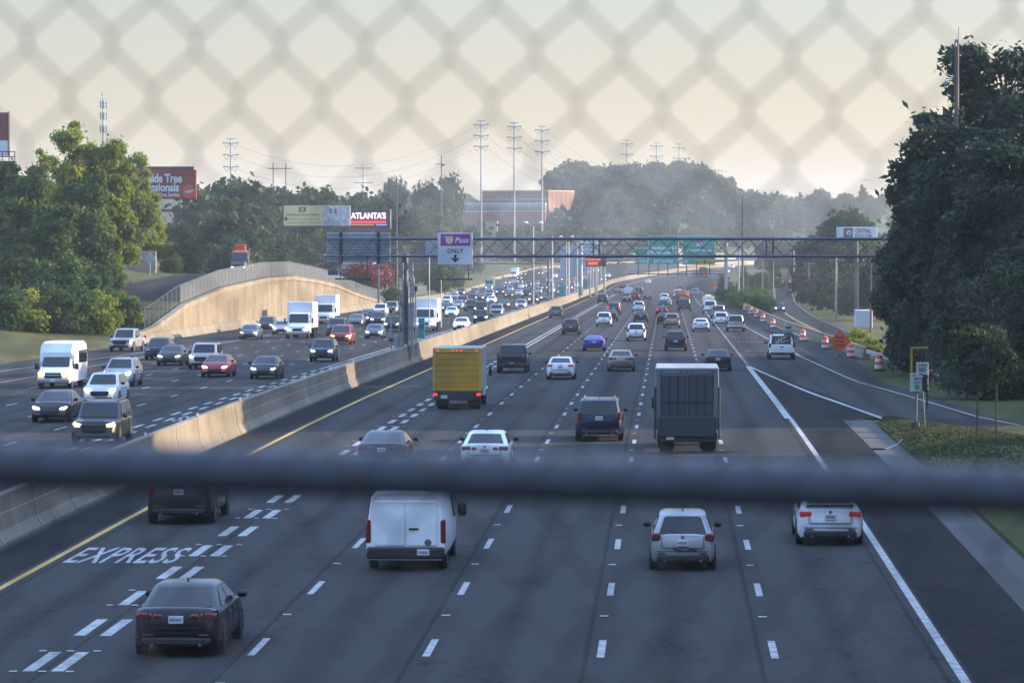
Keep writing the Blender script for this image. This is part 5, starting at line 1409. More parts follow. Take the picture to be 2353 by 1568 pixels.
# ------------------------------------------------------------------ ramp meter signal, signs and saplings on the island
p = gp(2102, 1003); 
o = thing('ramp_signal', 'ramp meter signal post on a tall black base in the grass', 'traffic signal', p)
sc = p.y / F_PX
MB().lathe([(.30, 0), (.27, .2), (.20, .42), (.19, .62), (.09, .68)], 'z', (0, 0, 0), 8).obj('pedestal', M_black, o)
MB().tube((.03, 0, .5), (.06, 0, 2.75), .055, n=10).obj('pole', M_steel, o)
MB().rbox(.28, .56, -.12, .1, 1.95, 2.95, .05).obj('signal_head', M_black, o)
for k in range(2):
    MB().lathe([(.10, -.20), (.115, -.20), (.115, 0), (.10, 0)], 'y', (.42, -.1, 2.2 + k * .4), 12).obj('visor', M_black, o)
    MB().disc((.42, -.125, 2.2 + k * .4), .09, 'y', .02, 12).obj('lens', mat('lens_dark', (.03, .02, .015), .2), o)
MB().tube((.0, 0, 2.2), (.35, 0, 2.5), .03, n=6).obj('signal_arm', M_black, o)
p2 = p + Vector((-.02, -.12, 0))
o = thing('green_dot_sign', 'white sign with a green dot on the ramp signal post', 'sign', p2)
MB().rbox(-.22, .30, -.02, .02, 1.95, 2.75, .02).obj('panel', mat('dull_sign_white', (.36, .38, .38)), o)
MB().disc((.08, -.03, 2.16), .115, 'y', .02, 18).obj('green_dot', mat('dot_green', (.02, .22, .13)), o)
sign_text('ONE CAR', .34, .09, M_blk, o, (.03, -.024, 2.66)); sign_text('PER', .16, .09, M_blk, o, (.03, -.024, 2.50)); sign_text('GREEN', .28, .09, M_blk, o, (.06, -.024, 2.35))
o = thing('stop_on_red_sign', 'tilted white sign with the word RED above the green dot sign', 'sign', p + Vector((.02, -.2, 0)))
MB().rbox(-.0, .52, -.02, .02, 2.55, 3.22, .02).obj('panel', mat('dull_sign_white', ()), o)
sign_text('STOP HERE ON', .40, .10, M_blk, o, (.26, -.026, 3.10)); sign_text('RED', .28, .17, M_blk, o, (.26, -.026, 2.90), bold=.02)
MB().prism([(.10, 2.72), (.34, 2.64), (.32, 2.60), (.42, 2.60), (.40, 2.72), (.37, 2.68), (.12, 2.76)], 'y', -.03, -.021).obj('arrow', M_blk, o)
MB().tube((.42, .06, -.1), (.24, .06, 2.9), .03, n=6).obj('post', M_steel, o)
fz = Vector((at(2089, 862, 178).x, 178, R(178)))
o = thing('yellow_bar_frame', 'yellow steel clearance frame reaching out of the foliage behind the ramp signal', 'frame', fz)
MB().rbox(.05, .16, 0, .12, 1.62, 3.15, .02).obj('upright', mat('frame_yellow_paint', (.36, .22, .02), .5), o)
MB().rbox(.16, .95, 0, .10, 3.06, 3.15, .02).rbox(.16, .34, 0, .10, 1.62, 1.70, .02).obj('arm', mat('frame_yellow_paint', ()), o)
MB().tube((.9, .2, -.2), (.9, .2, 3.15), .05, n=6).obj('post', M_darkm, o)
# torn white debris on the gutter
p = gp(2045, 1033)
o = thing('bumper_scrap', 'torn strip of white plastic lying at the gutter', 'debris', p)
MB().loft([[(-.55, 0, .02), (-.55, .12, .02), (-.55, .12, .05), (-.55, 0, .05)], [(-.1, .02, .03), (-.1, .2, .03), (-.1, .2, .07), (-.1, .02, .07)], [(.3, .05, .22), (.3, .22, .20), (.3, .22, .25), (.3, .05, .27)], [(.5, .08, .42), (.5, .2, .40), (.5, .2, .45), (.5, .08, .46)]]).obj('strip', M_signw, o)
MB().rbox(-.75, -.2, -.02, .06, .01, .07, .02).obj('dark_strip', M_black, o)
# kerb inlet grates
for yy in (155.5, 150.6, 113.5):
    g = thing('drain_grate', {155.5: 'slotted drain grate in the gutter nearest the island tip', 150.6: 'slotted drain grate in the gutter beside the white plastic strip', 113.5: 'slotted drain grate in the gutter below the fence rail'}[yy], 'drain grate', (9.0, yy, R(yy) + .012), 0, 'drain grates in the gutter')
    MB().box(-.62, .5, -.3, .3, 0, .006).obj('grate_frame', M_gutter, g)
    for k in range(12):
        MB().box(-.58 + k * .09, -.535 + k * .09, -.22, .22, .005, .012).obj('slot', M_black, g)

# ------------------------------------------------------------------ buildings
BYY = 1850.0
kb = BYY / F_PX
bxx = lambda px: at(px, VPY, BYY).x
bzz = lambda py: at(CX, py, BYY).z
def building(name, label, px0, px1, pyt, pyb, Y, depth, m, mtop=None, windows=0, cat='building'):
    x0, x1 = at(px0, VPY, Y).x, at(px1, VPY, Y).x; z1, z0 = at(CX, pyt, Y).z, at(CX, pyb, Y).z
    z0 = min(z0, G((x0 + x1) / 2, Y)) - 1
    o = thing(name, label, cat, ((x0 + x1) / 2, Y, z0))
    w, h = x1 - x0, z1 - z0
    MB().box(-w / 2, w / 2, 0, depth, 0, h - .6).obj('wall', m, o)
    MB().rbox(-w / 2 - .15, w / 2 + .15, -.15, depth + .15, h - .6, h, .05).obj('roof_parapet', mtop or m, o)
    for k in range(windows):
        wx = -w / 2 + w * (k + .5) / windows
        f = MB().rbox(wx - w / windows * .25, wx + w / windows * .25, -.06, .02, h - 4.2, h - 2.6, .03).obj('window_frame', M_alu, o)
        MB().box(wx - w / windows * .2, wx + w / windows * .2, -.08, -.05, h - 4.0, h - 2.8).obj('pane', M_glass, f)
    return o, w, h
o, w, h = building('brick_building', 'long red brick building with tan top band below the tall pylons', 1098, 1266, 437, 520, BYY, 36, M_brick, M_tan, 7)
o.rotation_euler.z = -.36
for k in range(5): MB().box(w / 2 - .02, w / 2 + .12, 1 + k * 6.4, 1.5 + k * 6.4, 0, h - .65).obj('pilaster', M_tan, o)
MB().box(-w / 2, w / 2 + .08, -.08, -.01, h - 4.9, h - 4.5).obj('band', M_tan, o)
o, w, h = building('glass_hall', 'low hall with a rounded glass roof and round gable in front of the brick building', 1012, 1252, 484, 520, 1790, 14, M_brick, M_tan, 0)
pr = [(7 + 7.1 * math.cos(t), h - .3 + 4.4 * math.sin(t)) for t in [math.pi * i / 12 for i in range(13)]]
for k in range(16):
    a_, b_ = -w / 2 + w * k / 16 + .06, -w / 2 + w * (k + 1) / 16 - .06
    MB().prism(pr, 'x', a_, b_).obj('roof_pane', mat('roof_glass', (.09, .11, .11), .45, spec=.4), o)
MB().prism([(7 + (p_[0] - 7) * 1.06, h - .3 + (p_[1] - h + .3) * 1.06) for p_ in pr], 'x', w / 2 - .05, w / 2 + .25).obj('round_gable', M_signw, o)
MB().prism([(7 + (p_[0] - 7) * .75, h - .3 + (p_[1] - h + .3) * .75) for p_ in pr], 'x', w / 2 + .25, w / 2 + .32).obj('gable_glass', M_glass, o)
building('tan_annex', 'small sunlit tan annex beside the round gable', 1265, 1341, 497, 525, 1760, 12, M_tan, M_tan, 3)
building('tan_annex', 'tiny tan block among trees below the glass hall', 1115, 1142, 508, 530, 1740, 8, M_tan, M_tan, 1)
building('pale_warehouse', 'pale flat warehouse roof in haze beyond the gym billboard', 1940, 2060, 459, 500, 2700, 60, mat('warehouse_pale', (.30, .30, .31), .7), None, 6)
building('low_shop', 'low grey shop with blue signs behind the retaining wall', 782, 850, 604, 660, 640, 14, mat('shop_grey', (.25, .22, .19), .8, var=.15), None, 0)
for px, py, Y, w_, h_, m, lab in ((795, 612, 628, 1.6, 2.4, mat('shop_blue', (.06, .12, .38)), 'small blue and white shop sign under the grey sign back'), (820, 612, 630, 1.6, 1.8, mat('shop_blue', ()), 'second small blue shop sign next to the red bush'), (884, 632, 640, 1.3, .9, M_signw, 'white roadside board near the parked van')):
    q = at(px, py, Y); zg = G(q.x, Y)
    o = thing('shop_sign', lab, 'sign', (q.x, Y, zg))
    MB().rbox(-w_ / 2, w_ / 2, -.1, .1, q.z - zg - h_, q.z - zg, .04).obj('panel', m, o)
    MB().box(-w_ / 2 + .1, w_ / 2 - .1, -.12, -.1, q.z - zg - .5, q.z - zg - .15).obj('stripe', M_signw, o)
    for s in (-.3, .3): MB().tube((s * w_, 0, 0), (s * w_, 0, q.z - zg - h_ + .05), .06, n=6).obj('post', M_galv, o)
# stone wall with yellow sign on the grassy bank
sw = thing('stone_wall', 'tan rough stone wall standing on the grass bank', 'wall', (-66.5, 440, G(-66.5, 440)))
r3 = random.Random(5)
stone_m = [MB().rbox(-.5, .5, -.12, .12, 0, 1, .1).mesh('stone', M_stone)]
x0 = at(286, 600, 440).x + 66.5; x1 = at(359, 600, 440).x + 66.5; zb0 = at(320, 634, 440).z - G(-66.5, 440); ztop = at(320, 577, 440).z - G(-66.5, 440)
MB().box(x0 + .05, x1 - .05, .02, .5, zb0 - 1, ztop - .06).obj('core', mat('mortar', (.28, .24, .19), .9), sw)
z = zb0
while z < ztop - .1:
    hh = r3.uniform(.2, .3); x = x0
    while x < x1 - .1:
        ww = min(r3.uniform(.3, .62), x1 - x)
        q = place('stone', stone_m[0], sw, (x + ww / 2, r3.uniform(-.03, .03), z)); q.scale = (ww * .94, 1, min(hh, ztop - z) * .93)
        x += ww
    z += hh
p = at(345, 645, 425); zg = G(p.x, 425)
o = thing('back_of_diamond_sign', 'grey back of a diamond road sign in front of the stone wall', 'road sign', (p.x, 425, zg))
hz_ = at(345, 594, 425).z - zg
MB().prism([(0, hz_ - .74), (.74, hz_), (0, hz_ + .74), (-.74, hz_)], 'y', -.02, .02).obj('panel', M_alu, o)
MB().tube((0, -.06, -.2), (0, -.06, hz_ + .7), .035, n=6).obj('post', M_galv, o)
# white trailer beside the frontage road
x = at(1985, 720, 480).x; zg = G(x, 480)
o = thing('box_trailer', 'white box trailer parked beside the utility poles', 'trailer', (x, 480, zg))
MB().rbox(-1.15, 1.15, 0, 4, .5, 2.9, .05).obj('box', mat('trailer_white', (.55, .56, .57), .5), o)
MB().box(-1.0, 1.0, -.03, -.01, .62, 2.75).obj('rear_door', mat('trailer_door', (.42, .43, .45), .5), o)
for s in (-1, 1): MB().lathe([(.2, -.1), (.36, -.1), (.36, .1), (.2, .1)], 'x', (s * 1.0, 2.2, .36), 14).obj('wheel', M_rub, o)
# tan ramp walls far off
def far_wall(label, pts, ht, m):
    o = None; mb = MB(); rings = []
    P0 = at(*pts[0])
    for px, py, Y in pts:
        q = at(px, py, Y); rings.append([(q.x - P0.x, q.y - P0.y, q.z - P0.z), (q.x - P0.x, q.y + .6 - P0.y, q.z - P0.z), (q.x - P0.x, q.y + .6 - P0.y, q.z - ht - P0.z), (q.x - P0.x, q.y - P0.y, q.z - ht - P0.z)])
    mb.loft(rings); o = mb.obj('ramp_wall', m, None, P0); tag(o, label, 'wall')
far_wall('sunlit tan ramp wall behind the green signs', [(1376, 583, 1700), (1430, 577, 1720), (1500, 572, 1740), (1600, 570, 1760), (1690, 588, 1780)], 5, M_tan)
far_wall('long low tan wall along the far ramp below the green signs', [(1560, 606, 1560), (1640, 603, 1580), (1700, 600, 1600), (1770, 597, 1620), (1835, 598, 1640)], 3, M_tan)

# ------------------------------------------------------------------ trees
def leaf_cloud(seed, blobs, n, size, elong=1.5, hollow=.55):
    """n leaf-sized quads spread through ellipsoid blobs (cx,cy,cz,rx,ry,rz)"""
    g = np.random.default_rng(seed)
    B = np.array(blobs, float)
    vol = (B[:, 3] * B[:, 4] * B[:, 5]) ** (2 / 3)
    idx = g.choice(len(B), n, p=vol / vol.sum())
    d = g.normal(size=(n, 3)); d /= np.linalg.norm(d, axis=1)[:, None]
    rr = (hollow + (1 - hollow) * g.random(n)) ** 1.0
    rr *= 1 + .13 * g.normal(size=n) * (g.random(n) < .3)
    c = B[idx, :3] + d * B[idx, 3:] * rr[:, None]
    c += g.normal(size=(n, 3)) * (size * (.35 + .9 * (g.random(n) < .15)))[:, None]
    # leaf frames: roughly facing outwards, tumbled
    nrm = d * .8 + g.normal(size=(n, 3)) * .75; nrm[:, 2] += .25
    nrm /= np.linalg.norm(nrm, axis=1)[:, None]
    t = np.cross(nrm, g.normal(size=(n, 3))); t /= np.linalg.norm(t, axis=1)[:, None] + 1e-9
    b = np.cross(nrm, t)
    s = size * (.6 + .8 * g.random(n))[:, None]
    v = np.stack([c - t * s * elong * .5, c + b * s * .45 + nrm * s * .12, c + t * s * elong * .5, c - b * s * .45 + nrm * s * .12], 1).reshape(-1, 3)
    return v, np.arange(n * 4).reshape(-1, 4)

def crown_blobs(seed, r, h, z0, k=26, taper=0.0, br=.34):
    g = random.Random(seed); out = []
    for i in range(k):
        for _ in range(50):
            x, y, z = g.uniform(-1, 1), g.uniform(-1, 1), g.uniform(-1, 1)
            lim = 1 - taper * (z + 1) / 2
            if x * x + y * y + (z * z if taper == 0 else 0) < lim * lim and x * x + y * y > (.12 * lim) ** 2: break
        q = br * g.uniform(.7, 1.25) * (1 - taper * .5 * (z + 1) / 2)
        out.append((x * r * .82, y * r * .82, z0 + h * (z + 1) / 2 * .92 + h * .04, r * q * 1.1, r * q * 1.1, min(r, h * .5) * q * (1.0 if taper == 0 else .8)))
    out.append((0, 0, z0 + h * .45, r * .5, r * .5, h * .36))
    return out

def trunk_mesh(seed, h, r, z0, spread, m=M_bark):
    g = random.Random(seed); mb = MB()
    p = Vector((0, 0, -.4)); q = Vector((g.uniform(-.15, .15), g.uniform(-.1, .1), z0 + (h - z0) * .35))
    mb.tube(p, q, r, r * .6, n=8); top = Vector((q.x + g.uniform(-.3, .3), q.y, h * .9)); mb.tube(q, top, r * .6, r * .12, n=6)
    for i in range(7):
        t = i / 7; s = q.lerp(top, t * .8) if i > 1 else p.lerp(q, .75 + .2 * i)
        a = g.uniform(0, 6.28); L_ = spread * g.uniform(.5, .85) * (1 - t * .5)
        e = s + Vector((math.cos(a) * L_, math.sin(a) * L_, L_ * g.uniform(.3, .8)))
        mb.tube(s, e, r * .32 * (1 - t * .5), r * .06, n=5)
    return mb.mesh('trunk', m)

TREE = {}
def tree_kind(key, seed, r, h, z0, n, leaf, m, k=26, taper=0, br=.34, elong=1.5, trunk=.28, hollow=.55):
    v, f = leaf_cloud(seed, crown_blobs(seed, r, h, z0, k, taper, br), n, leaf, elong, hollow)
    TREE[key] = (big_mesh('crown', v, f, m), trunk_mesh(seed, z0 + h, trunk, z0, r), float(np.percentile(v[:, 2], 99.97)))
# broad sunlit trees, dark bushy ones, pines, cones, bushes (unit heights in metres)
tree_kind('broad', 11, 3.1, 11.5, 1.6, 22000, .23, M_leafy, 70, .35, .26)
tree_kind('broad2', 12, 3.0, 9.5, 1.4, 20000, .23, M_leafy, 60, .3, .27)
tree_kind('dark', 13, 3.2, 9.5, 1.2, 13000, .30, M_leaf, 34, .35, .34)
tree_kind('dark2', 14, 3.2, 7.0, .4, 10000, .28, M_leaf, 28, .25, .36)
tree_kind('shrubby', 15, 2.2, 3.0, 0.0, 6000, .20, M_leaf, 18, 0, .42)
tree_kind('goldshrub', 16, 2.2, 3.2, 0.0, 5000, .20, M_leafy, 18, 0, .42)
tree_kind('cone', 17, 2.3, 6.0, .1, 9000, .17, M_leafd, 40, .62, .40)
tree_kind('deep', 18, 5.2, 17.0, 1.5, 46000, .21, M_leafd, 100, .45, .23, 1.9, .4)
tree_kind('deep2', 19, 4.4, 12.0, .6, 36000, .20, M_leafd, 80, .35, .24, 1.9, .35)
tree_kind('pine', 20, 3.0, 11.0, 3.5, 20000, .19, M_leafp, 34, .55, .25, 2.6, .28, .3)
tree_kind('myrtle', 21, 3.4, 6.2, .6, 16000, .17, M_leafd, 30, .2, .34, 1.5, .2)
tree_kind('far', 22, 6.0, 12.5, 1.5, 3600, .8, M_leafh, 26, .15, .34)
tree_kind('far2', 23, 5.0, 11.0, .8, 3200, .8, M_leafh, 24, .3, .36)
tree_kind('far3', 24, 7.0, 13.0, 1.0, 4000, .85, M_leafh, 30, .05, .32)
tree_kind('farpine', 25, 4.2, 14.0, 5.5, 2200, .85, M_leafh, 20, .35, .33)
tree_kind('redbush', 26, 1.9, 3.2, .1, 3500, .22, M_red, 14, 0, .42)
tree_kind('sapling', 27, 1.3, 2.2, 2.6, 2600, .14, M_leafd, 12, 0, .45, 1.5, .06)

def tree(kind, x, y, label, H=None, wide=1.0, name='tree', cat='tree', group=None, z=None, rz=None, dip=.15):
    cm, tm_, h = TREE[kind]
    zg = (G(x, y) if z is None else z) - dip
    o = thing(name, label, cat, (x, y, zg), rnd.uniform(0, 6.28) if rz is None else rz, group)
    k = (H / h) if H else 1
    o.scale = (k * wide, k * wide, k)
    place('crown', cm, o)
    if kind not in ('shrubby', 'goldshrub', 'redbush'): place('trunk', tm_, o)
    else: place('stem', tm_, o)
    return o

def tree_px(kind, px, pyt, Y, label, wide=1.0, surf=None, **k):
    p = at(px, pyt, Y); zg = G(p.x, Y)
    return tree(kind, p.x, Y, label, max(1.0, p.z - zg + .15) * 1.01, wide, **k)

gl = 'trees along the oncoming side'
# the sunlit clump on the service road bank
for kd, px, pt, Y, wd, lab in (('broad', 172, 282, 392, 1.0, 'tallest sunlit yellow-green tree with a loose top, beside the cell tower'),
                               ('broad2', 240, 322, 380, .85, 'sunlit yellow-green tree in front of the cell tower'),
                               ('broad2', 303, 350, 470, .8, 'sunlit tree whose edge covers the red billboard'),
                               ('broad', 98, 345, 402, .9, 'small-topped lighter tree below the edge billboard'),
                               ('dark', 60, 400, 372, 1.1, 'dark green tree filling the gap beneath the edge billboard'),
                               ('dark', 15, 372, 390, 1.0, 'dark tree at the picture edge right under the edge billboard'),
                               ('broad2', 342, 440, 474, .8, 'lower sunlit tree leaning towards the clipped hedge'),
                               ('dark', 195, 420, 366, 1.0, 'dark lower tree mass under the tallest sunlit tree'),
                               ('dark', 130, 470, 360, 1.2, 'dark green tree low in the clump above the pickup'),
                               ('broad2', 232, 470, 368, .9, 'mid-green tree low in the clump above the service road'),
                               ('dark2', 30, 560, 350, 1.2, 'dark bushy tree low at the picture edge'),
                               ('dark2', 95, 600, 345, 1.1, 'bushy tree behind the white shuttle bus'),
                               ('dark2', 165, 600, 345, 1.2, 'bushy tree rising from the road edge above the silver pickup'),
                               ('dark2', 225, 610, 350, .9, 'bushy tree next to the foot of the service road'),
                               ('dark2', -20, 640, 335, 1.2, 'dark bush tree at the very edge of the picture'),
                               ('dark', -50, 420, 395, 1.2, 'dark tree beyond the picture edge')):
    tree_px(kd, px, pt, Y, lab, wd, group=gl)
for kd, px, pt, Y, wd, lab in (('goldshrub', 292, 668, 341, .9, 'yellowish scrubby bush at the foot of the slatted fence'), ('shrubby', 262, 655, 337, .8, 'green scrub beside the silver pickup'), ('goldshrub', 218, 662, 333, .9, 'golden scrub on the verge behind the silver pickup'),
                               ('shrubby', 170, 650, 331, .9, 'green scrub on the verge behind the shuttle bus'), ('shrubby', 118, 640, 329, .9, 'dark scrub on the verge near the shuttle bus roof'), ('goldshrub', 66, 660, 327, .9, 'scrub with dry leaves at the verge near the picture edge'), ('shrubby', 10, 650, 325, 1.0, 'scrub cut by the picture edge'), ('goldshrub', 312, 700, 345, .8, 'thin scrub growing through the lower fence')):
    tree_px(kd, px, pt, Y, lab, wd, name='bush', cat='bush', group='scrub along the oncoming verge')
tree_px('cone', 437, 522, 455, 'dense dark conical evergreen on the bank above the service road', 1.15, name='evergreen_shrub', cat='shrub')
tree_px('shrubby', 398, 583, 448, 'round green bush between the stone wall and the conical evergreen', .9, name='bush', cat='bush')
hd = thing('clipped_hedge', 'pale clipped hedge in sun above the stone wall', 'hedge', (at(360, 570, 470).x, 470, G(at(360, 570, 470).x, 470)))
hb = [(x * .9, 0, at(360, 560, 470).z - hd.location.z - 1.0 - .2 * (x % 2), .8, .8, 1.2) for x in range(-2, 4)]
v, fq = leaf_cloud(5, hb, 5000, .18); place('foliage', big_mesh('foliage', v, fq, M_leafy), hd)
# behind: tree belt up to the billboards
belt = [('far', 420, 500, 560), ('far2', 470, 395, 640), ('far3', 520, 398, 700), ('far', 575, 405, 690), ('far3', 625, 418, 800), ('far2', 545, 470, 600), ('far', 500, 480, 560), ('far2', 535, 530, 520), ('far', 578, 500, 640), ('far3', 690, 420, 800), ('far', 750, 428, 820), ('far2', 790, 432, 850), ('far3', 845, 440, 860), ('far', 880, 450, 830), ('far2', 640, 470, 790), ('far', 690, 540, 690), ('far2', 650, 555, 660), ('far', 765, 530, 720), ('far2', 600, 565, 590), ('far2', 505, 545, 530), ('far', 960, 470, 900), ('far2', 1010, 480, 900), ('far', 930, 505, 820), ('far2', 985, 495, 780), ('far3', 1060, 520, 900), ('far2', 1015, 540, 820), ('far', 1125, 500, 960), ('far3', 1170, 510, 1000), ('far2', 1215, 520, 1000), ('far', 1260, 505, 960), ('far3', 1300, 520, 940), ('far2', 1345, 515, 960), ('far', 985, 415, 1400), ('far3', 1030, 398, 1500), ('farpine', 1010, 385, 1350), ('far', 900, 405, 1500), ('far2', 1290, 500, 1060), ('far3', 1370, 430, 1050), ('far3', 1410, 440, 1080), ('far', 1340, 465, 1000), ('far3', 1395, 490, 1000), ('far2', 1085, 545, 850), ('far2', 900, 560, 780), ('far', 1150, 545, 900), ('far', 1040, 508, 1400), ('far3', 1085, 512, 1000), ('far', 1200, 508, 1000), ('far2', 1235, 522, 1000), ('far3', 1280, 512, 1000), ('far2', 1330, 520, 1000), ('far', 1380, 525, 1000)]
where = ['beside the red billboard pole', 'behind the tow truck', 'behind the yellow billboard', 'beyond the yellow billboard', 'beyond the LED billboard', 'past the tall thin pole', 'before the glass hall', 'behind the toll sign', 'beside the brick building', 'between the brick building and the hill']
belt_t = []
for i, (kd, px, pt, Y) in enumerate(belt):
    if px > 1070 and Y < 1250: Y = 1688 + (px * 7 + pt * 3) % 70
    if px > 1070: pt += 8
    elif px > 890 and Y < 1000 and pt < 545: Y = 1230 + (px * 7) % 110
    w_ = where[0] if px < 460 else where[1] if px < 560 else where[2] if px < 700 else where[3] if px < 800 else where[4] if px < 890 else where[5] if px < 1000 else where[7] if px < 1110 else where[6] if px < 1240 else where[8] if px < 1330 else where[9]
    kk = {'far': 'rounded hazy tree', 'far2': 'narrow hazy tree', 'far3': 'broad hazy tree', 'farpine': 'flat-topped hazy pine'}[kd]
    hh = 'topmost' if pt < 425 else 'mid-height' if pt < 505 else 'low'
    if px < 700: pt += 8
    pq = at(px, pt, Y); kq = max(1.0, pq.z - G(pq.x, Y)) / TREE[kd][2]; wq = min(1.0 if pt < 500 else 1.25, 7.2 / ({'far': 6, 'far2': 5, 'far3': 7, 'farpine': 4.2}[kd] * kq))
    belt_t.append((pt, tree_px(kd, px, pt, Y, '%s %s standing %s' % (hh, kk, w_), wq, group='hazy tree belt behind the billboards')))
for lab in {o['label'] for _, o in belt_t}:
    same = sorted([q for q in belt_t if q[1]['label'] == lab], key=lambda q: q[0])
    if len(same) > 1:
        for q, w_ in zip(same, ('the tallest there', 'the lower one there', 'the lowest one there')): q[1]['label'] = lab + ', ' + w_
for px, pt, Y in ((846, 600, 620),): tree_px('redbush', px, pt, Y, 'reddish bush beside the blue shop signs, ' + ('closer to them' if px < 850 else 'farther from them'), 1.1, name='bush', cat='bush', group='red bushes by the shops')
for px, pt, Y, lab in ((905, 655, 600, 'bush climbing over the lower slatted fence'), (1000, 600, 760, 'green bush by the far service road'), (1046, 612, 900, 'bright green bush beside the roadside barrier'), (1030, 608, 880, 'dark green bush before the far gantry')): tree_px('shrubby', px, pt, Y, lab, .9, name='bush', cat='bush')
# the sunny side: median shrubs, frontage trees
for kd, px, pt, Y, wd, lab in (('shrubby', 1725, 655, 585, 1.3, 'largest dark shrub on the strip between highway and frontage road'), ('shrubby', 1690, 650, 640, 1.1, 'dark shrub at the foot of the pale post'), ('shrubby', 1748, 672, 560, 1.0, 'low dark shrub closest to the frontage car'), ('cone', 1664, 628, 800, 1.2, 'dark shrub crossed by the sign gantry post'), ('cone', 1707, 612, 830, .9, 'upright shrub behind the tall pole'), ('shrubby', 1745, 622, 850, 1.3, 'rounded shrub far along the strip'), ('cone', 1774, 598, 860, 1.15, 'pointed dark conifer far along the strip'), ('shrubby', 1705, 665, 570, 1.0, 'leafy shrub above the far barrels')):
    tree_px(kd, px, pt, Y, lab, wd, name='shrub', cat='shrub', group='shrubs between highway and frontage road')
for kd, px, pt, Y, wd, lab in (('far', 1960, 475, 760, 1.0, 'tree behind the gym billboard'), ('far3', 1900, 520, 800, 1.0, 'tree at the edge of the gym billboard'), ('far2', 1870, 545, 760, 1.1, 'dark tree by the far utility pole'), ('far', 1930, 560, 660, .9, 'dark tree under the gym billboard'), ('far2', 1985, 560, 620, .9, 'dark tree between the utility poles'), ('far2', 1860, 620, 690, 1.1, 'low dark tree at the frontage bend'), ('far2', 1900, 620, 640, 1.2, 'low dark tree behind the pale utility pole'), ('far2', 1950, 640, 600, 1.2, 'low dark tree behind the white trailer'), ('far2', 2000, 600, 560, 1.1, 'dark tree beside the brown utility pole'), ('far', 2055, 580, 560, 1.0, 'dark tree tucked behind the big trees'), ('far2', 1838, 555, 940, .9, 'hazy tree near the far frontage bend')):
    tree_px(kd, px, pt, Y, lab, wd, group='trees along the frontage road')
for px, pt, Y, lab in ((1968, 752, 330, 'bright leafy bush at the end of the side barrier'), (2000, 770, 300, 'green bush behind the side barrier end')): tree_px('goldshrub', px, pt, Y, lab, 1.0, name='bush', cat='bush')
# the big dark trees
for kd, px, pt, Y, wd, lab in (('deep', 2318, 78, 246, 1.0, 'tallest dark tree, its top near the camera mast'), ('pine', 2150, 262, 240, 1.25, 'dark pine beside the camera mast'), ('pine', 2105, 385, 236, 1.2, 'lower dark pine with tufted twigs before the mast'), ('deep2', 2205, 290, 232, 1.0, 'dark leafy tree right below the camera mast'), ('deep2', 2118, 470, 262, .8, 'dark leafy tree at the outer edge of the big group'), ('deep2', 2130, 430, 252, 1.0, 'dark leafy tree in the middle of the big group'), ('deep', 2380, 190, 225, 1.0, 'huge dark tree cut by the picture edge'), ('deep2', 2300, 330, 214, 1.0, 'dark tree in front of the tallest one'), ('deep2', 2098, 580, 268, .75, 'low dark tree above the bright bush'), ('deep2', 2400, 420, 200, 1.0, 'dark tree at the picture edge over the ramp')):
    tree_px(kd, px, pt, Y, lab, wd, group='big dark trees beside the ramp')
for px, pt, Y, wd, lab in ((2235, 620, 222, .9, 'crape myrtle with faint pink flowers under the big trees'), (2160, 640, 236, .8, 'dark crape myrtle beside the guard rail'), (2330, 600, 193, 1.0, 'dark myrtle overhanging the ramp')):
    o = tree_px('myrtle', px, pt, Y, lab, wd, group='myrtles below the big trees')
    bb = crown_blobs(31, 3.3, 6.0, .8, 12, .2, .3)
    v, fq = leaf_cloud(int(px), bb, 420, .11, 1.2, .9); place('blossom', big_mesh('blossom', v, fq, M_pink), o)
for i, (px, py, lab) in enumerate(((2243, 1040, 'thin young tree in the grass, nearer the ramp signal'), (2288, 1030, 'thin young tree in the grass, nearer the picture edge'))):
    p = gp(px, py); tree('sapling', p.x, p.y, lab, 5.2, .75, name='young_tree', z=p.z + .3, group='young trees on the grass island')

# grass blades on the island
gg = np.random.default_rng(4); n_ = 26000
yy_ = gg.uniform(112, 166, n_); x0_ = np.interp(yy_, [112, 115, 135, 148, 160, 166], [9.62, 9.62, 9.62, 9.62, 9.7, 10.3]); x1_ = np.interp(yy_, [112, 115, 135, 148, 160, 166], [26, 25, 18.6, 15, 12, 10.6])
t_ = gg.random(n_); xx_ = x0_ - .08 + (x1_ - x0_ + .12) * t_
zz_ = np.array([R(a) for a in yy_]) + .12 + np.minimum(.5, (x1_ - x0_) * .06) * np.clip(np.minimum(t_, 1 - t_) / .3, 0, 1)
hgt_ = gg.uniform(.03, .10, n_); ang = gg.uniform(0, np.pi, n_); lean = gg.normal(0, .06, (n_, 2))
dx_, dy_ = np.cos(ang) * .05, np.sin(ang) * .05
q_ = np.stack([np.stack([xx_ - dx_, yy_ - dy_, zz_], 1), np.stack([xx_ + dx_, yy_ + dy_, zz_], 1), np.stack([xx_ + dx_ * .3 + lean[:, 0], yy_ + dy_ * .3 + lean[:, 1], zz_ + hgt_], 1), np.stack([xx_ - dx_ * .3 + lean[:, 0], yy_ - dy_ * .3 + lean[:, 1], zz_ + hgt_], 1)], 1).reshape(-1, 3)
gr_ = place('grass', big_mesh('grass', q_, np.arange(n_ * 4).reshape(-1, 4), foliage('grass_blades', (.03, .046, .014), (.085, .095, .032), .3, .3)))
tag(gr_, 'short rough grass on the island beside the ramp', 'grass', kind='stuff')

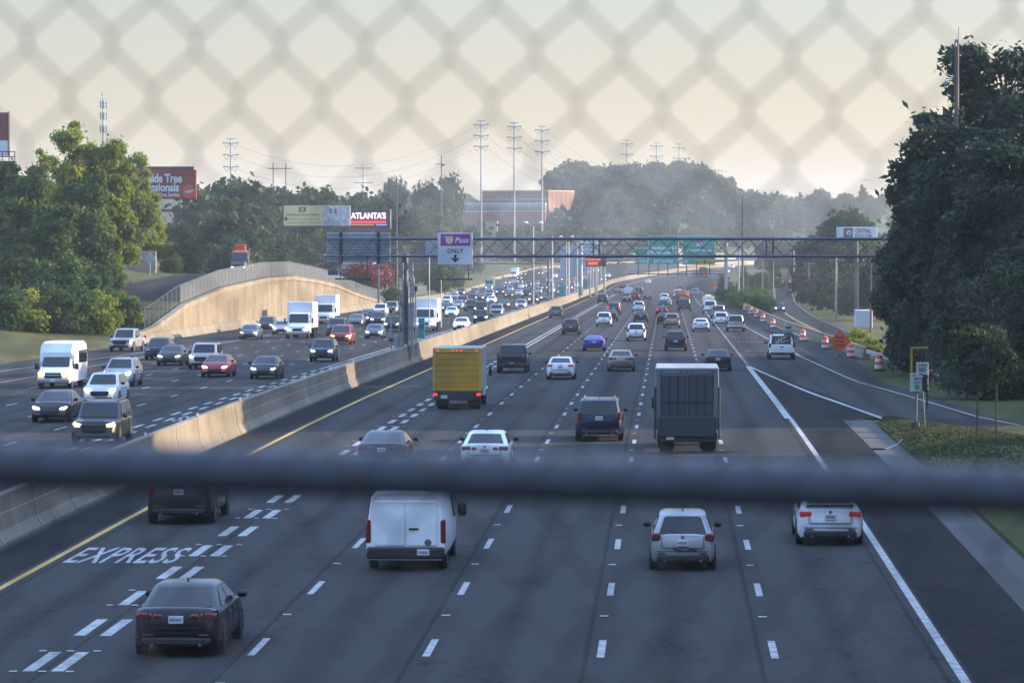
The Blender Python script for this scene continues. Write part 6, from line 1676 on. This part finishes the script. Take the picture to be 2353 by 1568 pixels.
# woods that read as one mass
def woods(name, label, spots, kinds, m=None):
    V_, F_, off = [], [], 0
    g = np.random.default_rng(3)
    for (x, y, s) in spots:
        cm, _, h = TREE[kinds[int(g.integers(len(kinds)))]]
        n = len(cm.vertices); a_ = np.empty(n * 3, np.float32); cm.vertices.foreach_get('co', a_); a_ = a_.reshape(-1, 3)
        keep = max(1, int(1 / woods.thin)); q = a_.reshape(-1, 4, 3)[::keep].reshape(-1, 3)
        t = g.random() * 6.28; c_, s_ = math.cos(t), math.sin(t)
        k = s / h
        r = np.stack([(q[:, 0] * c_ - q[:, 1] * s_) * k, (q[:, 0] * s_ + q[:, 1] * c_) * k, q[:, 2] * k], 1)
        if keep > 1:
            r4 = r.reshape(-1, 4, 3); cc = r4.mean(1, keepdims=True); r = (cc + (r4 - cc) * keep ** .5).reshape(-1, 3)
        r += np.array([x, y, G(x, y) - .3])
        V_.append(r); F_.append(np.arange(off, off + len(r)).reshape(-1, 4)); off += len(r)
    o = place(name, big_mesh(name, np.concatenate(V_), np.concatenate(F_), m or M_leafh)); o['kind'] = 'stuff'; tag(o, label, 'woods')
    return o
g = random.Random(9)
woods.thin = .2
sp = []
for i in range(950):                             # hill behind the brick building
    y = g.uniform(1500, 2400); px = g.uniform(1270, 1800)
    x = at(px, 500, y).x
    if ledge(y) - 9 < x < redge(y) + 9: continue
    sp.append((x, y, g.uniform(11, 17)))
woods('hill_woods', 'dense hazy woods covering the low hill', sp, ['far', 'far2', 'far3', 'farpine'])
sp = []
for i in range(520):
    y = g.uniform(2300, 3900); px = g.uniform(330, 2150)
    sp.append((at(px, 500, y).x, y, g.uniform(12, 20)))
woods.thin = .16
woods('skyline_woods', 'faint blue wooded skyline under the pale sky', sp, ['far', 'far2', 'far3', 'farpine'])
sp = []
for i in range(190):
    y = g.uniform(900, 2300); px = g.uniform(440, 1040)
    x = at(px, 500, y).x
    sp.append((x, y, g.uniform(9, 14)))
for i in range(280):
    y = g.uniform(1050, 2700); px = g.uniform(1700, 2080)
    if ledge(y) - 12 < at(px, 500, y).x + 8 < (max(redge(y) + 10, frx(y) + 10 if y < 1300 else 0) if y < 2300 else -999): continue
    sp.append((at(px, 500, y).x + 8, y, g.uniform(9, 14)))
for i in range(70):
    y = g.uniform(1560, 1770); px = g.uniform(1030, 1430); x = at(px, 500, y).x
    if ledge(y) - 8 < x: continue
    sp.append((x, y, max(6, at(px, g.uniform(508, 545), y).z - G(x, y))))
woods.thin = .28
woods('middle_woods', 'hazy woods between the tree belt and the skyline', sp, ['far', 'far2', 'far3'])
woods.thin = .12
sp = []
for i in range(230):
    y = g.choice((g.uniform(40, 146), g.uniform(60, 146), g.uniform(168, 205), g.uniform(176, 300))); x0_ = .104 * y + 20
    x = g.uniform(x0_, x0_ + 34)
    if 141 < y - .344 * x < 162: continue
    if y > 190: x = max(x, .104 * y + 26)
    if y < 172 and rampl(y) - 4 < x < rampr(y) + 4: continue
    if y > 230 and frx(y) - 10 < x < frx(y) + 8: continue
    sp.append((x, y, g.uniform(22, 30) if y < 150 else g.uniform(21, 28)))
woods('roadside_woods', 'dark woods continuing behind the big trees by the ramp', sp, ['deep', 'deep2'], M_leafd)

# ------------------------------------------------------------------ traffic driving away
V = vehicle
V('sport_sedan', 'black', 404, 1511, 'R', 'glossy black sedan with dark red taillights below the painted word EXPRESS')
V('big_suv', 'darkbrown', 410, 1205, 'R', 'dark brown suv cut off by the blurred fence rail, in the express lane')
V('van', 'white', 932, 1312, 'R', 'white panel van with blank rear doors and black bumper')
V('hatch', 'silver', 1568, 1312, 'R', 'silver hatchback with a torn rear bumper', over={'tail': M_tl})
hb_ = [o for o in COL.objects if o.get('label', '').startswith('silver hatchback')][0]
for nm_, pr_ in (('bumper_tear', [(-.30, .62), (-.20, .63), (-.12, .57), (-.02, .56), (.16, .56), (.18, .60), (.36, .58), (.34, .53), (.05, .53), (-.10, .50), (-.22, .57)]), ('tape_patch', [(-.14, .66), (.12, .66), (.10, .645), (-.13, .645)])):
    MB().prism(pr_, 'y', -.022, .03).obj(nm_, M_black, hb_)
V('spoiler_coupe', 'white', 1907, 1254, 'R', 'pearl white coupe with rear spoiler beside the solid white edge line', over={'tail': M_tl_dim})
V('fastback', 'darkgrey', 876, 1085, 'R', 'dark grey fastback sedan peeking over the fence rail below the yellow truck')
V('sedan', 'white', 1113, 1085, 'R', 'white sedan with chrome boot strip peeking over the fence rail')
V('big_suv', 'navy', 1376, 1014, 'R', 'dark navy suv with silver roof rails between the yellow truck and the grey truck')
V('grey_box_truck', 'silver', 1578, 1043, 'R', 'grey box truck with barred swing doors and a folded lift platform', over={'door': mat('door_dark_grey', (.05, .056, .062), .6), 'frame': mat('frame_grey', (.14, .15, .165), .5), 'paint': mat('box_grey', (.36, .37, .375), .5, var=.1, scale=1)})
V('yellow_box_truck', 'yellow', 1050, 941, 'R', 'yellow box truck with roll-up door and glowing red lamps', tail=1, over={'door': mat('door_yellow', (.42, .225, .006), .5, var=.1, scale=1), 'frame': mat('frame_yellow', (.45, .28, .02), .5), 'paint': mat('box_white', (.33, .33, .32), .5)})
V('pickup', 'black', 1175, 857, 'R', 'black pickup truck just ahead of the yellow box truck', over={'bumper': M_black})
V('compact', 'white', 1287, 872, 'R', 'white sedan with bright red taillights between the black pickup and the silver sedan', over={'tail': M_tl_dim})
V('sedan', 'beige', 1426, 853, 'R', 'silver beige sedan with big dark red taillights, one lane over from the white one')
V('sedan', 'black', 1649, 852, 'R', 'black sedan with one lit red taillight at the tip of the painted gore', tail=0)
wp = V('pickup', 'white', 1796, 826, 'R', 'white work pickup carrying a ladder and equipment beside the orange barrels')
V('coupe', 'purple', 1364, 806, 'R', 'bright purple blue sports coupe')
V('suv', 'black', 1552, 806, 'R', 'black small suv with tall roof rails ahead of the grey box truck')
V('suv_plain', 'brown', 1311, 769, 'R', 'brown grey suv straddling the solid double white line')
V('suv', 'white', 1461, 783, 'R', 'white suv with dark rear glass right ahead of the silver beige sedan')
V('suv_plain', 'beige', 1543, 753, 'R', 'champagne suv overlapping a maroon sedan')
V('compact', 'maroon', 1526, 745, 'R', 'maroon sedan half hidden by the champagne suv')
V('sedan', 'white', 1610, 762, 'R', 'white sedan with dark red lamps alone in its lane beside the silver pickup')
V('small_pickup', 'silver', 1690, 762, 'R', 'silver pickup with pale tailgate next to the side barrier')
V('suv_plain', 'white', 1656, 749, 'R', 'white crossover partly behind the silver pickup')
V('box_suv', 'beige', 1649, 732, 'R', 'beige suv in the merging lane behind the white utility pickup')
V('pickup', 'white', 1631, 720, 'R', 'white utility pickup with a rack, third ahead of the silver pickup')
bv = V('van', 'white', 1627, 709, 'R', 'white van with an amber light bar on its roof')
V('suv_plain', 'silver', 1596, 679, 'R', 'silver suv just past the orange hopper truck on the merge lane')
V('suv_plain', 'darkgrey', 1585, 667, 'R', 'dark suv ahead of the silver suv near the distant merge')
V('pickup', 'brown', 1572, 714.5, 'R', 'dark pickup truck with wide mirrors in front of the orange hopper', over={'bumper': M_black})
V('hopper_truck', 'orange', 1567, 699, 'R', 'rusty orange hopper truck surrounded by cars', cat='truck', name='hopper_truck', tail=0)
V('pickup', 'white', 1557, 686, 'R', 'white pickup truck hidden behind the orange hopper')
V('sedan', 'steelblue', 1560, 677, 'R', 'grey blue sedan in the column past the orange hopper')
V('suv_plain', 'darkgrey', 1561, 669, 'R', 'dark suv at the head of the column past the orange hopper')
V('suv_plain', 'white', 1467, 717, 'R', 'white coupe-like suv with black wheels behind a black sedan')
V('sedan', 'black', 1472, 740, 'R', 'black sedan with glinting mirrors below a white suv')
V('sedan', 'maroon', 1520.6, 726, 'R', 'dark maroon sedan with a lit brake lamp below a dark suv', tail=1)
V('suv_plain', 'green', 1523, 712, 'R', 'dark green suv hiding a silver car')
V('compact', 'silver', 1531, 704, 'R', 'silver car mostly hidden by the dark green suv')
V('suv_plain', 'white', 1526, 694, 'R', 'white hatchback-shaped suv ahead of the dark green suv')
V('sedan', 'darkgrey', 1487.6, 690, 'R', 'dark grey sedan driving alone beside the white hatchback-shaped suv')
V('box_suv', 'black', 1468, 677, 'R', 'tall black suv ahead of the white van in traffic')
V('big_suv', 'black', 1458, 691, 'R', 'black suv with a lit red brake lamp beside the black coupe', tail=1)
V('coupe', 'black', 1440, 696, 'R', 'low black coupe below the distant white van')
V('van', 'white', 1443, 681, 'R', 'distant white panel van between dark cars near the median')
V('fastback', 'grey', 1420, 676, 'R', 'grey hatchback in the express lane beside the distant white van')
V('sedan', 'darkgrey', 1431, 664, 'R', 'dark sedan leading the express lane')
V('box_suv', 'black', 1384, 698.5, 'R', 'boxy black suv at the end of the solid double white line', tail=0)
V('box_suv', 'darkgrey', 1410, 723.5, 'R', 'dark suv with a roof rack and lit brake lamp', tail=1)
V('sedan', 'black', 1402, 737.5, 'R', 'black sedan squeezed between a white suv and a roof-racked suv')
V('suv', 'white', 1387, 750, 'R', 'white suv with red lamps above the purple coupe')
V('suv_plain', 'grey', 1277, 731, 'R', 'grey brown suv closest to the median barrier')
V('compact', 'white', 1488, 652, 'R', 'lone white car far ahead on the bend')
V('suv_plain', 'silver', 1583, 637, 'R', 'silver suv far ahead near the green signs')
V('far_box_truck', 'brown', 1614, 637, 'R', 'tall dark truck far away beneath the yellow EXIT ONLY panel', over={'door': paint('brown'), 'paint': paint('brown'), 'frame': paint('brown')})
V('suv_plain', 'maroon', 1622, 639, 'R', 'small dark car with a red lamp right behind the far tall truck', tail=1)
V('sedan', 'cream', 1669, 627, 'F', 'pale car coming down the far ramp beside the sign post')
V('suv_plain', 'white', 1680, 616, 'F', 'white suv on the far ramp behind the sign post')

# ------------------------------------------------------------------ traffic coming towards the overpass
V('shuttle', 'white', 121, 893, 'F', 'white shuttle bus with raised roof and lit headlights', head=1)
V('sedan', 'black', 113, 971, 'F', 'black sedan with bright headlights in front of the white shuttle bus', head=1)
V('box_suv', 'black', 214, 1026, 'F', 'black off-road suv with roof rails and amber lamps just above the fence rail', head='a', over={})
V('suv_plain', 'white', 228, 932, 'F', 'white suv with an hourglass black grille behind the black off-road suv', head=1)
V('suv', 'silver', 268, 888, 'F', 'silver suv beside the shuttle bus, behind the white suv', head=1)
V('pickup', 'silver', 274, 808, 'F', 'silver crew-cab pickup on the outermost lane beside the trees', over={'bumper': M_black}, turn=-4)
V('suv_plain', 'navy', 358, 827, 'F', 'dark blue suv half behind a dark sedan')
V('sedan', 'darkgrey', 387, 840, 'F', 'dark grey sedan with small lit headlights beside the pale truck-like suv', head=1)
V('box_suv', 'silver', 462, 849, 'F', 'pale silver boxy suv with a full-width light strip behind the red sedan', head=1)
V('sedan', 'red', 492, 867, 'F', 'red sedan with glowing headlights', head=1)
V('compact', 'darkgrey', 604, 871, 'F', 'dark grey sedan with bluish headlights in front of the red sedan', head='b')
V('suv', 'navy', 738, 831, 'F', 'dark navy suv with a wide black grille close to the painted double line', head=1)
V('minivan', 'red', 781, 791, 'F', 'red minivan with one amber lamp', head='a')
V('compact', 'steelblue', 858, 778, 'F', 'dark slate sedan beside the red minivan', head=1)
V('sedan', 'steelblue', 570, 780, 'F', 'dark sedan with amber lamps in front of the retaining wall', head='a')
V('suv_plain', 'darkgrey', 609, 763, 'F', 'dark suv with bluish lamps beside the first white box truck', head='b')
V('compact', 'silver', 644, 768, 'F', 'silver car half hidden by the first white box truck', head=1)
V('box_truck', 'white', 682, 778, 'F', 'white box truck with glowing headlights in front of the retaining wall', head=1, group='white box trucks coming towards the overpass')
V('box_truck', 'white', 742, 746, 'F', 'white box truck hidden behind another box truck near the retaining wall', group='white box trucks coming towards the overpass')
V('box_suv', 'green', 770, 772, 'F', 'dark olive suv with junk on its roof behind the red minivan')
V('sedan', 'grey', 816, 750, 'F', 'grey sedan without lit lamps behind the dark slate sedan')
V('sedan', 'maroon', 842, 736, 'F', 'dark maroon sedan near the low end of the retaining wall')
V('suv_plain', 'navy', 856, 745, 'F', 'dark blue car with bluish headlights', head='b')
V('suv', 'black', 867, 749, 'F', 'black suv with a glint on its windscreen', head=1)
V('big_suv', 'white', 871, 727, 'F', 'white suv at the low end of the retaining wall')
V('pickup', 'silver', 897, 722, 'F', 'silver pickup behind the gantry post', over={'bumper': M_black})
V('suv_plain', 'black', 899, 761, 'F', 'black suv partly behind the thin posts beside the gantry post', head=1)
V('box_truck', 'white', 974, 762, 'F', 'white box truck beside the teal route marker', head=1, group='white box trucks coming towards the overpass')
J = [('sedan', 'white', 1058, 759, 1, 'white sedan right against the median barrier with lit headlights'),
     ('suv_plain', 'navy', 1104, 743, 1, 'dark navy suv whose wheels are hidden by the median barrier'),
     ('big_suv', 'silver', 1139, 728, None, 'silver suv with broad grille beside the barrier, behind the dark navy suv'),
     ('pickup', 'black', 1103, 723, 1, 'black pickup with two glaring headlights'),
     ('compact', 'white', 1036, 728, 1, 'white sedan with a shield-shaped grille at the front of the jam'),
     ('box_suv', 'green', 1081, 716, None, 'dark green suv beside the glaring black pickup'),
     ('sedan', 'silver', 1051, 710, None, 'silver sedan behind the white sedan with shield-shaped grille'),
     ('compact', 'navy', 1027, 717, 'b', 'navy sedan tucked behind the front white sedan of the jam'),
     ('suv_plain', 'white', 1025, 700, None, 'white suv next to the third white box truck'),
     ('box_suv', 'grey', 1061, 703, 'a', 'grey suv with clear windscreen and an amber lamp in the jam'),
     ('compact', 'silver', 1037, 682, None, 'small silver car at the outer edge of the jam'),
     ('sedan', 'silver', 1043, 688, None, 'silver sedan second from the outer edge of the jam'),
     ('big_suv', 'grey', 1058, 680, 1, 'grey suv beside the low tan roadside barrier'),
     ('suv_plain', 'maroon', 1090, 677, None, 'maroon suv near the roadside barrier'),
     ('suv_plain', 'grey', 1085, 685, None, 'dull grey suv below the maroon suv'),
     ('sedan', 'maroon', 1101, 691, 'b', 'dark red sedan below the dull grey suv'),
     ('sedan', 'white', 1128, 697, 1, 'white sedan in the middle of the jam'),
     ('pickup', 'silver', 1123, 685, None, 'silver pickup in front of the teal debris truck'),
     ('sedan', 'brown', 1158, 708, 1, 'brown sedan with gleaming lamps near the tall light pole'),
     ('suv_plain', 'silver', 1196, 711, 1, 'pale suv half hidden by the median barrier below the red suv'),
     ('big_suv', 'maroon', 1225, 698, 1, 'dark red suv crossed by the first light pole'),
     ('pickup', 'black', 1209, 685, 'a', 'black pickup with bright amber turn lamps'),
     ('sedan', 'steelblue', 1251, 691, 1, 'slate blue sedan beside the dark red suv'),
     ('suv_plain', 'silver', 1236, 675, None, 'silver suv just beyond the first light pole'),
     ('sedan', 'white', 1191, 680, None, 'white car behind the amber-lamped black pickup'),
     ('pickup', 'navy', 1148, 679, 'b', 'navy pickup with violet-white headlights beside the teal debris truck'),
     ('sedan', 'darkgrey', 1169, 684, 'a', 'dark sedan with amber lamps next to the violet-lit pickup'),
     ('suv_plain', 'silver', 1171, 670, None, 'silver suv above the amber-lamped dark sedan'),
     ('sedan', 'darkgrey', 1202, 634, 1, 'dark sedan beside the far white box truck'),
     ('suv_plain', 'darkgrey', 1195, 652, 1, 'dark suv in the column below the far white box truck'),
     ('sedan', 'black', 1193, 643, 1, 'black sedan directly below the far white box truck'),
     ('sedan', 'maroon', 1166, 663, None, 'dark maroon car in the packed far lanes'),
     ('compact', 'brown', 1152, 662, None, 'brown car right beside the teal debris truck'),
     ('suv_plain', 'darkgrey', 1183, 665, None, 'dark suv deep inside the jam'),
     ('compact', 'white', 1195, 663, None, 'small white car deep inside the jam'),
     ('compact', 'silver', 1203, 661, None, 'small silver car deep inside the jam'),
     ('minivan', 'grey', 1213, 658, None, 'grey minivan at the middle of the far jam'),
     ('sedan', 'steelblue', 1166, 654, 1, 'slate car at the back of the outer lane'),
     ('compact', 'silver', 1180, 652, None, 'silver car at the back of the packed cluster'),
     ('sedan', 'darkgrey', 1251, 666, 1, 'dark sedan left of the thick second light pole'),
     ('sedan', 'grey', 1229, 665, None, 'grey sedan just past the first light pole'),
     ('suv_plain', 'silver', 1231, 656, None, 'silver suv seen beside the first light pole, far back'),
     ('sedan', 'darkgrey', 1261, 648, 1, 'dark sedan with lit lamps alone in the far jam'),
     ('suv_plain', 'darkgrey', 1242, 632, 1, 'dark suv at the far end of the jam beside another'),
     ('minivan', 'silver', 1252, 627, None, 'silver minivan farthest along the outer barrier'),
     ('sedan', 'black', 1284, 625, None, 'black sedan below the grey sign back'),
     ('compact', 'white', 1273, 638, 1, 'white car by the second light pole at the far end'),
     ('suv_plain', 'steelblue', 1295, 647, 1, 'slate suv between the light poles'),
     ('big_suv', 'darkgrey', 1290, 664, 1, 'dark suv behind the second teal marker'),
     ('sedan', 'black', 1289, 677, 1, 'black sedan behind the base of the second teal marker'),
     ('sedan', 'brown', 1266, 659, 'a', 'brown sedan with amber lamps beside the second light pole'),
     ('suv_plain', 'silver', 1266, 673, 1, 'pale suv just left of the second teal marker'),
     ('suv_plain', 'red', 1313, 653, 1, 'bright red suv far down the oncoming lanes'),
     ('sedan', 'white', 1328, 660, None, 'white sedan near the barrier far down the oncoming lanes'),
     ('suv_plain', 'darkgrey', 1338, 652, 1, 'dark suv behind the far white sedan'),
     ('box_suv', 'darkgrey', 1337, 641, None, 'tall dark suv below the orange message board'),
     ('sedan', 'silver', 1350, 629, 1, 'silver sedan behind the message board posts'),
     ('suv_plain', 'white', 1367, 625, None, 'white suv right below the orange message board'),
     ('sedan', 'cream', 1395, 637, 1, 'pale sedan on the bend beside the median barrier'),
     ('sedan', 'grey', 1386, 646, 1, 'grey car against the barrier just before the bend'),
     ('suv_plain', 'darkgrey', 1420, 608, None, 'dark suv on the far ramp beyond the message board'),
     ('sedan', 'darkgrey', 1308, 666, 1, 'dark car hidden behind the third light pole')]
for k, c, px, py, hd, lab in J:
    V(k, c, px, py, 'F', lab, head=hd, group='cars queuing in the far traffic jam')
V('debris_truck', 'teal', 1123, 668, 'F', 'teal dump truck heaped with debris in the far jam', cat='truck', name='dump_truck', head=1, over={'paint': paint('teal')})
V('far_box_truck', 'white', 1178, 639, 'F', 'far white box truck on the outer lane of the jam', head=1, group='white box trucks coming towards the overpass')
# frontage and service roads
fsurf = lambda x, y: FR(y)
V('suv_plain', 'navy', 1791, 718, 'F', 'dark car with lit headlights on the quiet frontage road', head=1, surf=fsurf, slope=0, turn=0, group='cars on the side roads')
V('suv_plain', 'maroon', 1806, 656, 'R', 'dark red suv climbing the frontage road bend', tail=1, surf=fsurf, slope=0, turn=-8, group='cars on the side roads')
hsurf = lambda x, y: hillroad(y)
V('tow_truck', 'darkgrey', 547, 612, 'F', 'dark tow truck with red boom on the service road', cat='truck', name='tow_truck', head=1, surf=hsurf, at_y=470, slope=0, group='cars on the side roads')
# what the work pickup carries, and the amber bar of the van
ld = thing('ladder', 'wooden-looking ladder lying in the bed of the white work pickup', 'ladder', wp.location + Vector((.15, .5, 1.25)))
lm = mat('ladder_fibreglass', (.55, .45, .3), .5)
for dz in (0, .42): MB().tube((-.6, 0, dz * .2), (.75, 1.4, .25 + dz), .035, n=6).obj('rail', lm, ld)
for k in range(7):
    t = k / 6; MB().tube((-.6 + 1.35 * t, 1.4 * t, .25 * t), (-.6 + 1.35 * t, 1.4 * t, .25 * t + .34 + .1 * t), .022, n=5).obj('rung', lm, ld)
eq = thing('equipment_rack', 'dark rack of equipment standing behind the cab of the white work pickup', 'rack', wp.location + Vector((.1, 1.3, 1.2)))
f = MB()
for x in (-.8, .8):
    for y in (0, .9): f.tube((x, y, 0), (x, y, .75), .035, n=6)
for y in (0, .9): f.tube((-.8, y, .75), (.8, y, .75), .035, n=6)
f.obj('frame', M_black, eq)
MB().rbox(.1, .75, .1, .8, .5, 1.1, .05).obj('tool_box', mat('tool_box_grey', (.2, .22, .22)), eq)
MB().rbox(.2, .7, .2, .7, 1.12, 1.35, .1).obj('bundle', mat('bundle_green', (.08, .12, .06), .9, var=.4), eq)
MB().rbox(-.45, .45, 1.05, 1.35, 2.06, 2.30, .06).obj('light_bar', mat('amber_bar', (.65, .35, .1), .4, emit=(1, .5, .1), es=.6), bv)

# ------------------------------------------------------------------ the overpass fence just in front of the lens
FY = 2.9
tilt = math.radians(1.3)
fn = thing('chain_link_fence', 'out-of-focus chain-link fence with a thick horizontal rail close to the lens', 'fence', (0, FY, 7.9))
fn.rotation_euler = (0, tilt, 0)
hw, hh = .0352, .0452
def wire_mesh(par):
    pts = []
    for j in range(-10, 50):
        x = 0 if (j + par) % 2 == 0 else hw
        yo = .0022 if (j + par) % 2 == 0 else -.0022
        pts += [(x, yo, j * hh - .0065), (x, -yo, j * hh + .0065)]
    return MB().path(pts, .00155, 4).mesh('wire', mat('fence_wire', (.028, .03, .032), .6, .2))
wm_ = [wire_mesh(0), wire_mesh(1)]
NX = 46
nd = at(62.5, 95, FY) - Vector((0, FY, 7.9))
nd = Matrix.Rotation(-tilt, 3, 'Y') @ nd
cc_ = round(nd.x / hw); jj_ = round(nd.z / hh)
if (cc_ + jj_) % 2: jj_ += 1
FX0, FZ0 = nd.x - cc_ * hw, nd.z - jj_ * hh
for k in range(-NX, NX):
    place('wire', wm_[k % 2], fn, (k * hw + FX0, 0, FZ0))
rz_ = at(1176, 1113, FY).z - 7.9 + math.tan(tilt) * 0
MB().tube((-1.7, .032, rz_), (1.7, .032, rz_), .0205, n=24).obj('rail', mat('fence_rail', (.06, .068, .082), .5, 0, var=.1, scale=8), fn, smooth_=40)
for x in (-1.7, 1.7): MB().tube((x, .07, -.5), (x, .07, 2.2), .03, n=12).obj('post', M_galv, fn)
MB().tube((-1.7, .032, 2.15), (1.7, .032, 2.15), .0195, n=12).obj('rail', M_galv, fn)

# ------------------------------------------------------------------ air
M_haze = bpy.data.materials.new('haze_air'); M_haze.use_nodes = True
hn = M_haze.node_tree
for q in list(hn.nodes):
    if q.type == 'BSDF_PRINCIPLED': hn.nodes.remove(q)
pv = hn.nodes.new('ShaderNodeVolumePrincipled')
pv.inputs['Color'].default_value = (.86, .90, .94, 1)
pv.inputs['Density'].default_value = HAZE
pv.inputs['Anisotropy'].default_value = .25
hn.links.new(pv.outputs[0], hn.nodes['Material Output'].inputs['Volume'])
hz = MB().box(-2700, 2700, -160, 5300, float(gv[:, 2].min()) - 1.0, 75).obj('haze', M_haze); hz['kind'] = 'stuff'
